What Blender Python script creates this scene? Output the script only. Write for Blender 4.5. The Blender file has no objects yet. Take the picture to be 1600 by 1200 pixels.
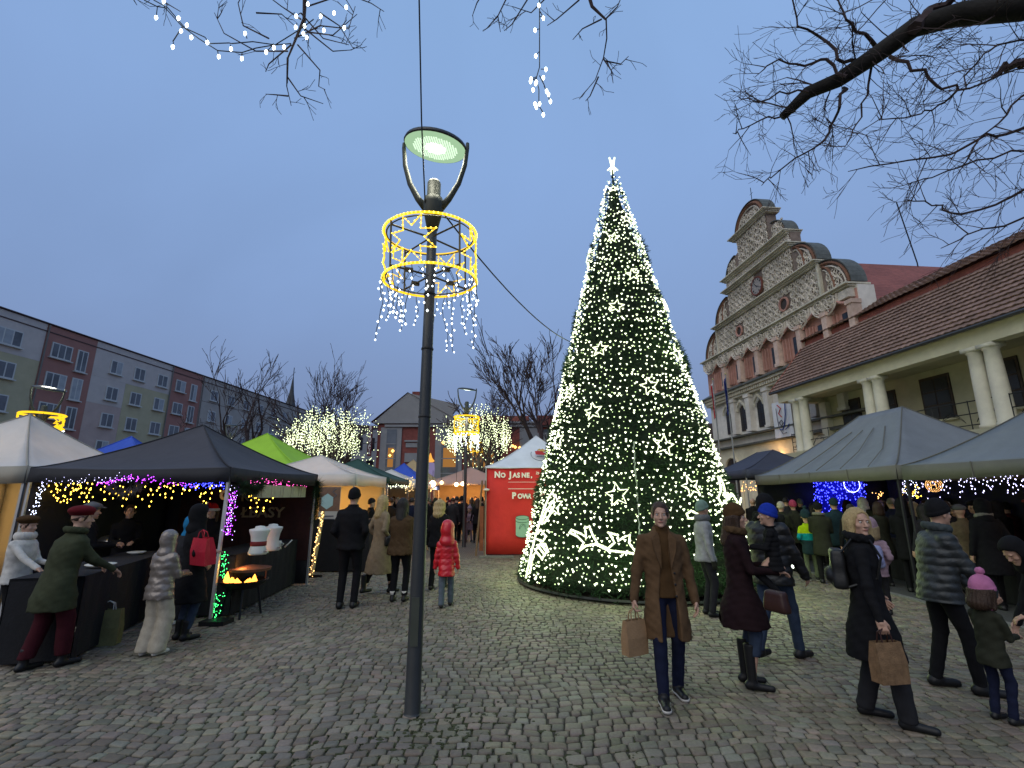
import bpy, math, random
import numpy as np
from mathutils import Vector, Matrix, noise
from math import sin, cos, pi, radians, atan2, sqrt, hypot
rnd = random.Random(7)
SC = bpy.context.scene
COL = SC.collection
# ---------------------------------------------------------------- camera
HC = 1.85; PITCH = radians(13); FPX = 750.0
cd = bpy.data.cameras.new('camera'); cam = bpy.data.objects.new('camera', cd); COL.objects.link(cam)
cam.location = (0, 0, HC); cam.rotation_euler = (radians(90) + PITCH, 0, 0)
cd.sensor_fit = 'HORIZONTAL'; cd.sensor_width = 36; cd.lens = 36 * FPX / 1600; cd.clip_end = 2000; cd.clip_start = 0.05
SC.camera = cam
# ---------------------------------------------------------------- sky: dusk under thin high cloud
w = bpy.data.worlds.new('World'); SC.world = w; w.use_nodes = True
nt = w.node_tree; bg = nt.nodes['Background']
sky = nt.nodes.new('ShaderNodeTexSky'); sky.sky_type = 'NISHITA'; sky.sun_disc = False
sky.sun_elevation = radians(-2.0); sky.sun_rotation = radians(40); sky.air_density = 1.6; sky.dust_density = 1.5
tc = nt.nodes.new('ShaderNodeTexCoord'); sep = nt.nodes.new('ShaderNodeSeparateXYZ')
rp = nt.nodes.new('ShaderNodeValToRGB'); nt.links.new(tc.outputs['Generated'], sep.inputs[0]); nt.links.new(sep.outputs['Z'], rp.inputs[0])
cr = rp.color_ramp
cr.elements[0].position = 0.0; cr.elements[0].color = (.170, .225, .375, 1)
cr.elements[1].position = 1.0; cr.elements[1].color = (.245, .415, .70, 1)
for p_, c_ in ((.12, (.180, .252, .44, 1)), (.32, (.212, .322, .570, 1)), (.6, (.240, .382, .675, 1))):
    e_ = cr.elements.new(p_); e_.color = c_
nz = nt.nodes.new('ShaderNodeTexNoise'); nz.inputs['Scale'].default_value = 1.6; nz.inputs['Detail'].default_value = 5; nz.inputs['Distortion'].default_value = .6
nt.links.new(tc.outputs['Generated'], nz.inputs['Vector'])
mr = nt.nodes.new('ShaderNodeMapRange'); mr.inputs['From Min'].default_value = .3; mr.inputs['From Max'].default_value = .7
mr.inputs['To Min'].default_value = .94; mr.inputs['To Max'].default_value = 1.06; nt.links.new(nz.outputs[0], mr.inputs[0])
vm = nt.nodes.new('ShaderNodeVectorMath'); vm.operation = 'SCALE'; nt.links.new(rp.outputs[0], vm.inputs[0]); nt.links.new(mr.outputs[0], vm.inputs['Scale'])
va = nt.nodes.new('ShaderNodeVectorMath'); va.operation = 'ADD'
vs = nt.nodes.new('ShaderNodeVectorMath'); vs.operation = 'SCALE'; vs.inputs['Scale'].default_value = .06
nt.links.new(sky.outputs[0], vs.inputs[0]); nt.links.new(vm.outputs[0], va.inputs[0]); nt.links.new(vs.outputs[0], va.inputs[1])
nt.links.new(va.outputs[0], bg.inputs[0]); bg.inputs[1].default_value = 1.02
sl = bpy.data.lights.new('sun', 'SUN'); so = bpy.data.objects.new('sun', sl); COL.objects.link(so)
sl.energy = 1.5; sl.angle = radians(70); sl.color = (1, .92, .76); so.rotation_euler = (radians(48), 0, radians(-35))
SC.view_settings.view_transform = 'Standard'; SC.view_settings.look = 'None'; SC.view_settings.exposure = 0; SC.view_settings.gamma = 1
SC.view_settings.use_curve_mapping = False
SC.cycles.sample_clamp_indirect = 1.5; SC.cycles.max_bounces = 5; SC.cycles.diffuse_bounces = 3; SC.cycles.transparent_max_bounces = 6
try:
    SC.cycles.use_denoising = True; SC.cycles.denoiser = 'OPENIMAGEDENOISE'
except Exception: pass

def ray(px, py):
    x = (px - 800) / FPX; y = (600 - py) / FPX; c, s = cos(PITCH), sin(PITCH)
    return Vector((x, c - s * y, s + c * y))
def G(px, py, z=0.0):
    r = ray(px, py); return Vector((0, 0, HC)) + r * ((z - HC) / r.z)
def atY(px, py, Y):
    r = ray(px, py); return Vector((0, 0, HC)) + r * (Y / r.y)
def onP(px, py, U, k=.09):
    r = ray(px, py); return Vector((0, 0, HC)) + r * (U / (r.x + k * r.y))
# ---------------------------------------------------------------- materials
MATS = {}
def mat(name, col=(.5, .5, .5), rough=.8, var=.2, scale=6.0, bump=.15, bscale=None, metal=0.0, spec=.3, dirt=0.0, alpha=None, sheen=0):
    if name in MATS: return MATS[name]
    m = bpy.data.materials.new(name); m.use_nodes = True; n = m.node_tree; b = n.nodes['Principled BSDF']
    b.inputs['Roughness'].default_value = rough; b.inputs['Metallic'].default_value = metal
    b.inputs['Specular IOR Level'].default_value = spec
    if sheen: b.inputs['Sheen Weight'].default_value = sheen
    t = n.nodes.new('ShaderNodeTexCoord')
    nz = n.nodes.new('ShaderNodeTexNoise'); nz.inputs['Scale'].default_value = scale; nz.inputs['Detail'].default_value = 5; nz.inputs['Roughness'].default_value = .65
    n.links.new(t.outputs['Object'], nz.inputs['Vector'])
    r = n.nodes.new('ShaderNodeMapRange'); r.inputs['From Min'].default_value = .3; r.inputs['From Max'].default_value = .7
    r.inputs['To Min'].default_value = 1 - var; r.inputs['To Max'].default_value = 1 + var; n.links.new(nz.outputs[0], r.inputs[0])
    v = n.nodes.new('ShaderNodeVectorMath'); v.operation = 'SCALE'; v.inputs[0].default_value = col; n.links.new(r.outputs[0], v.inputs['Scale'])
    out = v.outputs[0]
    if dirt:
        n2 = n.nodes.new('ShaderNodeTexNoise'); n2.inputs['Scale'].default_value = scale * .17; n2.inputs['Detail'].default_value = 8
        n.links.new(t.outputs['Object'], n2.inputs['Vector'])
        r2 = n.nodes.new('ShaderNodeMapRange'); r2.inputs['From Min'].default_value = .42; r2.inputs['From Max'].default_value = .62
        r2.inputs['To Max'].default_value = dirt; n.links.new(n2.outputs[0], r2.inputs[0])
        mx = n.nodes.new('ShaderNodeMix'); mx.data_type = 'RGBA'; n.links.new(r2.outputs[0], mx.inputs[0])
        n.links.new(out, mx.inputs[6]); mx.inputs[7].default_value = (col[0] * .35, col[1] * .35, col[2] * .3, 1); out = mx.outputs[2]
    n.links.new(out, b.inputs['Base Color'])
    if bump:
        n3 = n.nodes.new('ShaderNodeTexNoise'); n3.inputs['Scale'].default_value = bscale or scale * 5; n3.inputs['Detail'].default_value = 4
        n.links.new(t.outputs['Object'], n3.inputs['Vector'])
        bp = n.nodes.new('ShaderNodeBump'); bp.inputs['Strength'].default_value = bump; bp.inputs['Distance'].default_value = .02
        n.links.new(n3.outputs[0], bp.inputs['Height']); n.links.new(bp.outputs[0], b.inputs['Normal'])
    MATS[name] = m; return m
def emi(name, col, strength, sample=False):
    if name in MATS: return MATS[name]
    m = bpy.data.materials.new(name); m.use_nodes = True; n = m.node_tree; n.nodes.clear()
    e = n.nodes.new('ShaderNodeEmission'); e.inputs[0].default_value = (*col, 1); e.inputs[1].default_value = strength
    o = n.nodes.new('ShaderNodeOutputMaterial'); n.links.new(e.outputs[0], o.inputs[0])
    if not sample:
        try: m.cycles.emission_sampling = 'NONE'
        except Exception: pass
    MATS[name] = m; return m
def cloth(name, col, rough=.9, wave=110, bump=.10):
    col = tuple(c * .68 for c in col)
    return mat(name, col, rough, .18, 14, bump, wave, spec=.12)
# ---------------------------------------------------------------- scene graph
def link(o, parent=None):
    COL.objects.link(o)
    if parent is not None: o.parent = parent
    return o
GROUPS = {'person': 'people at the christmas market', 'tent': 'market tents around the square', 'street lamp': 'street lamps on the square', 'tree': 'bare trees of the square', 'fairy lights': 'strings of fairy lights', 'light decoration': 'golden drums of lights on lamp posts'}
def tag(o, label=None, cat=None, group=None, kind=None):
    group = group or GROUPS.get(cat)
    if label: o['label'] = label
    if cat: o['category'] = cat
    if group: o['group'] = group
    if kind: o['kind'] = kind
    return o
def thing(name, label, cat, loc=(0, 0, 0), rz=0.0, group=None):
    o = bpy.data.objects.new(name, None); o.empty_display_size = .2; link(o); o.location = loc; o.rotation_euler = (0, 0, rz)
    return tag(o, label, cat, group)
class MB:
    def __init__(s): s.v = []; s.f = []; s.m = []; s.mi = 0
    def add(s, vs, fs, mi=None):
        b = len(s.v); s.v.extend([tuple(q) for q in vs]); k = s.mi if mi is None else mi
        for f in fs: s.f.append(tuple(i + b for i in f)); s.m.append(k)
    def box(s, x0, x1, y0, y1, z0, z1, M=None, mi=None, taper=0):
        t = taper
        vs = [(x0, y0, z0), (x1, y0, z0), (x1, y1, z0), (x0, y1, z0), (x0 + t, y0 + t, z1), (x1 - t, y0 + t, z1), (x1 - t, y1 - t, z1), (x0 + t, y1 - t, z1)]
        if M is not None: vs = [tuple(M @ Vector(q)) for q in vs]
        s.add(vs, [(0, 3, 2, 1), (4, 5, 6, 7), (0, 1, 5, 4), (1, 2, 6, 5), (2, 3, 7, 6), (3, 0, 4, 7)], mi)
    def quad(s, a, b, c, d, mi=None): s.add([a, b, c, d], [(0, 1, 2, 3)], mi)
    def tube(s, pts, rad, n=6, cap=True, mi=None, closed=False):
        pts = [Vector(p) for p in pts]; N = len(pts)
        if N < 2: return
        rs = rad if hasattr(rad, '__len__') else [rad] * N
        vs = []; up = None
        for i, p in enumerate(pts):
            if closed: d = pts[(i + 1) % N] - pts[i - 1]
            else: d = pts[min(i + 1, N - 1)] - pts[max(i - 1, 0)]
            if d.length < 1e-9: d = Vector((0, 0, 1))
            d.normalize()
            if up is None: up = Vector((0, 0, 1)) if abs(d.z) < .9 else Vector((1, 0, 0))
            a = d.cross(up)
            if a.length < 1e-4: a = d.cross(Vector((1, .3, 0)))
            a.normalize(); b = a.cross(d); up = b
            for k in range(n):
                q = 2 * pi * k / n; vs.append(p + (a * cos(q) + b * sin(q)) * rs[i])
        fs = []
        R = N if closed else N - 1
        for i in range(R):
            j = (i + 1) % N
            for k in range(n):
                k2 = (k + 1) % n; fs.append((i * n + k, i * n + k2, j * n + k2, j * n + k))
        if cap and not closed:
            fs.append(tuple(range(n))[::-1]); fs.append(tuple((N - 1) * n + k for k in range(n)))
        s.add(vs, fs, mi)
    def lathe(s, prof, c=(0, 0, 0), n=16, mi=None, sx=1, sy=1):
        vs = []; 
        for r, z in prof:
            for k in range(n):
                q = 2 * pi * k / n; vs.append((c[0] + r * cos(q) * sx, c[1] + r * sin(q) * sy, c[2] + z))
        fs = [(i * n + k, i * n + (k + 1) % n, (i + 1) * n + (k + 1) % n, (i + 1) * n + k) for i in range(len(prof) - 1) for k in range(n)]
        fs.append(tuple(range(n))[::-1]); fs.append(tuple((len(prof) - 1) * n + k for k in range(n)))
        s.add(vs, fs, mi)
    def prism(s, poly, y0, y1, M=None, mi=None):   # poly in x,z extruded along y
        n = len(poly); vs = [(x, y0, z) for x, z in poly] + [(x, y1, z) for x, z in poly]
        if M is not None: vs = [tuple(M @ Vector(q)) for q in vs]
        fs = [tuple(range(n)), tuple(range(2 * n - 1, n - 1, -1))] + [(i, i + n, (i + 1) % n + n, (i + 1) % n) for i in range(n)]
        s.add(vs, fs, mi)
    def octs(s, pts, r, mi=None, zs=1.0):
        F = [(0, 2, 4), (2, 1, 4), (1, 3, 4), (3, 0, 4), (2, 0, 5), (1, 2, 5), (3, 1, 5), (0, 3, 5)]
        for p in pts:
            x, y, z = p; q = r * rnd.uniform(.8, 1.2)
            s.add([(x + q, y, z), (x - q, y, z), (x, y + q, z), (x, y - q, z), (x, y, z + q * zs), (x, y, z - q * zs)], F, mi)
    def weld(s):
        key = {}; mp = []; nv = []
        for q in s.v:
            k = (round(q[0], 4), round(q[1], 4), round(q[2], 4))
            if k not in key: key[k] = len(nv); nv.append(q)
            mp.append(key[k])
        s.v = nv; F, M_ = [], []
        for f, m in zip(s.f, s.m):
            g = []
            for i in f:
                if mp[i] not in g: g.append(mp[i])
            if len(g) > 2: F.append(tuple(g)); M_.append(m)
        s.f, s.m = F, M_
    def build(s, name, mats, parent=None, smooth=False, label=None, kind=None):
        me = bpy.data.meshes.new(name); me.from_pydata(s.v, [], s.f)
        for m in (mats if isinstance(mats, (list, tuple)) else [mats]): me.materials.append(m)
        if s.f: me.polygons.foreach_set('material_index', s.m)
        if smooth: me.polygons.foreach_set('use_smooth', [True] * len(me.polygons))
        me.update(); o = bpy.data.objects.new(name, me); link(o, parent)
        if label: o['label'] = label
        if kind: o['kind'] = kind
        return o
def np_mesh(name, V, F, mats, parent=None, smooth=True, kind=None, mi=None):
    me = bpy.data.meshes.new(name); k = F.shape[1]
    me.vertices.add(len(V)); me.vertices.foreach_set('co', np.ascontiguousarray(V, np.float32).ravel())
    me.loops.add(F.size); me.loops.foreach_set('vertex_index', np.ascontiguousarray(F, np.int32).ravel())
    me.polygons.add(len(F)); me.polygons.foreach_set('loop_start', np.arange(0, F.size, k, dtype=np.int32))
    try: me.polygons.foreach_set('loop_total', np.full(len(F), k, np.int32))
    except Exception: pass
    for m in (mats if isinstance(mats, (list, tuple)) else [mats]): me.materials.append(m)
    if mi is not None: me.polygons.foreach_set('material_index', mi)
    if smooth: me.polygons.foreach_set('use_smooth', np.ones(len(F), bool))
    me.update(calc_edges=True); me.validate(); o = bpy.data.objects.new(name, me); link(o, parent)
    if kind: o['kind'] = kind
    return o
def text(name, s, size, M, m, parent, depth=.003, sx=1.0, bold=0.0, align='LEFT'):
    cu = bpy.data.curves.new(name, 'FONT'); cu.body = s; cu.size = size; cu.extrude = depth; cu.offset = bold; cu.align_x = align
    cu.resolution_u = 3
    t = bpy.data.objects.new(name, cu); COL.objects.link(t)
    me = bpy.data.meshes.new_from_object(t); bpy.data.objects.remove(t)
    me.transform(M @ Matrix.Diagonal((sx, 1, 1, 1))); me.materials.clear(); me.materials.append(m)
    o = bpy.data.objects.new(name, me); return link(o, parent)
def lamp_light(name, loc, power, col, r=.1, parent=None, typ='POINT'):
    l = bpy.data.lights.new(name, typ); l.energy = power; l.color = col
    if typ == 'POINT': l.shadow_soft_size = r
    o = bpy.data.objects.new(name, l); link(o, parent); o.location = loc; return o
RX90 = Matrix.Rotation(pi / 2, 4, 'X')   # stands lettering upright, facing -y
# ---------------------------------------------------------------- smooth bodies: distance fields turned into one skin (surface nets)
def snet(f, lo, hi, h):
    lo = np.array(lo, float) - 2 * h; hi = np.array(hi, float) + 2 * h
    n = np.maximum(np.ceil((hi - lo) / h).astype(int) + 1, 4)
    ax = [lo[i] + h * np.arange(n[i], dtype=np.float32) for i in range(3)]
    X, Y, Z = np.meshgrid(*[a.astype(np.float32) for a in ax], indexing='ij')
    V = f(X, Y, Z).astype(np.float32); S = V < 0
    nx, ny, nz = V.shape
    cn = np.zeros((nx - 1, ny - 1, nz - 1), np.int8); P = np.zeros((nx - 1, ny - 1, nz - 1, 3), np.float32); C = np.zeros((nx - 1, ny - 1, nz - 1), np.float32)
    def sl(o): return tuple(slice(o[i], (nx, ny, nz)[i] - 1 + o[i]) for i in range(3))
    corners = [(i, j, k) for i in (0, 1) for j in (0, 1) for k in (0, 1)]
    for o in corners: cn += S[sl(o)]
    mask = (cn > 0) & (cn < 8)
    if not mask.any(): return np.zeros((0, 3)), np.zeros((0, 4), int)
    I = np.argwhere(mask); pos = np.zeros((len(I), 3), np.float32); cnt = np.zeros(len(I), np.float32)
    vals = {o: V[I[:, 0] + o[0], I[:, 1] + o[1], I[:, 2] + o[2]] for o in corners}
    for a in corners:
        for d in range(3):
            if a[d] == 0:
                b = list(a); b[d] = 1; b = tuple(b); va, vb = vals[a], vals[b]
                m = (va < 0) != (vb < 0)
                t = np.where(m, va / np.where(m, va - vb, 1), 0)
                q = np.array(a, np.float32)[None] + np.eye(3, dtype=np.float32)[d][None] * t[:, None]
                pos += q * m[:, None]; cnt += m
    pos = (I + pos / cnt[:, None]) * h + lo
    idx = np.full((nx - 1, ny - 1, nz - 1), -1, np.int64); idx[I[:, 0], I[:, 1], I[:, 2]] = np.arange(len(I))
    Q = []
    for d in range(3):
        a = [slice(1, -1)] * 3; a[d] = slice(0, -1); b = list(a); b[d] = slice(1, None)
        s0 = S[tuple(a)]; s1 = S[tuple(b)]; E = np.argwhere(s0 != s1)
        if not len(E): continue
        inside = s0[E[:, 0], E[:, 1], E[:, 2]]
        off = np.ones(3, int); off[d] = 0; E = E + off
        u, v = [(1, 2), (2, 0), (0, 1)][d]
        e = np.eye(3, dtype=int); 
        g = lambda q: idx[q[:, 0], q[:, 1], q[:, 2]]
        q0 = g(E - e[u] - e[v]); q1 = g(E - e[v]); q2 = g(E); q3 = g(E - e[u])
        A = np.stack([q0, q1, q2, q3], 1); A[~inside] = A[~inside][:, ::-1]
        Q.append(A)
    Q = np.concatenate(Q); Q = Q[(Q >= 0).all(1)]
    return pos, Q
def smin(a, b, k):
    h = np.clip(.5 + .5 * (b - a) / k, 0, 1); return b + (a - b) * h - k * h * (1 - h)
def smax(a, b, k): return -smin(-a, -b, k)
def rc(X, Y, Z, a, b, r1, r2):
    a = np.array(a, float); b = np.array(b, float); d = b - a; L = max(float(d @ d), 1e-9)
    px, py, pz = X - a[0], Y - a[1], Z - a[2]
    t = np.clip((px * d[0] + py * d[1] + pz * d[2]) / L, 0, 1)
    return np.sqrt((px - t * d[0]) ** 2 + (py - t * d[1]) ** 2 + (pz - t * d[2]) ** 2) - (r1 + (r2 - r1) * t)
def el(X, Y, Z, c, r):
    x, y, z = (X - c[0]), (Y - c[1]), (Z - c[2])
    k0 = np.sqrt((x / r[0]) ** 2 + (y / r[1]) ** 2 + (z / r[2]) ** 2); k1 = np.sqrt((x / r[0] ** 2) ** 2 + (y / r[1] ** 2) ** 2 + (z / r[2] ** 2) ** 2)
    return k0 * (k0 - 1) / np.maximum(k1, 1e-4)
def loft(X, Y, Z, tab, cy):
    tab = sorted(tab); z = [t[0] for t in tab]
    a = np.interp(Z, z, [t[1] for t in tab]); b = np.interp(Z, z, [t[2] for t in tab])
    y = Y - cy(Z); k = np.sqrt((X / a) ** 2 + (y / b) ** 2)
    d = (k - 1) * np.minimum(a, b)
    return np.maximum(d, np.maximum(z[0] - Z, Z - z[-1]))
SKIN = mat('skin', (.42, .25, .18), .55, .06, 20, .05, 90, spec=.4)
LIP = mat('lips', (.36, .11, .10), .5, .05, 20, 0)
EYEW = mat('eye_white', (.55, .53, .5), .3, .0, 5, 0); EYED = mat('eye_iris', (.03, .02, .015), .2, 0, 5, 0)
def ik(S, Hn, l1, l2, pole):
    S = Vector(S); Hn = Vector(Hn); d = Hn - S; L = d.length
    if L > (l1 + l2) * .995: Hn = S + d * ((l1 + l2) * .995 / L); d = Hn - S; L = d.length
    d.normalize(); a = (l1 * l1 - l2 * l2 + L * L) / (2 * L); hh = sqrt(max(l1 * l1 - a * a, 0))
    p = Vector(pole); p -= d * p.dot(d); p.normalize(); return S + d * a + p * hh, Hn
ARMS = dict(down=(.27, .04, .82), pocket=(.165, .085, .97), front=(.10, .33, 1.10), reach=(.2, .50, 1.02), chest=(.07, .26, 1.24), bag=(.30, .03, .84),
            low=(.2, .42, .75), swing=(.25, .22, .86), back=(.27, -.16, .86), hug=(.02, .30, 1.15), face=(.06, .24, 1.46))
def person(label, pos, yaw, H=1.75, coat='black', legs='black', shoe='black_shoe', fem=False, hem=.92, puff=0.0, fat=1.0, wide=0.0,
           hair=None, haircol='hair_brown', hat=None, hatcol='black', hood=None, collar=None, arms=('down', 'down'), stance='stand', lean=0.0,
           hyaw=0.0, hpitch=0.0, open_coat=None, boots=0.0, soles=None, scarf=None, socks=None, fur=0.0, gloves=None, flare=0.0, kid=False, band=None, squat=0.0, rest=0.0):
    """one person: a continuous skinned body, with hair and clothing as children"""
    root = thing('person', label, 'person', (pos[0], pos[1], 0), -radians(yaw))
    D = hypot(pos[0], pos[1]); s = H / 1.75
    lod = 1.0 if D < 7.5 else (1.5 if D < 12.5 else 2.6)
    hs = s * (1.0 if not kid else (1.55 - .3 * (H - .9)) if H < 1.5 else 1.05)
    sq = squat; zh = .93 - sq                      # hip height
    cy = lambda z: np.tan(lean) * np.maximum(z / s - zh, 0) * s if not isinstance(z, float) else math.tan(lean) * max(z / s - zh, 0) * s
    cyf = lambda z: float(math.tan(lean) * max(z - zh, 0))
    dz = -sq - (1 - cos(lean)) * .45
    sw = .152 if fem else .178
    if kid: sw *= .92
    # feet
    st = dict(stand=((-.10, .0, 0), (.10, .03, 0)), walk=((-.08, -.24, .04), (.08, .24, 0)), wide_=((-.16, 0, 0), (.16, .05, 0)), step=((-.09, -.10, 0), (.10, .16, 0)), close=((-.075, 0, 0), (.075, .01, 0)))[stance]
    hips = [(-.085, 0, zh), (.085, 0, zh)]; ank = []; knee = []
    for i in (0, 1):
        f = st[i]; A = (f[0], f[1] - .02, .085 + f[2]); k, A2 = ik(hips[i], A, .43, .43, (0.15 * (1 if i else -1), 1, 0)); ank.append(A2); knee.append(k)
    sh = [(-sw, cyf(1.38) - .01, 1.382 + dz), (sw, cyf(1.38) - .01, 1.382 + dz)]
    el_ = []; wr = []
    for i in (0, 1):
        a = arms[i]; a = ARMS[a] if isinstance(a, str) else a; q = (a[0] * (1 if i else -1), a[1] + (cyf(1.1) if lean else 0), a[2] + dz)
        e, wv = ik(sh[i], q, .285, .255, (.5 * (1 if i else -1), -1, -.4)); el_.append(e); wr.append(wv)
    sc = lambda p: tuple(c * s for c in p)
    CM = CLOTH[coat]; LM = CLOTH[legs]
    def put(nm, f, lo, hi, h, m, smooth=True):
        V, Q = snet(f, lo, hi, h)
        if len(Q): return np_mesh(nm, V, Q, m, root, smooth)
    # ---- head frame
    hc = Vector((0, cyf(1.62) + .02, 1.475 + dz)) * s + Vector((0, 0, .145 * hs))
    R = Matrix.Rotation(-radians(hyaw), 3, 'Z') @ Matrix.Rotation(radians(hpitch), 3, 'X'); Ri = np.array(R.inverted())
    def hf(X, Y, Z):
        x, y, z = (X - hc.x) / hs, (Y - hc.y) / hs, (Z - hc.z) / hs
        return (Ri[0][0] * x + Ri[0][1] * y + Ri[0][2] * z, Ri[1][0] * x + Ri[1][1] * y + Ri[1][2] * z, Ri[2][0] * x + Ri[2][1] * y + Ri[2][2] * z)
    fw = .92 if fem or kid else 1.0
    def head(X, Y, Z):
        x, y, z = hf(X, Y, Z)
        d = el(x, y, z, (0, -.012, .03), (.077, .097, .098)); d = smin(d, el(x, y, z, (0, .022, -.05), (.056 * fw, .062, .064)), .035)
        d = smin(d, el(x, y, z, (0, .072, -.095), (.024, .018, .016)), .02)
        ax = np.abs(x)
        d = smin(d, el(ax, y, z, (.040, .058, -.022), (.022, .020, .018)), .02)
        d = smax(d, -el(ax, y, z, (.031, .100, .012), (.019, .016, .012)), .012)
        d = smin(d, el(ax, y, z, (.028, .084, .032), (.024, .010, .008)), .012)
        d = smin(d, rc(x, y, z, (0, .084, .012), (0, .108, -.024), .008, .0125), .012); d = smin(d, el(ax, y, z, (.011, .096, -.028), (.009, .010, .008)), .008)
        d = smin(d, el(x, y, z, (0, .082, -.056), (.024, .012, .011)), .008); d = np.maximum(d, -el(x, y, z, (0, .096, -.0565), (.02, .006, .0018)))
        d = smin(d, el(ax, y, z, (.079, -.012, -.003), (.010, .020, .031)), .008)
        return d * hs
    nk = Vector((0, cyf(1.45) - .005, 1.42 + dz)) * s
    nt_ = Vector((0, -.018 * hs, -.05 * hs)) + hc
    def neckf(X, Y, Z): return rc(X, Y, Z, nk, nt_, .062 * s, .05 * hs)
    def bodyf(X, Y, Z):
        d = neckf(X, Y, Z)
        tz = lambda z: (z + dz) * s
        d = smin(d, loft(X, Y, Z, [((zh - .08) * s, .12 * s, .07 * s), (tz(1.06), .115 * s, .072 * s), (tz(1.28), .15 * s, .10 * s), (tz(1.42), (sw - .04) * s, .075 * s), (tz(1.46), .07 * s, .06 * s)], lambda z: np.tan(lean) * np.maximum(z - zh * s, 0)), .04 * s)
        for i in (0, 1):
            d = smin(d, rc(X, Y, Z, sc(sh[i]), sc(el_[i]), .046 * s, .036 * s), .03 * s); d = smin(d, rc(X, Y, Z, sc(el_[i]), sc(wr[i]), .036 * s, .024 * s), .015 * s)
            d = smin(d, rc(X, Y, Z, sc(hips[i]), sc(knee[i]), .075 * s, .052 * s), .03 * s); d = smin(d, rc(X, Y, Z, sc(knee[i]), sc(ank[i]), .05 * s, .034 * s), .02 * s)
        return d
    ym = max(abs(cyf(1.7)), .1)
    allp = [sc(p) for p in (*sh, *el_, *wr, *hips, *knee, *ank)]; lo = np.min(allp, 0) - .14 * s; hi = np.max(allp, 0) + .14 * s
    V1, Q1 = snet(bodyf, (lo[0], lo[1], .0), (hi[0], hi[1], nt_.z), .026 * s * (1 if lod < 2 else 1.3))
    r_ = .15 * hs; V2, Q2 = snet(lambda X, Y, Z: smin(head(X, Y, Z), neckf(X, Y, Z), .02), (hc.x - r_, hc.y - r_, nk.z), (hc.x + r_, hc.y + r_, hc.z + .14 * hs), .0062 * lod * hs)
    Vs, Qs = [V1, V2], [Q1, Q2 + len(V1)]; nv = len(V1) + len(V2)
    # hands: palm, four unequal fingers with a knuckle bend, thumb from the palm side
    curl = .9
    for i in (0, 1):
        e, wv = Vector(sc(el_[i])), Vector(sc(wr[i])); d = (wv - e).normalized(); sg = 1 if i else -1
        side = d.cross(Vector((0, 0, 1))); 
        if side.length < .3: side = Vector((0, 1, 0)) - d * d.y
        side.normalize(); nrm = Vector((-sg, 0, 0)) if abs(d.z) > .6 else Vector((0, 0, -1)); nrm = (nrm - d * nrm.dot(d)).normalized(); side = d.cross(nrm).normalized()
        if abs(d.z) > .6:
            if side.y < 0: side = -side           # thumb points forward
        elif side.x * sg > 0: side = -side
        a = arms[i]; cu = 1.5 if a == 'bag' else .75
        if lod > 2 and D > 14: cu = 1.2
        def handf(X, Y, Z, wv=wv, d=d, side=side, nrm=nrm, cu=cu):
            k = s * (1.12 if kid else 1)
            dd = rc(X, Y, Z, wv - d * .02 * k, wv + d * .03 * k, .024 * k, .028 * k); pc = wv + d * .055 * k
            for q in (-.018, 0, .018): dd = smin(dd, rc(X, Y, Z, wv + d * .02 * k + side * q * k, wv + d * .082 * k + side * q * 1.25 * k, .016 * k, .0125 * k), .010 * k)
            for j, L in enumerate((.062, .072, .078, .070)):
                b = wv + d * .085 * k + side * (-.030 + j * .02) * k; a1 = cu * .55; a2 = cu * 1.25
                m1 = b + (d * cos(a1) + nrm * sin(a1)) * L * .5 * k; m2 = m1 + (d * cos(a2) + nrm * sin(a2)) * L * .5 * k
                dd = np.minimum(dd, np.minimum(rc(X, Y, Z, b, m1, .0092 * k, .0085 * k), rc(X, Y, Z, m1, m2, .0085 * k, .0072 * k)))
            tb = wv + d * .025 * k + side * .026 * k; t1 = tb + (d * .7 + side * .5 + nrm * .35).normalized() * .035 * k; t2 = t1 + (d * .8 + side * .05 + nrm * .6).normalized() * .03 * k
            return np.minimum(smin(dd, rc(X, Y, Z, tb, t1, .014 * k, .0105 * k), .008), rc(X, Y, Z, t1, t2, .0105 * k, .009 * k))
        c = wv + d * .07 * s; q = .115 * s
        V3, Q3 = snet(handf, c - Vector((q, q, q)), c + Vector((q, q, q)), (.0062 if D < 7.5 else .009) * s)
        if gloves:
            np_mesh('glove', V3, Q3, CLOTH[gloves], root)
        elif len(Q3): Vs.append(V3); Qs.append(Q3 + nv); nv += len(V3)
    np_mesh('body', np.concatenate(Vs), np.concatenate(Qs), SKIN, root)
    if D < 7.5 and not hood:
        for nm, m, pts in (('eye', EYEW, [(-.031, .0745, .011, .0112), (.031, .0745, .011, .0112)]), ('iris', EYED, [(-.031, .0828, .0105, .0054), (.031, .0828, .0105, .0054)])):
            for q in pts:
                b = MB(); b.lathe([(.0001, -1), (.5, -.86), (.87, -.5), (1, 0), (.87, .5), (.5, .86), (.0001, 1)], (0, 0, 0), 10)
                b.v = [tuple(hc + R @ (Vector((q[0], q[1], q[2])) * hs + Vector(v) * q[3] * hs)) for v in b.v]; b.build(nm, m, root, True)
        b = MB()
        for x0, x1 in ((-.052, -.014), (.014, .052)):
            P = [hc + R @ (Vector((x0 + (x1 - x0) * t, .092 - abs(x0 + (x1 - x0) * t) * .30, .038 + .005 * sin(pi * t))) * hs) for t in (0, .25, .5, .75, 1)]; b.tube(P, [.001 * hs, .002 * hs, .0024 * hs, .002 * hs, .001 * hs], 5)
        b.build('eyebrows', CLOTH[haircol], root)
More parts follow.
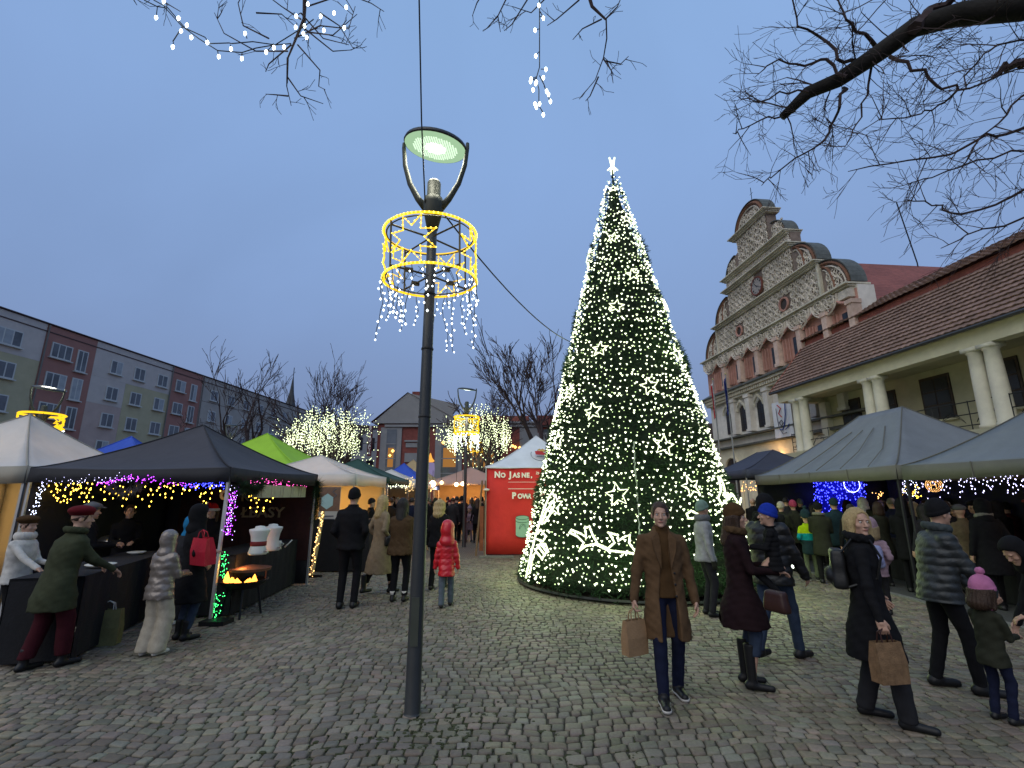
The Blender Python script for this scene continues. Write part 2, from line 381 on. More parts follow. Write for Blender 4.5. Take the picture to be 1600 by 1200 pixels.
        b = MB(); P = [hc + R @ (Vector((x, .0915 - x * x * 6, -.057 + abs(x) * .06)) * hs) for x in (-.022, -.012, 0, .012, .022)]; b.tube(P, [.001 * hs, .0042 * hs, .005 * hs, .0042 * hs, .001 * hs], 6); b.build('lips', LIP, root, True)
    # ---- legs
    rl = (.088, .064, .046); w_ = wide
    def legf(X, Y, Z):
        d = el(X, Y, Z, (0, -.01 * s, zh * s), (.160 * s * fat, .102 * s * fat, .12 * s))
        for i in (0, 1):
            d = smin(d, rc(X, Y, Z, sc(hips[i]), sc(knee[i]), (rl[0] + w_ * .3) * s * fat, (rl[1] + w_) * s), .03 * s)
            d = smin(d, rc(X, Y, Z, sc(knee[i]), sc(ank[i]), (rl[1] + w_) * s, (rl[2] + w_ * 1.35 + (0 if boots else .006)) * s), .015 * s)
        d = d + .0035 * np.sin(31 * Z / s + 9 * X) * np.sin(17 * Z + 21 * Y)
        if not open_coat and hem < .86: d = np.maximum(d, Z - ((hem - sq if hem > zh - .1 else hem - sq * .4) + .09) * s)
        return np.maximum(d, (.055 + (max(boots - .05, 0)) + (.05 if socks else 0)) * s - Z)
    put('trousers', legf, (lo[0], lo[1], 0), (hi[0], hi[1], (zh + .12) * s), .0125 * s * lod, LM)
    # ---- shoes
    for i in (0, 1):
        A = Vector(sc(ank[i])); f = Vector((.08 * (1 if i else -1), 1, 0)).normalized(); z0 = st[i][2] * s
        hl = Vector((A.x, A.y, 0)) - f * .035 * s; toe = Vector((A.x, A.y, 0)) + f * .17 * s; fs_ = (.85 if fem else 1) * s
        def shoef(X, Y, Z, e=0.0):
            d = rc(X, Y, Z, hl + Vector((0, 0, .04 * s + z0)), toe + Vector((0, 0, .028 * s + z0)), .046 * fs_ + e, .036 * fs_ + e)
            d = smin(d, rc(X, Y, Z, (A.x, A.y, .055 * s + z0), (A.x, A.y + .005, (.11 + boots) * s + z0), .048 * fs_ + e, (.046 + boots * .04) * s + e), .03 * s)
            return smax(np.maximum(d, z0 - Z + .002), Z - z0 - (.115 + boots) * s, .008)
        mm = .14 * s; c = (hl + toe) / 2
        put('boot' if boots > .06 else 'shoe', shoef, (c.x - mm, c.y - .18 * s, z0 - .01), (c.x + mm, c.y + .18 * s, z0 + (.14 + boots) * s), .0085 * s * lod, CLOTH[shoe])
        if soles:
            V, Q = snet(lambda X, Y, Z: np.maximum(shoef(X, Y, Z, .006), Z - z0 - .026 * s), (c.x - mm, c.y - .18 * s, z0 - .01), (c.x + mm, c.y + .18 * s, z0 + .04), .007 * s * lod); np_mesh('sole', V, Q, CLOTH[soles], root)
        if socks:
            b = MB(); b.tube([A + Vector((0, 0, .03 * s)), A + Vector((0, 0, .09 * s))], [.046 * s, .047 * s], 12); b.build('sock', CLOTH[socks], root, True)
    # ---- coat or jacket
    pf = puff; tz = lambda z: (z + dz) * s
    ch, wa, hp = (.172, .150, .180) if fem else (.182, .168, .176)
    if kid: ch, wa, hp = .165, .162, .170
    ch *= fat; wa *= fat; hp *= fat; pp = .014 if pf else 0
    hm = (hem - sq if hem > zh - .1 else hem - sq * .4)
    tab = [(tz(1.515), .070 * hs + .012, .074 * hs + .010), (tz(1.475), .088 * s, .082 * s), (tz(1.452), sw * .70 * s, .092 * s), (tz(1.43), sw * .92 * s, .102 * s), (tz(1.38), (ch + pp) * s, (.118 + pp) * s * fat), (tz(1.27), (ch + .005 + pp) * s, (.132 + pp) * s * fat),
           (tz(1.08), (wa + pp) * s, (.120 + pp) * s * fat), (zh * s, (hp + pp) * s, (.130 + pp) * s * fat)]
    if hm < zh - .02:
        k_ = min(1, (zh - hm) / .35); tab.append((hm * s, (hp + .012 + .016 * k_ + flare) * s, (.142 + .058 * k_ + flare) * s * fat)); tab.append(((hm * .55 + zh * .45) * s, (hp + .008 + .012 * k_ + flare * .6) * s, (.140 + .045 * k_ + flare * .6) * s * fat))
    else: tab[-1] = (hm * s, (hp - .004 + pp) * s, (.126 + pp) * s * fat)
    ccy = lambda z: np.tan(lean) * np.maximum(z - zh * s, 0)
    sr = (.059 if not fem else .052) + (.012 if pf else 0)
    ph = rnd.uniform(0, 6)
    cf = [None]
    def coatf(X, Y, Z):
        d = loft(X, Y, Z, tab, ccy)
        for i in (0, 1):
            ar = rc(X, Y, Z, sc(sh[i]), sc(el_[i]), sr * s, (sr - .008) * s)
            w2 = Vector(sc(wr[i])); e2 = Vector(sc(el_[i])); w2 = w2 + (w2 - e2).normalized() * .01
            ar = smin(ar, rc(X, Y, Z, e2, w2, (sr - .008) * s, (sr - .018) * s), .02 * s)
            d = smin(d, ar, .028 * s)
        d = d + .0035 * s * np.sin(24 * Z / s + 11 * X + ph) * np.sin(19 * X + 13 * Y + 7 * Z) + .0022 * np.sin(44 * Z + 36 * Y + 25 * X + ph) + .0015 * np.sin(83 * Z - 61 * X + ph)
        if pf: d = d - .011 * s * np.abs(np.sin(pi * (Z / s - ccy(Z) * .3) / pf)) ** .7 + .006
        if fur: d = d + fur * np.sin(150 * X + 3 * ph) * np.sin(140 * Y) * np.sin(160 * Z) + fur * .8 * np.sin(61 * X + 80 * Z) * np.sin(70 * Y - 50 * Z)
        if open_coat: # front opening: wedge cut away from the middle of the chest down
            g = .02 * s + .06 * s * np.clip((tz(1.36) - Z) / (.5 * s), 0, 1); g = np.where(Z > tz(1.25), g + .03 * s * (Z - tz(1.25)) / (.2 * s), g)
            cut = np.maximum(np.abs(X) - g, .045 * s - (Y - ccy(Z))); d = smax(d, -cut, .012)
        return d
    clo = np.array([min(-.26 * s, lo[0]), min(-.2 * s, lo[1]), hm * s]); chi = np.array([max(.26 * s, hi[0]), max(.2 * s, hi[1]) + abs(cyf(1.5)) * s, tz(1.52)])
    hcoat = .0115 * s * lod
    if band:
        V, Q = snet(coatf, clo, chi, hcoat); zc = V[Q].mean(1)[:, 2] / s; mi = np.zeros(len(Q), np.int32)
        for j, (z0, z1, _) in enumerate(band): mi[(zc > z0 + dz) & (zc < z1 + dz)] = j + 1
        np_mesh('jacket', V, Q, [CM] + [CLOTH[b_[2]] for b_ in band], root, True, mi=mi)
    else: put('coat' if hem < .8 else 'jacket', coatf, clo, chi, hcoat, CM)
    if open_coat:
        def swf(X, Y, Z):
            t2 = [(z_, a_ * .90, b_ * .88) for z_, a_, b_ in tab if z_ > (zh - .08) * s] + [((zh - .05) * s, .168 * s, .120 * s), (tz(1.53), .062 * hs, .066 * hs)]
            return loft(X, Y, Z, t2, ccy) + .003 * np.sin(40 * Z + 9 * X)
        put('sweater', swf, (-.22 * s, -.16 * s, (zh - .06) * s), (.22 * s, .18 * s, tz(1.55)), .011 * s * lod, CLOTH[open_coat])
        b = MB()
        for sg in (-1, 1):   # lapels
            P = [(sg * .055, .085, 1.47), (sg * .115, .11, 1.40), (sg * .10, .128, 1.30), (sg * .045, .134, 1.14), (sg * .035, .125, 1.30), (sg * .04, .10, 1.42)]
            o_ = [Vector((p[0], p[1] + .006 + cyf(p[2]), p[2] + dz)) * s for p in P]; i_ = [q - Vector((0, .018 * s, 0)) for q in o_]
            b.add(o_ + i_, [(0, 1, 2, 3, 4, 5), (11, 10, 9, 8, 7, 6)] + [(k, (k + 1) % 6, (k + 1) % 6 + 6, k + 6) for k in range(6)])
        b.build('lapels', CM, root)
        for zb in (1.10, 1.00, .90):
            b = MB(); b.lathe([(.011, 0), (.011, .004), (.004, .006)], (0, 0, 0), 10); yy = float(np.interp((zb + dz) * s, [t[0] for t in sorted(tab)], [t[2] for t in sorted(tab)]))
            Mb = Matrix.Translation((-.075 * s, yy * .93 + .004, (zb + dz) * s)) @ Matrix.Rotation(-pi / 2, 4, 'X'); b.v = [tuple(Mb @ Vector(v)) for v in b.v]; b.build('button', CLOTH['black_shoe'], root, True)
    if collar:
        def colf(X, Y, Z):
            x, y = X, Y - (cyf(1.47) * s); q = np.sqrt((x / 1.1) ** 2 + (y / 1.0) ** 2)
            z0 = tz(1.475) + .02 * s - .18 * (y)
            return np.sqrt((q - .094 * s) ** 2 + ((Z - z0) * .7) ** 2) - .027 * s + .006 * np.sin(90 * X) * np.sin(85 * Y) * np.sin(95 * Z)
        q = .17 * s; yc = cyf(1.47) * s; put('collar', colf, (-q, yc - q, tz(1.38)), (q, yc + q, tz(1.60)), .010 * s * lod, CLOTH[collar])
    if scarf:
        def scf(X, Y, Z):
            y = Y - cyf(1.47) * s; q = np.sqrt((X / 1.05) ** 2 + y ** 2); d1 = np.sqrt((q - .085 * s) ** 2 + ((Z - tz(1.49)) * .75) ** 2) - .042 * s
            return d1 + .006 * np.sin(60 * Z + 40 * np.arctan2(y, X) / 6 * 3)
        q = .15 * s; yc = cyf(1.47) * s; put('scarf', scf, (-q, yc - q, tz(1.40)), (q, yc + q, tz(1.58)), .010 * s * lod, CLOTH[scarf])
    # ---- hair, hat, hood
    q = .2 * hs
    def face_cut(x, y, z, up=.080): return smax(el(x, y, z, (0, .112, -.045), (.083, .098, .156)), z - up, .01)
    if hair:
        def hairf(X, Y, Z):
            x, y, z = hf(X, Y, Z)
            d = el(x, y, z, (0, -.016, .034), (.084, .104, .104) if hair == 'short' else (.088, .108, .108))
            if hair == 'short': d = smax(d, -z - .035 - y * .2, .02); d = smax(d, -el(x, y, z, (0, .118, -.03), (.078, .088, .126)), .010); d = d + .004 * np.sin(90 * x + 30 * z) * np.sin(80 * y)
            else:
                low = {'bob': -.17, 'long': -.30, 'curly': -.24}[hair]; wd = .105 if hair != 'curly' else .125
                d = smin(d, rc(x * .8, y, z, (0, -.035, 0), (0, -.055 if hair == 'bob' else -.105, low + .06), wd * .82, wd * (.66 if hair != 'bob' else .8)), .04)
                d = smin(d, rc(np.abs(x), y, z, (.075, .01, .0), (.085, .01, low * .8), .028, .024), .02)
                d = smax(d, -face_cut(x, y, z, .092), .010)
                d = smax(d, -el(x, y + 0, z, (0, .02, -.19), (.062, .10, .13)), .02)
                d = d + .003 * np.sin(np.arctan2(y, x) * 26 + 14 * z) + .0025 * np.sin(np.arctan2(y, x) * 47 - 22 * z)
                if hair == 'curly': d = d + .009 * np.sin(55 * z + 9 * np.arctan2(y, x)) * np.sin(np.arctan2(y, x) * 9)
            if hat: d = smax(d, z - .045 - y * .3, .01) + .003
            return d * hs
        put('hair', hairf, (hc.x - q, hc.y - q, hc.z - .34 * hs), (hc.x + q, hc.y + q, hc.z + .15 * hs), .0078 * lod * hs, CLOTH[haircol])
    if hat:
        def hatf(X, Y, Z):
            x, y, z = hf(X, Y, Z)
            if hat in ('beanie', 'pompom'):
                d = el(x, y, z, (0, -.012, .045), (.092, .110, .118)); d = smax(d, .012 + y * .38 - z, .008)
                bd = np.maximum(el(x, y, z, (0, -.012, .04), (.098, .116, .125)), np.abs(z - .028 - y * .38) - .02); d = smin(d, bd, .008)
                d = d + .0018 * np.sin(np.arctan2(y, x) * 40)
                if hat == 'pompom': d = np.minimum(d, el(x, y, z, (0, -.03, .19), (.038, .038, .036)) + .005 * np.sin(120 * x) * np.sin(110 * y) * np.sin(130 * z))
            elif hat == 'beret':
                d = el(x, y, z, (.012, -.02, .105), (.128, .135, .062)); d = smin(d, np.maximum(el(x, y, z, (0, -.012, .04), (.094, .112, .12)), .05 - z), .02)
            elif hat == 'cap':
                d = el(x, y, z, (0, -.005, .085), (.112, .128, .060)); d = smin(d, np.maximum(el(x, y, z, (0, -.012, .04), (.092, .11, .12)), .045 - z), .01)
                d = smin(d, el(x, y, z, (0, .125, .062), (.075, .055, .010)), .012)
            elif hat == 'santa':
                d = el(x, y, z, (0, -.012, .05), (.093, .110, .110)); d = smax(d, .05 - z, .008); d = smin(d, rc(x, y, z, (0, -.02, .12), (.11, -.05, .17), .06, .02), .03)
            elif hat == 'brim':
                d = smax(el(x, y, z, (0, -.012, .06), (.090, .108, .10)), .04 - z, .01); d = smin(d, el(x, y, z, (0, -.01, .055), (.155, .165, .012)), .01)
            return d * hs
        put('hat', hatf, (hc.x - q, hc.y - q, hc.z - .02 * hs), (hc.x + q, hc.y + q, hc.z + .25 * hs), .0078 * lod * hs, CLOTH[hatcol])
        if hat == 'santa':
            put('fur_trim', lambda X, Y, Z: (lambda x, y, z: np.minimum(np.sqrt((np.sqrt((x / .9) ** 2 + (y + .012) ** 2) - .105) ** 2 + (z - .055) ** 2) - .026, el(x, y, z, (.12, -.05, .17), (.032, .032, .032))) * hs)(*hf(X, Y, Z)), (hc.x - q, hc.y - q, hc.z - .02 * hs), (hc.x + q, hc.y + q, hc.z + .25 * hs), .009 * lod * hs, CLOTH['white'])
    if hood:
        def hoodf(X, Y, Z):
            x, y, z = hf(X, Y, Z)
            d = el(x, y, z, (0, -.03, .025), (.112, .130, .145)); d = smin(d, rc(x, y, z, (0, -.02, -.06), (0, -.035, -.17), .10, .125), .04)
            d = smax(d, -smin(el(x, y, z, (0, .13, .0), (.074, .105, .10)), rc(x, y, z, (0, .03, 0), (0, .16, 0), .085, .085), .02), .012)
            return (d + .004 * np.sin(40 * z + 10 * x)) * hs
        put('hood', hoodf, (hc.x - q, hc.y - q, hc.z - .22 * hs), (hc.x + q, hc.y + q, hc.z + .2 * hs), .0085 * lod * hs, CLOTH[hood])
    root['wr'] = 0; del root['wr']
    M = Matrix.Translation((pos[0], pos[1], 0)) @ Matrix.Rotation(-radians(yaw), 4, 'Z')
    return root, [M @ Vector(sc(p)) for p in wr], M, hc, s
# ---------------------------------------------------------------- ground and cobbles
def ground_mat(name, stone, joint, sc_):
    m = bpy.data.materials.new(name); m.use_nodes = True; n = m.node_tree; b = n.nodes['Principled BSDF']; b.inputs['Roughness'].default_value = .85
    g = n.nodes.new('ShaderNodeNewGeometry'); nz = n.nodes.new('ShaderNodeTexNoise'); nz.inputs['Scale'].default_value = .5; nz.inputs['Detail'].default_value = 6
    n.links.new(g.outputs['Position'], nz.inputs['Vector'])
    ad = n.nodes.new('ShaderNodeMix'); ad.data_type = 'VECTOR'; ad.inputs[0].default_value = .06; n.links.new(g.outputs['Position'], ad.inputs[4]); n.links.new(nz.outputs['Color'], ad.inputs[5])
    br = n.nodes.new('ShaderNodeTexBrick'); br.inputs['Scale'].default_value = sc_; br.inputs['Mortar Size'].default_value = .012; br.inputs['Mortar Smooth'].default_value = .3
    br.inputs['Brick Width'].default_value = .125; br.inputs['Row Height'].default_value = .105
    br.inputs['Color1'].default_value = (*stone, 1); br.inputs['Color2'].default_value = tuple(c * .72 for c in stone) + (1,); br.inputs['Mortar'].default_value = (*joint, 1)
    n.links.new(ad.outputs[1], br.inputs['Vector']); n.links.new(br.outputs['Color'], b.inputs['Base Color'])
    bp = n.nodes.new('ShaderNodeBump'); bp.inputs['Strength'].default_value = .6; bp.inputs['Distance'].default_value = .02; bp.invert = True
    n.links.new(br.outputs['Fac'], bp.inputs['Height']); n.links.new(bp.outputs[0], b.inputs['Normal'])
    return m
SOIL = mat('joint_soil', (.050, .046, .032), .95, .5, 9, .5, 60)
PAVE = ground_mat('cobble_paving_far', (.155, .135, .10), (.04, .038, .028), 1.0)
b = MB(); b.quad((-400, -200, -.015), (400, -200, -.015), (400, 600, -.015), (-400, 600, -.015)); ground = b.build('ground', SOIL, kind='structure')
CX0, CX1, CY0, CY1 = -9.6, 10.2, 2.6, 15.0
b = MB(); z = -.002
for r_ in ((-60, -60, 60, CY0), (-60, CY0, CX0, CY1), (CX1, CY0, 60, CY1), (-60, CY1, 60, 70)): b.quad((r_[0], r_[1], z), (r_[2], r_[1], z), (r_[2], r_[3], z), (r_[0], r_[3], z))
b.build('paving', PAVE, kind='structure')
def cobble_mat():
    m = bpy.data.materials.new('granite_cobble'); m.use_nodes = True; n = m.node_tree; b = n.nodes['Principled BSDF']; b.inputs['Roughness'].default_value = .62; b.inputs['Specular IOR Level'].default_value = .35
    g = n.nodes.new('ShaderNodeNewGeometry'); a = n.nodes.new('ShaderNodeAttribute'); a.attribute_name = 'tint'
    nz = n.nodes.new('ShaderNodeTexNoise'); nz.inputs['Scale'].default_value = 45; nz.inputs['Detail'].default_value = 4; n.links.new(g.outputs['Position'], nz.inputs['Vector'])
    n2 = n.nodes.new('ShaderNodeTexNoise'); n2.inputs['Scale'].default_value = .55; n2.inputs['Detail'].default_value = 7; n2.inputs['Roughness'].default_value = .6; n.links.new(g.outputs['Position'], n2.inputs['Vector'])
    r = n.nodes.new('ShaderNodeMapRange'); r.inputs['To Min'].default_value = .68; r.inputs['To Max'].default_value = 1.32; n.links.new(nz.outputs[0], r.inputs[0])
    v = n.nodes.new('ShaderNodeVectorMath'); v.operation = 'SCALE'; n.links.new(a.outputs['Color'], v.inputs[0]); n.links.new(r.outputs[0], v.inputs['Scale'])
    r2 = n.nodes.new('ShaderNodeMapRange'); r2.inputs['From Min'].default_value = .35; r2.inputs['From Max'].default_value = .65; r2.inputs['To Min'].default_value = .74; r2.inputs['To Max'].default_value = 1.15; n.links.new(n2.outputs[0], r2.inputs[0])
    v2 = n.nodes.new('ShaderNodeVectorMath'); v2.operation = 'SCALE'; n.links.new(v.outputs[0], v2.inputs[0]); n.links.new(r2.outputs[0], v2.inputs['Scale'])
    n.links.new(v2.outputs[0], b.inputs['Base Color'])
    bp = n.nodes.new('ShaderNodeBump'); bp.inputs['Strength'].default_value = .35; bp.inputs['Distance'].default_value = .006; n.links.new(nz.outputs[0], bp.inputs['Height']); n.links.new(bp.outputs[0], b.inputs['Normal'])
    return m
COB = cobble_mat()
R8 = np.random.RandomState(5)
def warp(x, y):
    return (x + .05 * np.sin(1.7 * y + .5) + .03 * np.sin(4.1 * y + 1.3 * x), y + .16 * np.sin(.55 * x + .3) + .045 * np.sin(2.3 * x + .9 * y) + .02 * np.sin(6.1 * x + 2 * y))
quads = []
y = CY0 - .2
while y < CY1 + .2:
    h = R8.uniform(.094, .118); x = CX0 - R8.uniform(0, .1)
    while x < CX1:
        wd = R8.uniform(.088, .150)
        if abs(x) < 1.15 * y + 1.2: quads.append((x, y, wd, h))
        x += wd
    y += h
q = np.array(quads); N = len(q); g = .0062
cx = np.stack([q[:, 0] + g, q[:, 0] + q[:, 2] - g, q[:, 0] + q[:, 2] - g, q[:, 0] + g], 1); cyy = np.stack([q[:, 1] + g, q[:, 1] + g, q[:, 1] + q[:, 3] - g, q[:, 1] + q[:, 3] - g], 1)
cx = cx + R8.uniform(-.007, .007, cx.shape); cyy = cyy + R8.uniform(-.008, .008, cyy.shape)
mxx, myy = cx.mean(1, keepdims=True), cyy.mean(1, keepdims=True)
def stone_verts(i0, i1):
    X, Y = cx[i0:i1], cyy[i0:i1]; MX, MY = mxx[i0:i1], myy[i0:i1]; n = len(X)
    ox, oy = [], []                                  # eight-sided outline: corners cut
    for k in range(4):
        a, b_ = k, (k + 1) % 4
        for t in (.10, .90): ox.append(X[:, a] * (1 - t) + X[:, b_] * t); oy.append(Y[:, a] * (1 - t) + Y[:, b_] * t)
    ox, oy = np.stack(ox, 1), np.stack(oy, 1)
    zt = np.random.RandomState(i0 + 3).uniform(-.006, .004, (n, 1)); tl = np.random.RandomState(i0 + 9).uniform(-.06, .06, (n, 2))
    rings = []
    for sc_, dz in ((1.0, -.035), (1.0, -.010), (.93, -.001), (.60, .001)):
        x_, y_ = MX + (ox - MX) * sc_, MY + (oy - MY) * sc_
        z_ = zt + dz + (tl[:, :1] * (x_ - MX) + tl[:, 1:] * (y_ - MY)); wx, wy = warp(x_, y_); rings.append(np.stack([wx, wy, z_], 2))
    return np.concatenate(rings, 1)                  # n,32,3
F1 = []
for r_ in range(3):
    for k in range(8): F1.append((r_ * 8 + k, r_ * 8 + (k + 1) % 8, (r_ + 1) * 8 + (k + 1) % 8, (r_ + 1) * 8 + k))
F1 += [(24, 25, 26, 27), (27, 28, 31, 24), (28, 29, 30, 31)]
F1 = np.array(F1)
def tints(n, seed):
    r = np.random.RandomState(seed); v = r.uniform(.70, 1.30, (n, 1)); base = np.array([[.172, .148, .110]]); c = base * v * (1 + r.uniform(-.07, .07, (n, 3)))
    return np.concatenate([c, np.ones((n, 1))], 1)
V = stone_verts(0, N); T = tints(N, 4)
dist = np.hypot(mxx[:, 0], myy[:, 0]); inv = (np.abs(mxx[:, 0]) < 1.0 * myy[:, 0] + .1) & (myy[:, 0] > 3.75)
near = np.argsort(np.where(inv, dist, 1e9))[:300]; isn = np.zeros(N, bool); isn[near] = True
def add_tint(o, C):
    a = o.data.color_attributes.new('tint', 'FLOAT_COLOR', 'POINT'); a.data.foreach_set('color', np.ascontiguousarray(C, np.float32).ravel())
for i in near:
    c0 = V[i].mean(0); c0[2] = 0
    o = np_mesh('cobblestone', V[i] - c0, F1, COB, ground); o.location = c0; add_tint(o, np.repeat(T[i:i + 1], 32, 0))
rest = ~isn; VR = V[rest].reshape(-1, 3); FR = (F1[None] + 32 * np.arange(rest.sum())[:, None, None]).reshape(-1, 4)
o = np_mesh('cobblestones', VR, FR, COB, ground, kind='stuff'); add_tint(o, np.repeat(T[rest], 32, 0))
# moss tufts in the joints round the lamp post and in scattered places
MOSS = mat('moss', (.045, .050, .022), .95, .4, 30, .5, 120)
b = MB()
for cx_, cy_, sp, n_ in ((-.55, 4.55, .34, 150), (-1.15, 4.25, .22, 60), (-.6, 4.05, .3, 70), (.9, 3.95, .35, 40), (-3, 4.6, .5, 40), (1.8, 5.6, .4, 30), (-1.6, 3.8, .3, 50), (.2, 3.85, .4, 50)):
    for i in range(n_ * 2):
        x, y = rnd.gauss(cx_, sp), rnd.gauss(cy_, sp * .6); r_ = rnd.uniform(.008, .026); h_ = rnd.uniform(-.009, -.002)
        b.lathe([(r_, -.02), (r_ * .8, h_ * .7), (r_ * .3, h_)], (x, y, 0), 6, sx=rnd.uniform(.7, 1.7))
b.build('moss', MOSS, kind='stuff')
# kerb and asphalt strip before the right-hand stalls
ASP = mat('asphalt', (.060, .062, .060), .9, .2, 30, .4, 150)
b = MB(); b.quad((7.35, 6.0, .012), (10.6, 6.0, .012), (10.6, 20, .012), (7.35, 20, .012)); b.build('asphalt_path', ASP, kind='structure')
KERB = mat('kerb_stone', (.16, .16, .15), .85, .2, 12, .3)
kb = MB(); kb.box(-.07, .07, .004, .996, -.1, .022, taper=.006)
k0 = kb.build('kerb_stone', KERB, ground); k0.location = (7.27, 6, 0)
for i in range(1, 14):
    c = k0.copy(); c.location = (7.27, 6 + i, 0); COL.objects.link(c); c.parent = ground
b = MB(); b.box(-1.0, .05, 15.3, 15.42, -.05, .05); b.build('door_sill_board', KERB, ground)
# ---------------------------------------------------------------- town hall
WHITE = mat('limewash_white', (.66, .62, .56), .9, .12, 3, .2, 30, dirt=.25)
CREAM = mat('cream_render', (.62, .57, .42), .9, .12, 2, .25, 40, dirt=.25)
GREENW = mat('greenish_render', (.44, .42, .28), .9, .10, 2, .25, 40, dirt=.2)
PINK = mat('pink_plaster', (.50, .27, .22), .9, .18, 3, .2, 30, dirt=.4)
GABLE = mat('weathered_gable_ground', (.22, .17, .14), .95, .3, 4, .3, 30, dirt=.35)
TRAC = mat('grey_stucco_tracery', (.60, .54, .46), .9, .25, 5, .3, 40, dirt=.35)
CORN = mat('pale_cornice_stone', (.58, .54, .43), .85, .2, 5, .2, 40, dirt=.35)
TERRA = mat('terracotta_band', (.17, .085, .055), .9, .2, 4, .2)
COPPER = mat('dark_copper_capping', (.11, .115, .10), .6, .3, 4, .1, metal=.3)
TILE = mat('red_clay_tile', (.24, .075, .055), .8, .3, 5, .3, 20, dirt=.3)
TILEB = mat('brown_clay_tile', (.235, .150, .118), .8, .3, 6, .3, 20, dirt=.35)
DGLASS = mat('dark_window_glass', (.012, .013, .016), .3, .1, 2, 0, spec=.6)
DFRAME = mat('dark_window_frame', (.05, .038, .03), .6, .2, 8, .1)
def facade(name, label, cat, U, Yc, k=.09):
    n = sqrt(1 + k * k); o = thing(name, label, cat, (U - k * Yc, Yc, 0), atan2(-1, k)); return o   # local +x toward the camera, +y into the house
HY = 25.25
th = facade('town_hall', 'old town hall with a curved gothic gable of grey tracery, clock and pink niches', 'town hall', 16.2, HY)
def arc(cx, cz, rx, rz, a0, a1, n=14): return [(cx + rx * cos(radians(a0 + (a1 - a0) * i / n)), cz + rz * sin(radians(a0 + (a1 - a0) * i / n))) for i in range(n + 1)]
body = MB()
body.box(-6.55, 6.55, 0, .76, 0, 10.5); body.box(-6.5, 6.5, .76, 12, 0, 9.3); body.build('wall', WHITE, th)
TI = [(6.35, 10.6, 12.35), (4.75, 12.55, 14.15), (3.2, 14.35, 14.95), (1.95, 15.15, 17.0)]
def gable_poly():
    out = []
    def side(s):
        p = [(6.4, 10.5), (6.4, 10.7)]
        p += [(4.75 + 1.65 * cos(radians(a)), 10.7 + 1.65 * sin(radians(a))) for a in range(0, 91, 10)]
        p += [(4.75, 12.5), (4.72, 12.55)] + [(3.15 + 1.57 * cos(radians(a)), 12.6 + 1.45 * sin(radians(a))) for a in range(0, 91, 10)]
        p += [(3.1, 14.1), (3.1, 15.05)] + [(1.8 + 1.15 * cos(radians(a)), 15.05 + 1.15 * sin(radians(a))) for a in range(0, 91, 10)]
        p += [(1.5, 16.3), (1.5, 17.2)]
        return [(s * x, z) for x, z in p]
    R_ = side(1); L_ = side(-1)[::-1]
    top = arc(0, 17.2, 1.48, 1.38, 0, 180, 18)
    return R_ + top[1:-1] + L_
gp = gable_poly()
b = MB(); b.prism([(x, z) for x, z in gp][::-1], 0, .55); b.build('gable_wall', GABLE, th)
# copper capping strips following the outline
b = MB()
def strip(b, P, y0, y1, t):
    for (x0, z0), (x1, z1) in zip(P[:-1], P[1:]):
        L = hypot(x1 - x0, z1 - z0)
        if L < 1e-4: continue
        nx, nz_ = -(z1 - z0) / L * t, (x1 - x0) / L * t
        b.prism([(x0, z0), (x1, z1), (x1 + nx, z1 + nz_), (x0 + nx, z0 + nz_)][::-1], y0, y1)
for s_ in (1, -1):
    for (cx_, cz, rx, rz) in ((4.75, 10.7, 1.65, 1.65), (3.15, 12.6, 1.57, 1.45), (1.8, 15.05, 1.15, 1.15)):
        b = MB(); P = arc(cx_ * s_, cz, rx * s_, rz, 0, 90, 10)
        if s_ > 0: P = [(x, z) for x, z in P][::-1]
        else: P = P
        strip(b, P, -.10, .62, .04); b.build('capping', COPPER, th)
b = MB(); strip(b, arc(0, 17.2, 1.48, 1.38, 180, 0, 18), -.10, .62, .04)
b.build('capping', COPPER, th)
def ring2(b, pts, r, y=-.05, n=4): b.tube([(x, y, z) for x, z in pts], r, n)
# terracotta and white bands inside the lunettes
def lun(pb, pc):
    b = MB(); ring2(b, pb[0], pb[1]); b.build('lunette_band', TERRA, th); b = MB(); ring2(b, pc[0], pc[1]); b.build('lunette_moulding', TRAC, th)
lun((arc(0, 17.25, 1.28, 1.17, 0, 180, 18), .11), (arc(0, 17.25, 1.08, .98, 0, 180, 18), .05))
b = MB(); c_ = MB()
0
for s_ in (1, -1):
    for (cx_, cz, r_) in ((4.75, 10.72, 1.65), (3.15, 12.62, 1.5)):
        lun((arc(cx_ * s_, cz, (r_ - .16) * s_, r_ - .16, 2, 88, 9), .07), (arc(cx_ * s_, cz, (r_ - .32) * s_, r_ - .32, 2, 88, 9), .04))
        lun((arc((cx_ + .1) * s_, cz, .6 * s_, 1.35, 5, 88, 7), .07), (arc((cx_ + .1) * s_, cz, .48 * s_, 1.2, 5, 88, 7), .03))
# cornices
def cornice(name, hw, z, d=.42, h=.2, y1=.62):
    b = MB()
    for dy, z0, z1, e in ((d * .45, z - h, z - h * .62, .0), (d * .7, z - h * .62, z - h * .3, .06), (d, z - h * .3, z, .12)): b.box(-hw - e, hw + e, -dy, y1 + (.02 if dy < d else .05), z0 + .002, z1 - .002)
    b.build(name, CORN, th)
cornice('cornice', 1.72, 17.22); cornice('cornice', 3.05, 15.1); cornice('cornice', 3.12, 14.36); cornice('cornice', 4.72, 12.52); cornice('cornice', 6.4, 10.62, .5, .26)
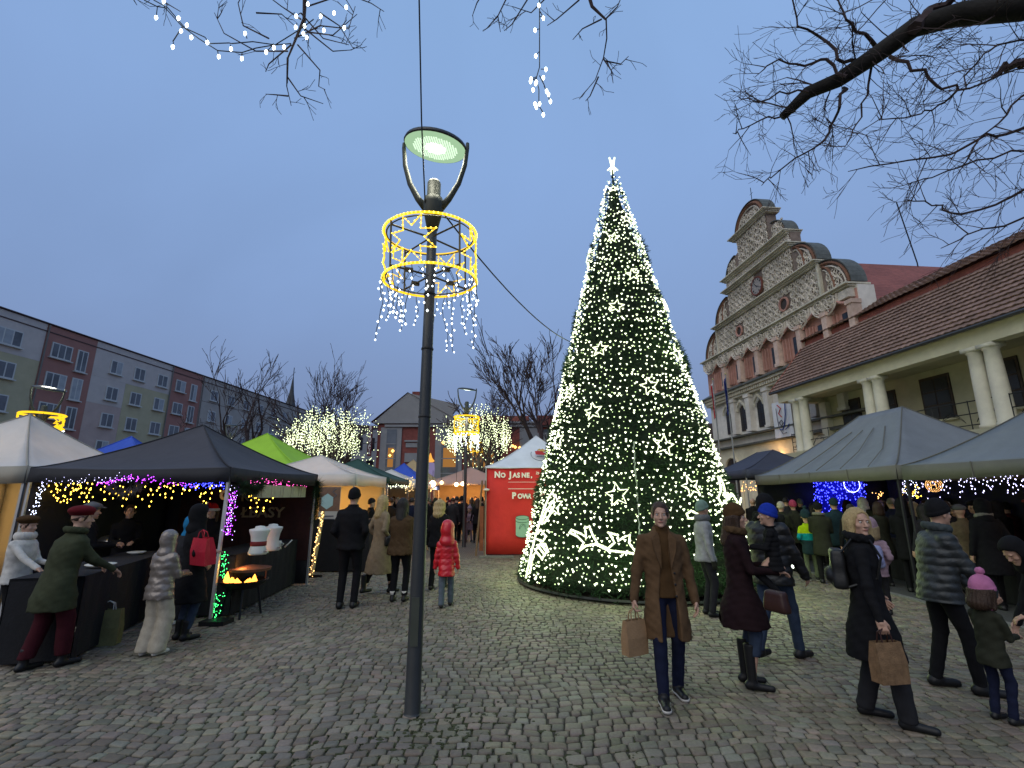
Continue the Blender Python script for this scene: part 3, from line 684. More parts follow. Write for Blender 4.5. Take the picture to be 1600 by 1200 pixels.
# tracery: interlaced rings, foils and ogee swags of raised stucco, tier by tier
def tracery(x0, x1, z0, z1, c, r=.034, seed=1, hole=()):
    rr = random.Random(seed); b = MB(); nx = max(1, round((x1 - x0) / c)); nz_ = max(1, round((z1 - z0) / c)); dx = (x1 - x0) / nx; dz_ = (z1 - z0) / nz_
    for i in range(nx):
        for j in range(nz_):
            cx_, cz = x0 + dx * (i + .5), z0 + dz_ * (j + .5)
            if any(hypot(cx_ - h[0], cz - h[1]) < h[2] + c * .35 for h in hole): continue
            R_ = min(dx, dz_) * .47; k = rr.choice((3, 4)); ph = rr.uniform(0, 120)
            b.tube([(cx_ + R_ * cos(t * pi / 5), -.05, cz + R_ * sin(t * pi / 5)) for t in range(10)], r, 4, closed=True)
            for q in range(k):
                a = radians(ph + 360 * q / k); fx, fz = cx_ + R_ * .5 * cos(a), cz + R_ * .5 * sin(a)
                b.tube([(fx + R_ * .42 * cos(a + radians(t)), -.045, fz + R_ * .42 * sin(a + radians(t))) for t in range(-125, 126, 50)], r * .8, 4)
            b.tube([(cx_ - dx / 2, -.04, cz - dz_ / 2), (cx_ - dx * .2, -.05, cz - dz_ * .42), (cx_ + dx * .1, -.05, cz + dz_ * .38), (cx_ + dx / 2, -.04, cz + dz_ / 2)], r * .75, 4)
            for q in range(3):
                px_, pz = cx_ + rr.uniform(-.5, .5) * dx, cz + rr.uniform(-.5, .5) * dz_; b.box(px_ - .04, px_ + .04, -.075, 0, pz - .04, pz + .05)
    b.build('tracery', TRAC, th, kind='stuff')
tracery(-.85, .85, 17.26, 18.0, .42, .03, 2); tracery(-1.45, 1.45, 15.15, 17.0, .46, .032, 3)
tracery(-2.7, -1.8, 15.15, 16.0, .5, .03, 4); tracery(1.8, 2.7, 15.15, 16.0, .5, .03, 5)
tracery(-3.05, 3.05, 14.4, 14.88, .3, .035, 6)
CLK = (.05, 13.35)
tracery(-3.0, 3.0, 12.56, 14.12, .40, .032, 7, hole=[(CLK[0], CLK[1], .58)])
tracery(-4.65, 4.65, 10.66, 12.28, .42, .034, 8, hole=[(-2.2, 11.45, .34), (2.0, 11.45, .38)])
for s_ in (1, -1): tracery(*sorted((s_ * 5.0, s_ * 5.9)), 10.7, 11.7, .45, .03, 9 + s_); tracery(*sorted((s_ * 3.3, s_ * 4.3)), 12.6, 13.4, .45, .03, 12 + s_)
for cx_, r_ in ((-2.2, .30), (2.0, .34)):       # round louvre openings
    b = MB(); b.tube([(cx_ + r_ * cos(t * pi / 8), -.06, 11.45 + r_ * sin(t * pi / 8)) for t in range(16)], .06, 5, closed=True); b.build('oculus_frame', PINK, th)
    b = MB(); b.prism(arc(cx_, 11.45, r_, r_, 0, 337.5, 15)[::-1], -.02, -.005); b.build('oculus', DFRAME, th)
for s_ in (1, -1):
    b = MB(); b.box(*sorted((s_ * 4.62, s_ * 4.74)), -.16, 0, 10.64, 12.3); b.build('pilaster_strip', CORN, th)
# clock
ck = MB(); ck.prism(arc(*CLK, .56, .56, 0, 348.75, 31)[::-1], -.10, .02); clock = ck.build('clock', TERRA, th)
ck = MB(); ck.prism(arc(*CLK, .46, .46, 0, 348.75, 31)[::-1], -.115, -.101); ck.build('clock_face', mat('clock_face_paint', (.30, .27, .25), .8, .2, 8, 0), clock)
ck = MB(); ck.tube([(CLK[0] + .50 * cos(t * pi / 16), -.11, CLK[1] + .50 * sin(t * pi / 16)) for t in range(32)], .045, 5, closed=True); ck.build('clock_ring', mat('clock_ring_red', (.16, .05, .04), .8, .2, 8, 0), clock)
IRON = mat('black_iron', (.02, .02, .022), .5, .2, 10, .1, metal=.6)
for h in range(12):
    ck = MB()
    a = radians(90 - 30 * h); M = Matrix.Translation((CLK[0] + .38 * cos(a), -.125, CLK[1] + .38 * sin(a))) @ Matrix.Rotation(-a + pi / 2, 4, 'Y')
    for o_ in ((0,), (-.02, .02), (-.03, 0, .03))[h % 3]: ck.box(-.008 + o_, .008 + o_, -.004, .004, -.055, .055, M)
    ck.build('clock_numeral', IRON, clock)
for a, L, nm in ((radians(90 - 30 * 3.9), .25, 'hour_hand'), (radians(90 - 6 * 53), .37, 'minute_hand')):
    ck = MB(); M = Matrix.Translation((CLK[0], -.14, CLK[1])) @ Matrix.Rotation(-a + pi / 2, 4, 'Y'); ck.box(-.018, .018, -.006, .006, -.06, L, M, taper=.004); ck.build(nm, IRON, clock)
b = MB(); b.tube([(0, .3, 18.7), (0, .3, 19.7)], .02, 5); b.tube([(-.14, .3, 19.3), (.14, .3, 19.3)], .015, 4); b.build('lightning_rod', IRON, th)
# upper floor: pink niches with dark casements under scalloped swags
b = MB(); b.box(-6.5, 6.5, -.03, -.004, 8.3, 10.36); b.build('pink_wall', PINK, th)
NX = [-4.65, -2.9, -1.15, .6, 2.35, 4.1, 5.6]
for i, x in enumerate(NX):
    p = MB(); xx = x + .875; p.box(xx - .15, xx + .15, -.45, -.032, 8.3, 9.75); p.box(xx - .19, xx + .19, -.50, -.03, 9.62, 9.8); p.box(xx - .19, xx + .19, -.50, -.03, 8.24, 8.42); p.build('pilaster', mat('rosy_limewash', (.60, .44, .36), .9, .2, 5, .2, dirt=.4), th)
    wn = MB(); wn.box(x + .02, x + .56, -.10, -.035, 8.45, 9.5); f = wn.build('window', DFRAME, th)
    wn = MB()
    for q in (0, 1):
        for r_ in range(3): wn.box(x + .06 + q * .24, x + .28 + q * .24, -.115, -.102, 8.5 + r_ * .33, 8.8 + r_ * .33)
    wn.build('pane', DGLASS, f)
    m_ = MB()
    for q in range(3): m_.box(x - .62 + q * .16, x - .56 + q * .16, -.12 - .06 * (2 - q), -.03, 8.42, 9.6)   # stepped reveal ribs
    m_.tube([(x - .66, -.3, 9.55), (x - .45, -.32, 9.8), (x - .15, -.33, 9.9), (x + .1, -.33, 10.05), (x + .3, -.33, 9.9), (x + .55, -.32, 9.8), (x + .7, -.3, 9.55)], .06, 5)
    m_.build('niche_arch', PINK, th)
b = MB()
for i in range(8):
    x = -5.5 + 1.75 * i
    if abs(x) > 6.2: continue
    for R_ in (.80, .62, .42): b.tube([(x + R_ * cos(radians(a)), -.36, 10.38 + R_ * .95 * sin(radians(a))) for a in range(180, 361, 15)], .05 if R_ > .7 else .035, 4)
    for R_, dx in ((.3, -.35), (.3, .35), (.26, 0)): b.tube([(x + dx + R_ * cos(radians(a)), -.38, 10.15 + R_ * sin(radians(a))) for a in range(0, 360, 36)], .035, 4, closed=True)
    for a in range(190, 351, 20): b.tube([(x + .12 * cos(radians(a)), -.4, 10.3 + .1 * sin(radians(a))), (x + .72 * cos(radians(a)), -.37, 10.38 + .68 * sin(radians(a)))], .022, 4)
b.box(-6.4, 6.4, -.34, -.031, 10.0, 10.36)
b.build('scalloped_swags', TRAC, th, kind='stuff')
b = MB()                                             # tiled sill skirt
b.prism([(0, 0)] * 3, 0, 0) if False else None
sk = [(-6.6, -.62, 8.02), (6.6, -.62, 8.02), (6.6, -.04, 8.34), (-6.6, -.04, 8.34), (-6.6, -.62, 7.96), (6.6, -.62, 7.96), (6.6, -.04, 7.96), (-6.6, -.04, 7.96)]
b.add(sk, [(0, 1, 2, 3), (7, 6, 5, 4), (0, 4, 5, 1), (1, 5, 6, 2), (3, 7, 4, 0)]); b.build('sill_roof', COPPER, th)
b = MB(); b.box(-6.58, 6.58, -.50, -.004, 7.82, 7.955); b.box(-6.56, 6.56, -.30, -.003, 7.5, 7.60)
for i in range(66): b.box(-6.5 + i * .2, -6.4 + i * .2, -.42, -.003, 7.62, 7.80)
b.build('dentil_cornice', CORN, th)
# white floor: tall arched windows between pilasters
W2 = [(-4.3, 0), (-2.72, 0), (-.98, 0), (.75, 1), (2.45, 0), (4.2, 0)]
for x, kind_ in W2:
    p = MB(); xx = x + .86; p.box(xx - .2, xx + .2, -.30, -.003, 5.45, 7.3); p.box(xx - .25, xx + .25, -.36, -.002, 7.3, 7.48); p.box(xx - .24, xx + .24, -.35, -.002, 5.36, 5.5); p.build('pilaster', WHITE, th)
    if kind_ == 0:
        wn = MB(); P = [(x - .34, 5.5), (x + .34, 5.5), (x + .34, 6.75), (x + .2, 6.95), (x, 7.05), (x - .2, 6.95), (x - .34, 6.75)]; wn.prism(P, -.05, -.004); f = wn.build('window', DFRAME, th)
        wn = MB()
        for q in (0, 1):
            for r_ in range(4): wn.box(x - .3 + q * .31, x - .02 + q * .31, -.062, -.052, 5.55 + r_ * .34, 5.85 + r_ * .34)
        wn.build('pane', DGLASS, f)
        wn = MB(); wn.tube([(x - .45, -.14, 6.7), (x - .38, -.16, 6.95), (x - .15, -.18, 7.15), (x, -.18, 7.28), (x + .15, -.18, 7.15), (x + .38, -.16, 6.95), (x + .45, -.14, 6.7)], .08, 5); wn.build('hood_mould', CORN, f)
b = MB(); b.box(-6.6, 6.6, -.42, -.004, 5.16, 5.24); b.box(-6.58, 6.58, -.3, -.003, 4.62, 4.72); b.build('string_course', COPPER, th)
b = MB(); b.box(-6.59, 6.59, -.05, -.002, 0, 4.6); b.build('ground_floor_wall', CREAM, th)
for x in (-4.4, -.75, 2.8):
    b = MB(); b.prism([(x - .75, 0), (x + .75, 0), (x + .75, 3.3)] + arc(x, 3.3, .75, .75, 0, 180, 12)[1:] , -.075, -.052); f = b.build('door', DFRAME, th)
    b = MB(); b.tube([(x + .8, -.1, 0), (x + .8, -.1, 3.3)] + [(x + .8 * cos(radians(a)), -.1, 3.3 + .8 * sin(radians(a))) for a in range(15, 180, 15)] + [(x - .8, -.1, 3.3), (x - .8, -.1, 0)], .09, 5); b.build('door_arch', CREAM, f)
    b = MB()
    for q in (-1, 0, 1): b.box(x - .2 + q * .45, x + .2 + q * .45, -.09, -.077, 2.6, 3.9 - abs(q) * .35)
    b.build('pane', DGLASS, f)
# main roof behind the gable
b = MB(); b.add([(-6.7, .8, 9.6), (0, .8, 15.0), (6.7, .8, 9.6), (-6.7, 14, 9.6), (0, 14, 15.0), (6.7, 14, 9.6)], [(0, 1, 4, 3), (1, 2, 5, 4), (3, 4, 5), (0, 2, 1), (0, 3, 5, 2)]); rf = b.build('roof', TILE, th)
for s_ in (1,):
    for i in range(26):
        t = (i + .5) / 26; x = 6.7 * (1 - t); z_ = 9.6 + 5.4 * t; c = MB(); c.box(-.16, .16, .82, 13.98, 0, .045, Matrix.Translation((x * s_, 0, z_ + .02)) @ Matrix.Rotation(radians(38.8) * s_, 4, 'Y')); c.build('tile_course', TILE, rf)
wl = thing('wall_lamp', 'small lit lantern on the cream ground floor wall of the town hall', 'lamp', tuple(onP(1211, 716, 15.9)))
b = MB(); b.lathe([(.03, .16), (.09, .1), (.11, -.1), (.05, -.14)], (0, 0, 0), 8); b.build('lantern_glass', emi('lantern_glow', (1, .55, .18), 9), wl)
b = MB(); b.tube([(0, 0, .16), (.1, 0, .26), (.28, 0, .2)], .018, 5); b.lathe([(.12, .14), (.02, .22)], (0, 0, 0), 8); b.build('bracket', IRON, wl)
lamp_light('lantern_light', (-.25, -.1, 0), 45, (1, .55, .22), .08, wl)
# banner hanging between two windows
M = Matrix.Rotation(atan2(-1, .09), 4, 'Z')
bp_ = onP(1223, 655, 16.2 - .36)
bn = thing('banner', 'white hanging banner with a red and blue looped emblem between the town hall windows', 'banner', tuple(bp_), atan2(-1, .09))
b = MB()
nn = 12
vs = [(-.72 + 1.44 * i / nn, -.03 * sin(i * 1.9) - .02, z_) for z_ in (-.9, .92) for i in range(nn + 1)] + [(-.72 + 1.44 * i / nn, -.03 * sin(i * 1.9) - .005, z_) for z_ in (-.9, .92) for i in range(nn + 1)]
m_ = nn + 1; b.add(vs, [(i, i + 1, m_ + i + 1, m_ + i) for i in range(nn)] + [(2 * m_ + i, 3 * m_ + i, 3 * m_ + i + 1, 2 * m_ + i + 1) for i in range(nn)]); b.build('cloth', mat('banner_cloth', (.62, .64, .68), .9, .05, 4, .1), bn, True)
BLU = mat('print_blue', (.02, .05, .25), .8, .05, 4, 0); REDP = mat('print_red', (.40, .03, .03), .8, .05, 4, 0); GRYP = mat('print_grey', (.12, .12, .14), .8, .05, 4, 0)
b = MB(); b.tube([(.42, -.075, .8), (.35, -.08, .2), (.2, -.08, -.3), (.02, -.08, -.55), (-.2, -.08, -.5)], .03, 4); b.tube([(.2, -.08, -.55), (.45, -.08, -.45), (.55, -.08, -.3)], .022, 4); b.build('emblem_blue', BLU, bn)
b = MB(); b.tube([(-.2, -.08, .75), (.05, -.08, .55), (-.15, -.08, .3), (.05, -.08, .1)], .03, 4); b.build('emblem_red', REDP, bn)
b = MB(); b.tube([(.0, -.08, -.05), (-.2, -.08, -.15), (-.05, -.08, -.35), (.12, -.08, -.2), (.0, -.08, -.05)], .032, 4); b.tube([(-.32, -.08, .6), (-.3, -.08, .1), (-.25, -.08, -.4), (0, -.08, -.75), (.3, -.08, -.7)], .02, 4); b.build('emblem_grey', GRYP, bn)
# flags
def flag(px, ytop, ybot, U, cols, label):
    t = onP(px[0], ytop, U); bt = (t.x, t.y, 0)
    o = thing('flagpole', label, 'flag', bt)
    b = MB(); b.tube([(0, 0, 0), (0, 0, t.z + .15)], [.05, .03], 8); b.build('pole', mat('grey_pole', (.25, .26, .26), .5, .1, 5, 0, metal=.4), o)
    b = MB(); b.lathe([(.02, 0), (.06, .05), (.02, .1)], (0, 0, t.z + .15), 8); b.build('finial', mat('gilt', (.5, .42, .2), .4, .1, 5, 0, metal=.6), o)
    n = 8; top = t.z; mats_ = [mat('flag_' + c[0], c[1], .85, .1, 6, .1) for c in cols]; b = MB()
    L = 1.7
    for j in range(10):
        for i in range(n):
            def P(i_, j_): tt = j_ / 10; wv = .5 * (1 - .3 * tt) * (1 - .25 * tt); return (-.05 - i_ / n * wv * .55 + .02, -.06 * sin(i_ * 1.7 + j_ * .4) - i_ / n * wv * .8, top - L * tt - i_ / n * .35)
            b.quad(P(i, j), P(i + 1, j), P(i + 1, j + 1), P(i, j + 1), mi=0 if len(cols) == 1 else (0 if i < n / 2 else 1))
    f = b.build('flag', mats_, o, True); md = f.modifiers.new('thick', 'SOLIDIFY'); md.thickness = .01
flag((1134,), 590, 700, 13.2, [('blue', (.015, .03, .16))], 'flagpole with a limp dark blue flag before the town hall')
flag((1114,), 598, 700, 13.2, [('white', (.6, .6, .6)), ('red', (.45, .02, .03))], 'flagpole with a limp white and red flag beside the christmas tree')
# ---------------------------------------------------------------- colonnaded guardhouse
cl = facade('colonnaded_house', 'long low house with paired round columns, an iron balcony rail and a huge tiled roof', 'building', 14.0, 15.0)
def ly(Y): return -(Y - 15.0) * sqrt(1 + .0081)
xe = ly(21.7); xn = 12.5                              # far end, near end (behind the frame)
EZ, BU, BZ, RU, RZ = 6.42, 1.85, 8.70, 2.95, 9.72
b = MB(); b.box(ly(21.35), xn, 2.1, 9.5, 0, 6.3); b.build('wall', GREENW, cl)
b = MB(); b.box(ly(21.4), xn, .15, 2.1, 0, 3.42); b.box(ly(21.4) - .1, xn, .0, 2.1, 3.42, 3.62); b.build('terrace_base', GREENW, cl)
b = MB(); b.box(xe + .15, xn, .12, .52, 5.92, 6.36); b.box(xe + .15, xe + .55, .52, 2.1, 5.92, 6.36); b.box(xe + .13, xn, .08, .56, 6.36, 6.42); b.build('beam', mat('pale_green_cream', (.62, .58, .40), .9, .08, 3, .15, dirt=.2), cl)
b = MB(); b.box(xe + .5, xn, .5, 2.1, 6.1, 6.16); b.build('soffit', GREENW, cl)
COLM = mat('column_plaster', (.66, .63, .49), .85, .08, 4, .15, dirt=.15)
for Yc in (20.45, 16.6, 12.85, 9.1, 5.2):
    for d in (-.22, .22):
        p = MB(); x = ly(Yc) + d
        p.lathe([(.24, 3.62), (.24, 3.72), (.205, 3.76), (.20, 4.3), (.185, 5.2), (.170, 5.74), (.20, 5.76), (.20, 5.8)], (x, .33, 0), 20); p.box(x - .215, x + .215, .11, .55, 5.8, 5.915); p.build('column', COLM, cl, True)
b = MB(); b.box(ly(21.3), ly(20.9), 1.85, 2.095, 3.62, 5.9); b.build('wall_pilaster', COLM, cl)
RAIL = mat('iron_railing', (.03, .032, .03), .6, .2, 8, 0, metal=.5)
b = MB()
for z_ in (4.45, 4.1, 3.78): b.tube([(ly(21.2), .3, z_), (xn, .3, z_)], .016, 5)
b.tube([(ly(21.2), .3, 4.45), (ly(21.2), 2.0, 4.45)], .016, 5); b.tube([(ly(21.2), .3, 3.9), (ly(21.2), 2.0, 3.9)], .016, 5)
x = ly(21.2); i = 0
while x < xn:
    b.tube([(x, .3, 3.62), (x, .3, 4.48)], .018, 4)
    for s_ in (-1, 1): b.tube([(x + .55 + s_ * .4 * sin(radians(a)), .3, 3.95 + .15 * cos(radians(a * 2)) + a / 1800) for a in range(0, 181, 30)], .010, 3)
    x += 1.1; i += 1
b.build('railing', RAIL, cl)
for Yw, wd, z0, z1 in ((19.75, .9, 4.35, 5.78), (18.0, .75, 3.65, 5.74), (16.0, .98, 4.35, 5.86), (13.95, 1.0, 4.35, 5.86), (12.0, 1.0, 4.35, 5.86), (10, 1, 4.35, 5.86), (8, 1, 4.35, 5.86)):
    x = ly(Yw); b = MB(); b.box(x - wd / 2 - .05, x + wd / 2 + .05, 2.05, 2.098, z0, z1); f = b.build('window' if z0 > 4 else 'balcony_door', DFRAME, cl)
    nr = 4 if z0 < 4 else 3
    for q in range(2):
        for r_ in range(nr):
            p = MB(); w2_ = wd / 2 - .05; h2 = (z1 - z0 - .1) / nr; p.box(x - wd / 2 + .03 + q * (w2_ + .05), x - wd / 2 + .03 + q * (w2_ + .05) + w2_, 2.035, 2.049, z0 + .06 + r_ * h2, z0 + r_ * h2 + h2 - .0); p.build('pane', DGLASS, f)
    b = MB(); b.box(x - wd / 2 - .1, x + wd / 2 + .1, 1.98, 2.097, z0 - .07, z0 - .005); b.build('sill', GREENW, f)
# roof: steep lower slope, dark red band, upper slope; courses of pantiles are pieces of their own
b = MB(); e0 = xe - .05
b.add([(e0, -.06, EZ - .02), (xn, -.06, EZ - .02), (xn, BU, BZ), (e0, BU, BZ), (e0, 8, BZ), (xn, 8, BZ), (e0, 8, EZ - .02), (xn, 8, EZ - .02)], [(0, 1, 2, 3), (3, 2, 5, 4), (0, 3, 4, 6), (1, 7, 5, 2), (0, 6, 7, 1)])
b.add([(e0 + .1, BU + .05, BZ), (xn, BU + .05, BZ), (xn, BU + .05, BZ + .26), (e0 + .1, BU + .05, BZ + .26), (xn, RU + .6, RZ + .3), (e0 + .1, RU + .6, RZ + .3), (xn, 7.6, BZ), (e0 + .1, 7.6, BZ)], [(0, 1, 2, 3), (3, 2, 4, 5), (5, 4, 6, 7), (0, 3, 5, 7), (1, 6, 4, 2)])
rf = b.build('roof', TILE, cl)
def course(y0, z0, y1, z1, lift, xa):
    m = MB(); n = int((xn - xa) / .11); v = []
    dy, dz_ = y1 - y0, z1 - z0; L = hypot(dy, dz_); ny, nz_ = -dz_ / L, dy / L
    for i in range(n + 1):
        x = xa + i * .11; wv = (.018 if i % 2 else -.006) + rnd.uniform(-.004, .004); o_ = rnd.uniform(-.006, .006)
        a = (y0 + ny * (lift + wv), z0 + nz_ * (lift + wv) + o_); c = (y1 + ny * (.004 + wv * .5), z1 + nz_ * (.004 + wv * .5)); d = (y0 + ny * (lift + wv - .035), z0 + nz_ * (lift + wv - .035) + o_)
        v += [(x, *d), (x, *a), (x, *c)]
    m.add(v, [(3 * i, 3 * i + 3, 3 * i + 4, 3 * i + 1) for i in range(n)] + [(3 * i + 1, 3 * i + 4, 3 * i + 5, 3 * i + 2) for i in range(n)])
    m.build('tile_course', TILEB, rf)
NL = 13
for i in range(NL):
    t0, t1 = i / NL, (i + 1.12) / NL; course(-.1 + (BU + .1) * t0, EZ + (BZ - EZ) * t0, -.1 + (BU + .1) * t1, EZ + (BZ - EZ) * t1, .06, e0 - .02)
for i in range(8):
    t0, t1 = i / 8, (i + 1.12) / 8; course(BU - .12 + (RU + .55 - BU) * t0, BZ + .26 + (RZ - BZ) * t0, BU - .12 + (RU + .55 - BU) * t1, BZ + .26 + (RZ - BZ) * t1, .06, e0 + .05)
b = MB(); b.box(e0 - .06, e0 - .02, -.1, BU, 0, .12, Matrix.Translation((0, 0, 0))) if False else None
b.tube([(e0 - .03, -.1, EZ), (e0 - .03, BU, BZ)], .06, 5); b.tube([(e0 + .07, BU - .1, BZ + .26), (e0 + .07, RU + .5, RZ + .27)], .06, 5); b.build('verge', TILE, rf)
b = MB(); b.tube([(e0, -.13, EZ - .05), (xn, -.13, EZ - .05)], .055, 6); b.build('gutter', mat('zinc_gutter', (.07, .07, .07), .5, .1, 5, 0, metal=.5), cl)
an = thing('antenna_mast', 'thin leaning antenna mast behind the red town hall roof', 'antenna', tuple(atY(1436, 425, 26)))
an.location.z = 0; b = MB(); b.tube([(0, 0, 12), (0, 0, 15.2), (-.5, 0, 19.2)], .035, 5); b.build('mast', IRON, an)
# ---------------------------------------------------------------- apartment block on the left
KA = -.09
ap = thing('apartment_block', 'long five storey apartment block in grey, brick red and olive panels', 'apartment block', (-48 + .09 * 60, 60, 0), atan2(1, .09))   # local +x away from the camera, +y out of the square
def lx(Y): return (Y - 60) * sqrt(1 + .0081)
LIL = mat('lilac_grey_render', (.52, .46, .42), .9, .08, 1, .1); LIL2 = mat('mauve_render', (.46, .35, .31), .9, .08, 1, .1); OLV = mat('olive_render', (.44, .39, .25), .9, .08, 1, .1)
RED = mat('brick_red_render', (.34, .165, .135), .9, .08, 1, .1); GRB = mat('grey_render', (.38, .34, .30), .9, .1, 1, .1); RIM = mat('dark_roof_edge', (.07, .045, .045), .8, .1, 2, 0)
WF = mat('white_window_frame', (.52, .52, .50), .6, .05, 2, 0); PGL = mat('far_window_glass', (.09, .10, .115), .15, .5, .35, 0, spec=.6); CURT = mat('net_curtain', (.33, .35, .37), .8, .15, 2, 0)
EV = 17.75
b = MB(); b.box(lx(24), lx(97), .1, 12, 0, EV - .1); b.build('core_wall', GRB, ap)
b = MB(); b.box(lx(24) - .1, lx(97) + .1, -.16, 12.1, EV - .06, EV + .04); b.build('roof_edge', RIM, ap)
b = MB(); b.box(lx(24), lx(97), -.06, .1, 16.93, 17.03); b.build('parapet_band', RIM, ap)
def panel(Y0, Y1, z0, z1, m, p=.0): b = MB(); b.box(lx(Y0) + .01, lx(Y1) - .01, -.02 - p, .099, z0, z1); b.build('wall_panel', m, ap)
panel(24, 33.2, 0, EV - .11, RED); panel(33.2, 43.2, 14.0, EV - .11, LIL); panel(33.2, 43.2, 0, 13.99, OLV); panel(43.2, 48.3, 0, EV - .11, RED)
panel(48.3, 58.6, 14.0, EV - .11, LIL); panel(48.3, 52.4, 11.2, 13.99, LIL); panel(48.3, 52.4, 0, 11.19, LIL2); panel(52.4, 58.6, 5.6, 13.99, OLV); panel(52.4, 58.6, 0, 5.59, LIL2); panel(58.6, 63.8, 0, EV - .11, RED); panel(63.8, 97, 0, EV - .11, GRB)
rw = random.Random(3)
def win(Y, wd, z0, z1):
    x = lx(Y); b = MB(); b.box(x - wd / 2, x + wd / 2, -.10, -.021, z0, z1); f = b.build('window', WF, ap)
    n = 2 if wd < 2.0 else 3; pw = (wd - .12 * (n + 1)) / n
    for i in range(n):
        b = MB(); x0 = x - wd / 2 + .12 + i * (pw + .12); b.box(x0, x0 + pw, -.115, -.101, z0 + .1, z1 - .1); b.build('pane', CURT if rw.random() < .3 else PGL, f)
    b = MB(); b.box(x - wd / 2 - .12, x + wd / 2 + .12, -.28, -.022, z0 - .12, z0 - .02); b.build('sill', WF, f)
for fl in range(6):
    zt = 16.15 - 2.9 * fl; zb = zt - 1.45
    if zb < 0: continue
    for Y, wd in ((26, 2.0), (29, 1.1), (36, 2.2), (40.2, 2.3), (44.9, 2.0), (50.9, 1.45), (53.9, 1.45), (57.2, 1.5), (60.1, 1.6)): win(Y, wd, zb, zt)
    for Y in (47.0, 62.4): win(Y, 1.1, zb - .75, zt)
    Y = 66.3
    while Y < 95: win(Y, 1.5, zb, zt); Y += 3.6
b = MB(); b.box(lx(50) - .9, lx(50) + .9, -.16, -.03, 0, 3.0); b.build('shop_front', mat('lime_shop_sign', (.28, .5, .16), .7, .1, 3, 0), ap)
for Yp in (33.3, 43.3, 58.5, 63.9):
    b = MB(); b.tube([(lx(Yp), -.14, 0), (lx(Yp), -.14, EV - .15)], .07, 6); b.build('downpipe', mat('pipe_grey', (.16, .15, .14), .6, .1, 3, 0), ap)
for zj in (2.7, 5.6, 8.5, 11.4, 14.3): b = MB(); b.box(lx(64), lx(96), -.028, -.019, zj, zj + .05); b.build('panel_joint', RIM, ap)
# distant grey house and spire
dh = thing('distant_house', 'pale grey house with rows of dark windows left of the brick building', 'building', tuple(atY(570, 720, 64)), 0); dh.location.z = 0; dh.rotation_euler = (0, 0, radians(28))
b = MB(); b.box(-3.4, 3, 0, 9, 0, 10.6); b.build('wall', mat('pale_house', (.30, .31, .32), .9, .1, 1, .1), dh)
b = MB(); b.box(-3.6, 3.2, -.2, 9.2, 10.6, 10.9); b.build('roof', RIM, dh)
for i in range(4):
    for j in range(3): b = MB(); b.box(-2.9 + i * 1.55, -2.0 + i * 1.55, -.06, .01, 1.6 + j * 3, 3.3 + j * 3); b.build('window', DGLASS, dh)
sp = thing('church_spire', 'slender dark church spire rising behind the apartment block', 'spire', (atY(453, 640, 190).x, 190, 0))
zt = atY(455, 580, 190).z; b = MB(); b.box(-3.2, 3.2, -3.2, 3.2, 0, 30); b.build('tower', GRB, sp)
b = MB(); b.lathe([(3.6, 30), (2.2, 36), (.9, zt - 9), (.12, zt - 2)], (0, 0, 0), 8); b.build('spire', mat('spire_slate', (.05, .055, .06), .7, .1, .5, 0), sp); b = MB(); b.tube([(0, 0, zt - 3), (0, 0, zt + 1.5)], .15, 4); b.build('finial', IRON, sp)
# ---------------------------------------------------------------- brick restaurant building across the square
BRICK = mat('dark_red_brick', (.17, .052, .045), .9, .25, 3, .2, 20); GREYP = mat('grey_cladding', (.20, .205, .22), .7, .08, 2, 0); PALEG = mat('pale_gable_render', (.22, .22, .225), .9, .08, 1, .1)
rb = thing('brick_building', 'dark red brick building with grey pilasters, tall lit windows and a pale gable', 'building', (atY(585, 760, 48).x, 48, 0))
def rx(px, py=700): return atY(px, py, 48).x - rb.location.x
def rz(py): return atY(700, py, 48).z
Ze = rz(662)
b = MB(); b.box(0, rx(930), 0, 14, 0, Ze); b.build('wall', BRICK, rb)
b = MB(); b.box(rx(600), rx(930), -.25, .4, Ze - .35, Ze - .12); b.box(rx(585) - .2, rx(930), -.3, 14, Ze, Ze + .2); b.build('eaves_band', GREYP, rb)
gx0, gx1, gxt = rx(580), rx(692), rx(632)
b = MB(); b.prism([(gx0, Ze + .2), (gxt, rz(613)), (gx1 + 1.5, Ze + 2.0), (rx(705), Ze + 1.1), (rx(708), Ze + .2)][::-1], .3, 1.0); b.build('gable', PALEG, rb)
b = MB(); b.add([(gx0 - .3, .2, Ze + .2), (gxt, .2, rz(612)), (rx(720), .2, Ze + .2), (gx0 - .3, 13, Ze + .2), (gxt, 13, rz(612)), (rx(720), 13, Ze + .2)], [(0, 1, 4, 3), (1, 2, 5, 4), (3, 4, 5)]); b.build('roof', TILE, rb)
b = MB(); b.box(rx(720), rx(830), 5, 13, Ze + .2, Ze + 1.6); b.build('roof_block', TILE, rb)
b = MB(); b.box(rx(636), rx(648), 1.2, 2.4, rz(640), rz(608)); b.build('chimney', BRICK, rb); b = MB(); b.box(rx(649), rx(657), 1.4, 2.4, rz(645), rz(618)); b.build('chimney', BRICK, rb)
WARM = emi('warm_window_glow', (1, .45, .12), .35)
for x0, x1 in ((594, 627), (680, 704), (704, 722), (812, 840)):
    b = MB(); b.box(rx(x0), rx(x1), -.12, -.002, 0, Ze - .4); b.build('pilaster', GREYP, rb)
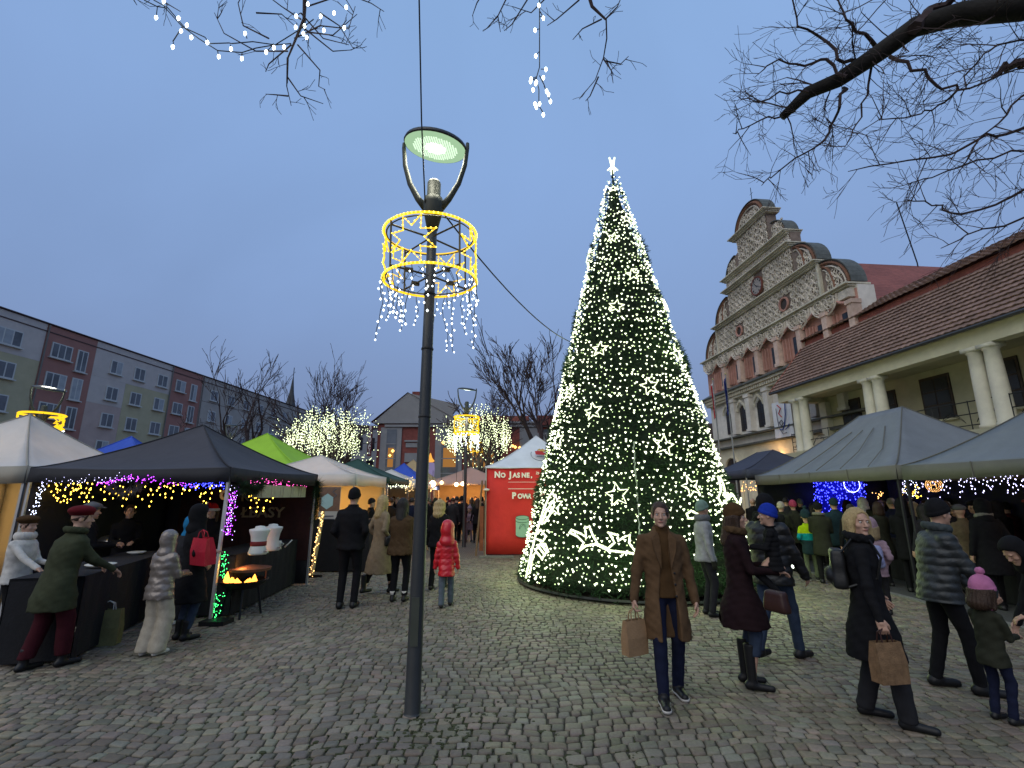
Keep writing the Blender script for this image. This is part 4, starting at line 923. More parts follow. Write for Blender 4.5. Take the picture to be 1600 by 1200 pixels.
for x0, x1 in ((604, 619), (690, 716), (735, 775), (846, 866)):
    b = MB(); b.box(rx(x0), rx(x1), -.17, -.13, 1.0, Ze - .6); f = b.build('window', PGL, rb)
    for q in range(1, 5): m_ = MB(); z_ = 1 + (Ze - 1.6) * q / 5; m_.box(rx(x0), rx(x1), -.2, -.171, z_ - .05, z_ + .05); m_.build('glazing_bar', GREYP, f)
    m_ = MB(); m_.box(rx(x0) + .2, rx(x1) - .2, -.176, -.172, rz(730), rz(700)); m_.build('lit_interior', WARM, f)
b = MB()
for px, py in ((693, 692), (703, 690), (615, 705), (611, 712), (801, 697), (805, 699), (812, 700)): b.octs([(rx(px), -.3, rz(py))], .17)
b.build('hanging_lamps', emi('window_lamp', (1, .5, .12), 4), rb)
b = MB(); b.box(rx(632), rx(655), -.2, -.003, rz(688), rz(690.5)); b.box(rx(633), rx(652), -.1, -.002, rz(722), rz(708)); b.box(rx(634), rx(652), -.08, -.002, rz(699), rz(692)); b.build('shop_canopy', GREYP, rb)
rs = MB(); rs.box(rx(579), rx(584.5), -1.0, -.8, rz(714), rz(668)); rs_ = rs.build('sign_board', mat('sign_maroon', (.10, .02, .025), .6, .1, 3, 0), rb)
for i, ch in enumerate('RESTAURACJA'):
    text('letter', ch, .37, Matrix.Translation((rx(581.8), -1.02, rz(671.5 + 3.95 * i))) @ RX90, mat('sign_letter', (.62, .6, .6), .6, 0, 3, 0), rs_, .01, 1.0, .008, 'CENTER')
text('shop_sign', 'Delik', .95, Matrix.Translation((rx(736), -.3, rz(745))) @ RX90, mat('sign_grey_letter', (.28, .36, .34), .6, 0, 3, 0), rb, .02, 1.0, .01)
b = MB(); b.box(rx(840), rx(905), -.6, 3, Ze - .2, Ze + .75); b.build('brick_parapet', BRICK, rb); b = MB(); b.box(rx(815), rx(888), -.7, -.602, Ze - 2.7, Ze - 1.0); b.build('grey_fascia', GREYP, rb)
# backdrop houses behind the tree row to close the square on the right of the brick building
hb = thing('far_terrace', 'low dark terrace closing the square behind the christmas tree', 'building', (12, 52, 0)); b = MB(); b.box(-8, 14, 0, 8, 0, 7.5); b.build('wall', BRICK, hb); b = MB(); b.prism([(-8.3, 7.5), (14.3, 7.5), (13, 9.4), (-7, 9.4)], -.3, 8.3); b.build('roof', RIM, hb)
# lit votive tower decoration near the lamp post
# ---------------------------------------------------------------- market tents
POLE = mat('tent_pole', (.42, .42, .42), .4, .1, 8, 0, metal=.5)
def canvas(name, col, tr=0.0):
    m = mat(name, col, .75, .09, 2.2, .55, 5)
    if tr:
        n = m.node_tree; b = n.nodes['Principled BSDF']; o = n.nodes['Material Output']; t = n.nodes.new('ShaderNodeBsdfTranslucent'); t.inputs[0].default_value = (*col, 1)
        mx = n.nodes.new('ShaderNodeMixShader'); mx.inputs[0].default_value = tr; n.links.new(b.outputs[0], mx.inputs[1]); n.links.new(t.outputs[0], mx.inputs[2]); n.links.new(mx.outputs[0], o.inputs[0])
    return m
def tent(label, cx_, cy_, sx, sy, rot, ze, zp, m, vh=.22, ridge=0.0, sag=.10, val=None, walls=(), wallm=None, seams=0, group=None, panels=1, polem=None):
    """canopy + valances + poles; ridge = length of the ridge along local y"""
    o = thing('market_tent', label, 'tent', (cx_, cy_, 0), rot, group)
    hx, hy = sx / 2, sy / 2; nseg = 14
    C = [(-hx, -hy), (hx, -hy), (hx, hy), (-hx, hy)]
    A = [(0, -ridge / 2), (0, -ridge / 2), (0, ridge / 2), (0, ridge / 2)]
    b = MB()
    for k in range(4):
        c0, c1, a0, a1 = C[k], C[(k + 1) % 4], A[k], A[(k + 1) % 4]; G_ = []
        if ridge and k in (1, 3): a0, a1 = (A[1], A[2]) if k == 1 else (A[3], A[0])
        if k == 0: a0, a1 = A[0], A[0]
        if k == 2: a0, a1 = A[2], A[2]
        for j in range(nseg + 1):
            t = j / nseg; row = []
            for i in range(nseg + 1):
                u = i / nseg; ex, ey = c0[0] + (c1[0] - c0[0]) * u, c0[1] + (c1[1] - c0[1]) * u; px_, py_ = a0[0] + (a1[0] - a0[0]) * u, a0[1] + (a1[1] - a0[1]) * u
                zz = ze + (zp - ze) * (t ** 1.28) - sag * sin(pi * u) * (1 - t) * t * 2.2 - .03 * sin(pi * u) * (1 - t) + .0035 * sin(u * 9 + t * 7 + cx_)
                row.append((ex + (px_ - ex) * t, ey + (py_ - ey) * t, zz))
            G_.append(row)
        for j in range(nseg):
            for i in range(nseg): b.quad(G_[j][i], G_[j][i + 1], G_[j + 1][i + 1], G_[j + 1][i])
    b.weld(); cn = b.build('canopy', m, o, True); md = cn.modifiers.new('cloth', 'SOLIDIFY'); md.thickness = .012; md.offset = -1
    for k in range(4):                              # hip seams
        b = MB(); P = []
        for j in range(nseg + 1): t = j / nseg; P.append((C[k][0] * (1 - t) + A[k][0] * t, C[k][1] * (1 - t) + A[k][1] * t, ze + (zp - ze) * t ** 1.28 + .006))
        b.tube(P, .012, 4); b.build('seam', val or m, cn)
    vm_ = val or m
    for k in range(4):
        c0, c1 = C[k], C[(k + 1) % 4]; b = MB(); n = 14; r1, r2 = [], []; L = hypot(c1[0] - c0[0], c1[1] - c0[1]); nx, ny = (c1[1] - c0[1]) / L, -(c1[0] - c0[0]) / L
        for i in range(n + 1):
            u = i / n; x, y = c0[0] + (c1[0] - c0[0]) * u, c0[1] + (c1[1] - c0[1]) * u; wv = .012 * sin(u * 40 + k * 2)
            zc = ze - .03 * sin(pi * u); r1.append((x + nx * .006, y + ny * .006, zc + .004)); r2.append((x + nx * (.012 + wv), y + ny * (.012 + wv), ze - vh - .015 * sin(pi * u * 3)))
        for i in range(n): b.quad(r2[i], r2[i + 1], r1[i + 1], r1[i])
        b.weld(); v_ = b.build('valance', vm_, o, True); md = v_.modifiers.new('cloth', 'SOLIDIFY'); md.thickness = .006
        for q in range(1, panels):
            u = q / panels; x, y = c0[0] + (c1[0] - c0[0]) * u + nx * .02, c0[1] + (c1[1] - c0[1]) * u + ny * .02; s_ = MB(); s_.box(x - .008, x + .008, y - .008, y + .008, ze - vh, ze - .01); s_.build('seam', vm_, v_)
    for k in range(4):
        b = MB(); x, y = C[k][0] * .985, C[k][1] * .985; b.box(x - .02, x + .02, y - .02, y + .02, .02, ze - .01); b.box(x - .05, x + .05, y - .05, y + .05, 0, .02); b.build('pole', polem or POLE, o)
    for k in walls:
        c0, c1 = C[k], C[(k + 1) % 4]; b = MB(); n = 20; nx, ny = (c1[1] - c0[1]), -(c1[0] - c0[0]); L = hypot(nx, ny); nx /= L; ny /= L; P = []
        for z_ in (.03, .6, 1.2, 1.8, ze - .03):
            P.append([(c0[0] + (c1[0] - c0[0]) * (.01 + .98 * i / n) - nx * (.03 + .014 * sin(i * 1.3 + z_ * .35)), c0[1] + (c1[1] - c0[1]) * (.01 + .98 * i / n) - ny * (.03 + .014 * sin(i * 1.3 + z_ * .35)), z_) for i in range(n + 1)])
        for j in range(4):
            for i in range(n): b.quad(P[j][i], P[j][i + 1], P[j + 1][i + 1], P[j + 1][i])
        b.weld(); w_ = b.build('side_wall', wallm or m, o, True); md = w_.modifiers.new('cloth', 'SOLIDIFY'); md.thickness = .006
    return o
def table(label, x0, y0, x1, y1, wd, h, m, skirt=.03):
    L = hypot(x1 - x0, y1 - y0); a = atan2(y1 - y0, x1 - x0); o = thing('counter_table', label, 'counter', (x0, y0, 0), a); hh = h
    b = MB(); b.box(0, L, -wd / 2, wd / 2, hh - .03, hh); b.build('table_top', m, o)
    b = MB(); n = int(L / .07)
    for s_ in (-1, 1):
        for i in range(n):
            def P(i, z_): return (i * L / n, s_ * (wd / 2 + .008 + .012 * sin(i * 1.7) * (1 - z_ / hh)), z_)
            q = (P(i, skirt), P(i + 1, skirt), P(i + 1, hh - .002), P(i, hh - .002)); b.quad(*(q if s_ < 0 else q[::-1]))
    for x in (0, L): b.quad((x, -wd / 2, skirt), (x, wd / 2, skirt), (x, wd / 2, hh - .002), (x, -wd / 2, hh - .002))
    b.build('table_skirt', m, o, True); return o
BLACKC = mat('black_tablecloth', (.012, .012, .014), .9, .2, 6, .3, 40)
NAVY = canvas('charcoal_canvas', (.050, .048, .056)); CHARV = canvas('charcoal_valance', (.020, .020, .024))
WHT = canvas('white_canvas', (.72, .70, .66), .35); GREYC = canvas('grey_blue_canvas', (.165, .178, .19)); GREYV = canvas('grey_valance', (.125, .12, .10))
# 1 charcoal tent on the left
TA = tent('big charcoal pop-up tent on the left with purple and yellow fairy lights', -6.05, 9.35, 3.35, 3.1, radians(-3), 2.27, 3.18, NAVY, .22, 0, .10, CHARV, (2, 3), CHARV)
# 2 white tent far left with warm light inside
WWARM = canvas('cream_wall_canvas', (.50, .45, .34), .45)
TB = tent('white tent at the left edge glowing yellow inside', -9.9, 9.75, 3.3, 3.4, radians(4), 2.32, 3.46, WHT, .28, 0, .12, canvas('cream_valance', (.42, .39, .32), .3), (1, 2, 3), WWARM)
lamp_light('tent_bulb_light', (-.3, -.2, 1.55), 150, (1, .62, .22), .08, TB)
b = MB(); b.lathe([(.01, 0), (.05, -.04), (.06, -.1), (.01, -.15)], (-.3, -.2, 1.75), 8); b.build('light_bulb', emi('bulb_warm', (1, .62, .22), 9), TB)
# 3.. row on the left behind
TC = tent('white tent behind the tall man in black, its inside lit orange', -5.6, 14.2, 3.1, 3.1, 0, 2.38, 2.98, WHT, .3, 0, .1, None, (2, 3), WWARM)
lamp_light('tent_bulb_light', (.3, .2, 1.5), 150, (1, .5, .12), .08, TC)
b = MB(); b.lathe([(.01, 0), (.05, -.04), (.06, -.1), (.01, -.15)], (.3, .2, 1.7), 8); b.build('light_bulb', emi('bulb_orange', (1, .5, .12), 9), TC)
TD = tent('dark green tent behind the white tent', -5.75, 18.1, 3.2, 3.3, 0, 2.42, 3.15, canvas('bottle_green_canvas', (.022, .060, .045)), .2, 0, .1, None, (3,))
TE = tent('low white tent next to the blue tent', -5.4, 21.8, 3.1, 3.1, 0, 2.35, 2.95, WHT, .25, 0, .1, None, (2, 3), WWARM)
TF = tent('red tent by the brick building', -7.3, 25.0, 3.2, 3.2, 0, 2.5, 3.35, canvas('red_canvas', (.30, .018, .02)), .2, .0, .1)
TG = tent('bright blue tent between red and yellow tents', -5.6, 25.2, 3.3, 3.1, 0, 2.3, 3.45, canvas('blue_canvas', (.03, .08, .42)), .2, 0, .1)
TH_ = tent('cream tent with a pointed top lit yellow beside the lamp post', -5.9, 29.0, 3.2, 3.2, 0, 2.6, 3.9, canvas('straw_canvas', (.55, .42, .24), .4), .2, 0, .1)
PK = canvas('pink_lit_canvas', (.55, .44, .40), .55)  # white canvas, with the pink of the light inside put into its colour
TI_ = tent('long pale tent lit pink from inside across the far end of the aisle', -2.15, 26.0, 4.6, 3.4, 0, 2.45, 3.25, PK, .14, 1.2, .05, PK, (2,), canvas('warm_back_wall', (.5, .35, .2), .4)); 
TI_.rotation_euler = (0, 0, 0)
for i, (x, y, p) in enumerate(((-1.6, -.6, 110), (.0, -.3, 110), (1.2, -.6, 110))):
    lamp_light('tent_bulb_light', (x, y, 2.05), p, (1, .50, .16), .08, TI_)
BULB = emi('bulb_yellow', (1, .66, .3), 12)
for px, py, r_ in ((676, 756, .16), (690, 754, .08), (713, 757, .10), (723, 756, .10)):
    p_ = atY(px, py, 24.2); lb = thing('hanging_bulb', {676: 'largest and brightest hanging bulb beside the lamp post', 690: 'small hanging bulb second from the lamp post', 713: 'third hanging bulb from the lamp post under the pale tent', 723: 'hanging bulb nearest the red tent at the aisle end'}[px], 'lamp', tuple(p_))
    b = MB(); b.lathe([(r_ * .3, r_), (r_ * .9, r_ * .4), (r_, -.1 * r_), (r_ * .7, -r_ * .7), (.01, -r_)], (0, 0, 0), 10); b.build('glass', BULB, lb, True); b = MB(); b.tube([(0, 0, r_), (0, 0, r_ + .5)], .012, 4); b.build('cord', CHARV, lb)
lamp_light('bulb_light', (0, 0, -.25), 90, (1, .55, .2), .1, lb)
TJ = tent('bright blue tent behind the white and charcoal tents', -12.7, 16.0, 3.6, 3.4, radians(8), 2.5, 3.75, MATS['blue_canvas'], .2, 0, .1)
TK = tent('lime green tent roof behind the charcoal tent', -9.4, 18.4, 5.2, 3.6, radians(-8), 2.75, 4.15, canvas('lime_canvas', (.28, .50, .03)), .2, 0, .05)
# the red promotional tent
RW = canvas('red_banner_wall', (.60, .035, .030)); WT = canvas('clean_white_canvas', (.60, .62, .66))
TR = tent('tent with red printed walls and a white pointed roof beside the christmas tree', .88, 17.55, 3.5, 3.4, 0, 2.74, 3.95, WT, .04, 0, -.04, WT, (0, 3, 1), RW)
WL = mat('white_print', (.85, .80, .72), .8, .03, 3, 0); MINT = mat('mint_print', (.30, .50, .38), .8, .08, 6, 0); INK = mat('dark_print', (.06, .12, .10), .8, .1, 4, 0)
def rtext(s, size, x, z_, **k): return text('lettering', s, size, Matrix.Translation((x, -1.745, z_)) @ RX90, WL, TR, .004, **k)
def caps(s, x, z_, big, small):
    for i, ch in enumerate(s):
        sz = big if (i == 0 or s[i - 1] == ' ') and ch.isalpha() else small
        if ch == ' ': x += small * .62; continue
        rtext(ch, sz, x, z_, sx=.95, bold=.010 * sz / .2); x += sz * (.69 if ch not in 'IJ,' else .42) * (1.12 if ch in 'MWNO' else 1)
    return x
x_ = caps('NO JASNE,', -1.45, 2.40, .26, .205); rtext('ŻE', .095, x_ + .08, 2.50, bold=.003); caps('SZ', x_ + .34, 2.40, .26, .205)
caps('POWRÓT', -.88, 1.74, .26, .205)
b = MB(); b.box(-1.0, 1.6, -1.748, -1.742, 2.245, 2.255); b.box(-1.0, 1.6, -1.748, -1.742, 2.03, 2.045); b.build('printed_line', WL, TR)
for jx, jz, jw, jh in ((-.55, .62, .42, .62), (-.05, .75, .34, .50)):
    b = MB(); b.prism(arc(jx, jz, jw / 2, jh * .12, 180, 360, 10) + [(jx + jw / 2, jz + jh * .85)] + arc(jx, jz + jh * .85, jw / 2, jh * .1, 0, 180, 10)[1:], -1.748, -1.744); j = b.build('printed_jar', MINT, TR)
    b = MB(); y_ = -1.752; b.tube([(x, y_, z_) for x, z_ in arc(jx, jz + jh * .85, jw / 2, jh * .1, 0, 340, 14)], .008, 4, closed=True); b.tube([(x, y_, z_) for x, z_ in arc(jx, jz + jh * .70, jw / 2 * 1.02, jh * .1, 180, 360, 10)], .008, 4)
    b.tube([(jx + .1 * cos(a * .6), y_, jz + .25 + .08 * sin(a)) for a in range(0, 12)], .006, 3); b.tube([(x, y_, z_) for x, z_ in arc(jx, jz, jw / 2, jh * .12, 180, 360, 10)], .008, 4); b.build('printed_outline', INK, j)
# logo on the gable slope: oval ring with a red emblem and a yellow crown
sl_ = atan2(1.21, 1.70); MG = Matrix.Translation((.14, -1.02, 3.235)) @ Matrix.Rotation(sl_ - pi / 2, 4, 'X') @ Matrix.Translation((0, -.045, 0))
MG = Matrix.Translation((.12, -1.16, 3.14)) @ Matrix.Rotation(-(pi / 2 - sl_), 4, 'X') @ Matrix.Translation((0, -.06, 0))
def pr(b, pts, w_=.012, d=0): b.tube([MG @ Vector((x, d, z_)) for x, z_ in pts], w_, 4)
b = MB(); pr(b, arc(0, 0, .36, .42, -165, -15, 14) + [], .012); pr(b, arc(0, 0, .36, .42, -15, 20, 4), .012); pr(b, arc(0, 0, .36, .42, 160, 195, 4), .012); b.build('logo_ring', mat('ring_print', (.14, .16, .2), .8, 0, 3, 0), TR)
b = MB(); b.prism([(-.2, -.02), (-.22, .2), (.0, .22), (.08, .1), (.24, .02), (.2, -.06), (0, -.04)][::-1], -.006, .0, MG); b.build('logo_emblem', REDP, TR)
b = MB(); pr(b, [(-.12, .24), (-.06, .33), (0, .26), (.05, .34), (.1, .26), (.16, .22), (.2, .1)], .024); pr(b, [(-.06, .22), (.12, .2)], .03); b.build('logo_crown', mat('ochre_print', (.55, .33, .08), .8, 0, 3, 0), TR)
b = MB()
for i in range(9): b.box(-.16 + i * .036, -.135 + i * .036, -.006, 0, -.16, -.12, MG)
b.build('logo_lettering', INK, TR)
b = MB(); b.lathe([(.05, -.03), (.10, .0), (.10, .03), (.03, .05)], (-1.70, -1.78, 2.0), 12); b.build('spot_lamp', WL, TR)
bc = thing('folding_panel', 'narrow wooden framed board leaning at the left side of the red tent', 'board', (-1.12, 15.7, 0)); b = MB()
b.tube([(.0, 0, 0), (.16, .1, 2.3)], .03, 5); b.tube([(.26, 0, 0), (.26, .1, 2.3)], .02, 5); b.build('frame', mat('raw_timber', (.16, .10, .06), .8, .3, 6, .2), bc); b = MB(); b.box(.10, .22, .03, .05, .15, 1.5); b.build('board', mat('rust_board', (.20, .06, .03), .8, .3, 6, .2), bc)
# right-hand row
TL = tent('first big grey blue tent with seamed panels before the colonnaded house', 9.65, 12.45, 4.1, 5.65, 0, 2.42, 3.98, GREYC, .27, 1.5, .12, GREYV, (1, 2), CHARV, panels=4, polem=CHARV)
b = MB()
for u in (-.62, -.30, .02, .36):                       # panel seams running up the aisle-side slope
    b.tube([(-2.06, u * 2.8 - .35, 2.44), (-1.3, u * 2.4 - .1, 2.44 + 1.54 * (.37 ** 1.28) + .0), (-.5, u * 1.2, 2.44 + 1.5 * (.76 ** 1.28))], .012, 4)
b.build('seam', GREYV, TL)
TM = tent('second big grey blue tent at the right edge of the square', 9.65, 6.55, 4.1, 5.9, 0, 2.40, 4.0, GREYC, .27, 1.5, .12, GREYV, (1,), CHARV, panels=4, polem=CHARV)
TN = tent('small dark navy tent beside the christmas tree before the town hall', 10.1, 19.3, 3.3, 3.3, 0, 2.75, 3.55, canvas('navy_canvas', (.045, .050, .075)), .3, 1.2, .08, None, (1,), CHARV)
text('lettering', 'Morsy', .22, Matrix.Translation((-1.68, -.6, 2.52)) @ Matrix.Rotation(-pi / 2, 4, 'Z') @ RX90, WL, TN, .004) if False else None
# furniture of the charcoal stall
t1 = table('long black draped counter with plates under the charcoal tent', -5.35, 5.9, -6.15, 8.6, .7, .92, BLACKC)
t2 = table('black draped side counter carrying two white urns', -4.75, 8.05, -4.95, 10.9, .7, .92, BLACKC)
PLATE = mat('white_ceramic', (.62, .62, .58), .35, .05, 5, 0); STEEL = mat('brushed_steel', (.4, .4, .4), .3, .1, 5, 0, metal=.9)
for (px, py, r_, lb) in ((157, 886, .17, 'wide white plate at the near end of the black counter'), (213, 866, .13, 'small white plate farther along the black counter')):
    p = G(px, py, .925); pl = MB(); pl.lathe([(r_ * .5, 0), (r_, .035), (r_ * .97, .042), (r_ * .45, .012)], (0, 0, 0), 20); o = pl.build('plate', PLATE, smooth=True); o.location = p; tag(o, lb, 'plate')
p = G(193, 850, 1.0); pl = MB(); pl.lathe([(.09, -.07), (.19, .08), (.20, .10), (.17, .09)], (0, 0, 0), 20); o = pl.build('bowl', mat('cream_bowl', (.45, .45, .34), .5, .05, 5, 0), smooth=True); o.location = p + Vector((0, 0, -.0)); tag(o, 'cream mixing bowl on the black counter', 'bowl')
p = G(172, 850, .98); pl = MB(); pl.lathe([(.16, -.05), (.17, .05), (.11, .13), (.02, .16)], (0, 0, 0), 16, sx=1.4); o = pl.build('serving_dish', STEEL, smooth=True); o.location = p; tag(o, 'shiny covered serving dish on the black counter', 'dish')
def urn(px, py, lb, band):
    p = G(px, py, .925); o = thing('drink_urn', lb, 'urn', tuple(p)); b = MB(); b.lathe([(.135, 0), (.14, .03), (.115, .12), (.11, .18), (.125, .28), (.155, .36), (.155, .385), (.08, .40), (.07, .43), (.01, .44)], (0, 0, 0), 20); b.build('body', PLATE, o, True)
    if band: b = MB(); b.lathe([(.117, .13), (.121, .15), (.121, .19), (.117, .2)], (0, 0, 0), 20); b.build('band', mat('dark_red_band', (.18, .02, .02), .6, .1, 5, 0), o, True)
    b = MB(); b.tube([(.13, -.05, .05), (.2, -.08, .06), (.2, -.08, .03)], .015, 6); b.build('tap', STEEL, o)
urn(402, 866, 'white waisted drink urn with a dark red band, nearer of two', True); urn(423, 860, 'plain white waisted drink urn, behind the banded one', False)
p = G(434, 857, .925); cp = MB(); cp.lathe([(.05, 0), (.055, .12), (.05, .13)], (0, 0, 0), 14); cp.tube([(.05, 0, .1), (.10, 0, .08), (.05, 0, .03)], .008, 5); cp.tube([(.12, 0, .02), (.22, .05, .14)], .01, 5); o = cp.build('mug', PLATE, smooth=True); o.location = p; tag(o, 'white mug with spoon right of the two urns', 'mug')
# board behind the side counter with hand-made letters
BRN = mat('dark_brown_board', (.035, .012, .010), .85, .3, 5, .2)
wb = thing('menu_board', 'dark brown board with pale hand made letters at the back of the charcoal tent', 'board', (-6.0, 10.75, 0))
b = MB(); b.box(-1.2, 1.65, 0, .05, .5, 2.1); b.build('board', BRN, wb)
LT = mat('straw_letter', (.28, .22, .12), .8, .2, 8, 0)
text('lettering', 'KIE', .28, Matrix.Translation((.1, -.012, 1.72)) @ RX90, LT, wb, .008, 1.1, .006); text('lettering', 'ŁBASY', .30, Matrix.Translation((.15, -.012, 1.38)) @ RX90, LT, wb, .008, 1.1, .006)
p = atY(343, 780, 7.95); gl = text('letter', 'G', .20, Matrix.Translation(p) @ RX90, mat('gold_letter', (.5, .28, .04), .6, .1, 5, 0), None, .012, 1, .01); gl.name = 'letter_sign'; tag(gl, 'gold letter G hanging in the charcoal tent beside its lit corner post', 'letter')
hp = thing('header_panel', 'cream cloth strip with tinsel along the top of the charcoal tent side', 'banner', (-4.32, 8.2, 0), radians(93)); b = MB(); n = 24
for i in range(n): b.box(i * .1, i * .1 + .1, -.01 + .01 * sin(i * 1.4), .01 + .01 * sin(i * 1.4), 1.80, 2.02)
b.build('cloth', mat('cream_cloth', (.42, .39, .28), .9, .1, 8, .4, 30), hp)
# garlands
NEEDLE = mat('pine_needle', (.022, .050, .022), .8, .4, 20, 0)
def needles(b, pts, r_, L, n):
    for i in range(n):
        k = rnd.random() * (len(pts) - 1); j = int(k); p = Vector(pts[j]).lerp(Vector(pts[j + 1]), k - j); d = Vector((rnd.gauss(0, 1), rnd.gauss(0, 1), rnd.gauss(-.2, 1))).normalized()
        a = p + d * r_ * .2; e = p + d * (r_ + rnd.random() * L); s_ = d.cross(Vector((rnd.random(), rnd.random(), 1))).normalized() * .006
        b.add([a - s_, a + s_, e], [(0, 1, 2)])
for (P, r_, lb) in (([(-4.28, 10.75, 2.1), (-4.3, 10.85, 1.8), (-4.33, 10.85, 1.3)], .14, 'pine garland hanging down the far corner of the charcoal tent'), ([(-4.38, 7.85, 1.98), (-4.3, 8.2, 1.93), (-4.36, 8.5, 2.05)], .11, 'pine garland knotted at the near corner of the charcoal tent')):
    b = MB(); needles(b, P, r_, .10, 1500); o = b.build('garland', NEEDLE); tag(o, lb, 'garland')
b = MB(); c0 = atY(196, 762, 7.9); needles(b, [c0 + Vector((.25 * cos(a), 0, .12 * sin(a) + .05)) for a in np.linspace(0, 6.3, 12)], .07, .08, 1300); o = b.build('wreath', mat('frosted_twig', (.16, .15, .14), .8, .4, 20, 0)); tag(o, 'frosted wreath hanging under the front edge of the charcoal tent', 'wreath')
# grill with fire
gr = thing('fire_bowl', 'black fire bowl with orange flames beside the lit tent post', 'grill', tuple(G(374, 962)))
b = MB(); b.lathe([(.05, .38), (.25, .42), (.36, .52), (.37, .54), (.32, .53), (.1, .45)], (0, 0, 0), 20); b.build('bowl', IRON, gr, True)
b = MB()
for a in range(4): b.tube([(.22 * cos(a * pi / 2 + .5), .22 * sin(a * pi / 2 + .5), .42), (.30 * cos(a * pi / 2 + .5), .30 * sin(a * pi / 2 + .5), 0)], .018, 5)
b.build('legs', IRON, gr)
b = MB(); b.lathe([(.30, .66), (.31, .70), (.05, .74)], (.04, .1, 0), 18); b.tube([(.3, .1, .5), (.3, .1, .68)], .012, 4); b.tube([(-.25, .1, .5), (-.25, .1, .68)], .012, 4); b.build('grate', mat('rusty_plate', (.16, .07, .04), .7, .3, 8, .2), gr)
b = MB()
for fx, fy, fh in ((-.2, -.12, .17), (-.14, -.08, .10), (.12, -.1, .06), (.22, -.1, .13), (0, -.15, .05), (-.05, -.1, .07), (.17, -.14, .08)): b.lathe([(.035, 0), (.05, fh * .25), (.028, fh * .6), (.004, fh)], (fx, fy, .50), 7)
b.build('flames', emi('flame', (1, .32, .04), 5, True), gr, True); lamp_light('fire_light', (0, -.1, .72), 9, (1, .4, .1), .1, gr)
# plinth under lit corner post
b = MB(); b.box(-.18, .18, -.14, .14, 0, .06); o = b.build('post_weight', IRON); o.location = G(338, 975); tag(o, 'black base plate under the green lit tent post', 'weight')
# carrier bag under the counter
def paper_bag(p, yaw, wd, hh, m, lb, hm=None, tilt=0, name='paper_bag'):
    o = thing(name, lb, 'bag', tuple(p), yaw); o.rotation_euler = (tilt, 0, yaw); d = wd * .42; b = MB()
    vs = []
    for z_, f_ in ((0, 1), (hh * .5, 1.02), (hh, .93)):
        vs += [(-wd / 2 * f_, -d / 2 * (1 if z_ < hh else .55), z_), (0, -d / 2 * (1 if z_ < hh else .6) - .004, z_), (wd / 2 * f_, -d / 2 * (1 if z_ < hh else .55), z_), (wd / 2 * f_ * .93, 0, z_), (wd / 2 * f_, d / 2 * (1 if z_ < hh else .55), z_), (0, d / 2 * (1 if z_ < hh else .6), z_), (-wd / 2 * f_, d / 2 * (1 if z_ < hh else .55), z_), (-wd / 2 * f_ * .93, 0, z_)]
    b.add(vs, [(r_ * 8 + k, r_ * 8 + (k + 1) % 8, r_ * 8 + 8 + (k + 1) % 8, r_ * 8 + 8 + k) for r_ in range(2) for k in range(8)] + [tuple(range(7, -1, -1))]); x = b.build('body', m, o); md = x.modifiers.new('t', 'SOLIDIFY'); md.thickness = .002
    for s_ in (-1, 1): b = MB(); b.tube([(-wd * .2, s_ * d * .25, hh * .95), (-wd * .17, s_ * d * .12, hh + .07), (0, 0, hh + .10), (wd * .17, s_ * d * .12, hh + .07), (wd * .2, s_ * d * .25, hh * .95)], .006, 5); b.build('handle', hm or m, o)
    return o
KRAFT = mat('kraft_paper', (.27, .165, .085), .8, .12, 10, .2); OLB = mat('olive_shopper', (.16, .15, .06), .7, .3, 5, .3)
paper_bag(G(160, 1008), .25, .34, .42, OLB, 'tall olive printed shopping bag with pale handles standing by the counter', mat('pale_handle', (.5, .5, .46), .7, .1, 5, 0), name='shopping_bag')
# poster and lit post at the white tent
ps = thing('poster', 'long hanging poster with a pale blue hexagon on the white tent front', 'poster', tuple(atY(514, 800, 12.55)))
b = MB(); b.box(-.26, .26, -.01, .01, -.78, .62); b.build('sheet', mat('poster_white', (.42, .40, .38), .8, .06, 3, .1), ps)
b = MB(); b.box(-.255, .255, -.014, -.011, .02, .615); b.build('brown_print', mat('poster_brown', (.17, .10, .07), .8, .3, 4, 0), ps)
b = MB(); b.prism([(.17 * cos(radians(a)) - .06, .17 * sin(radians(a)) * 1.15 + .26) for a in range(330, -30, -60)], -.02, -.015); b.build('hexagon_print', mat('poster_blue', (.34, .50, .50), .8, .05, 3, 0), ps)
b = MB()
for i, (a, w_) in enumerate(((-.12, .26), (-.2, .30), (-.27, .34), (-.4, .36), (-.47, .36), (-.54, .36), (-.61, .36), (-.68, .3))): b.box(-w_ / 2, w_ / 2, -.014, -.011, a, a + (.035 if i < 3 else .018))
b.tube([(.15, -.015, .58), (.06, -.015, .5), (.17, -.015, .42), (.08, -.015, .34)], .014, 4); b.build('printed_lines', GRYP, ps)
t3 = table('black draped counter below the poster of the white tent', -5.0, 12.75, -3.55, 12.75, .5, 1.25, BLACKC)
lp = thing('light_box_post', 'slanting clear post full of yellow lights at the corner of the white tent', 'decoration', tuple(G(487, 902))); b = MB(); q = atY(505, 800, 12.4) - G(487, 902); b.tube([(0, 0, .05), q], .045, 6); b.build('post', mat('clear_plastic', (.5, .35, .15), .3, .2, 5, 0), lp)
b = MB(); b.octs([q * t + Vector((rnd.uniform(-.05, .05), -.05, 0)) for t in np.linspace(.02, 1, 40)], .018); b.build('bulbs', emi('warm_led', (1, .6, .2), 5), lp); b = MB(); b.box(-.22, .22, -.05, .05, 0, .05); b.build('foot', IRON, lp)
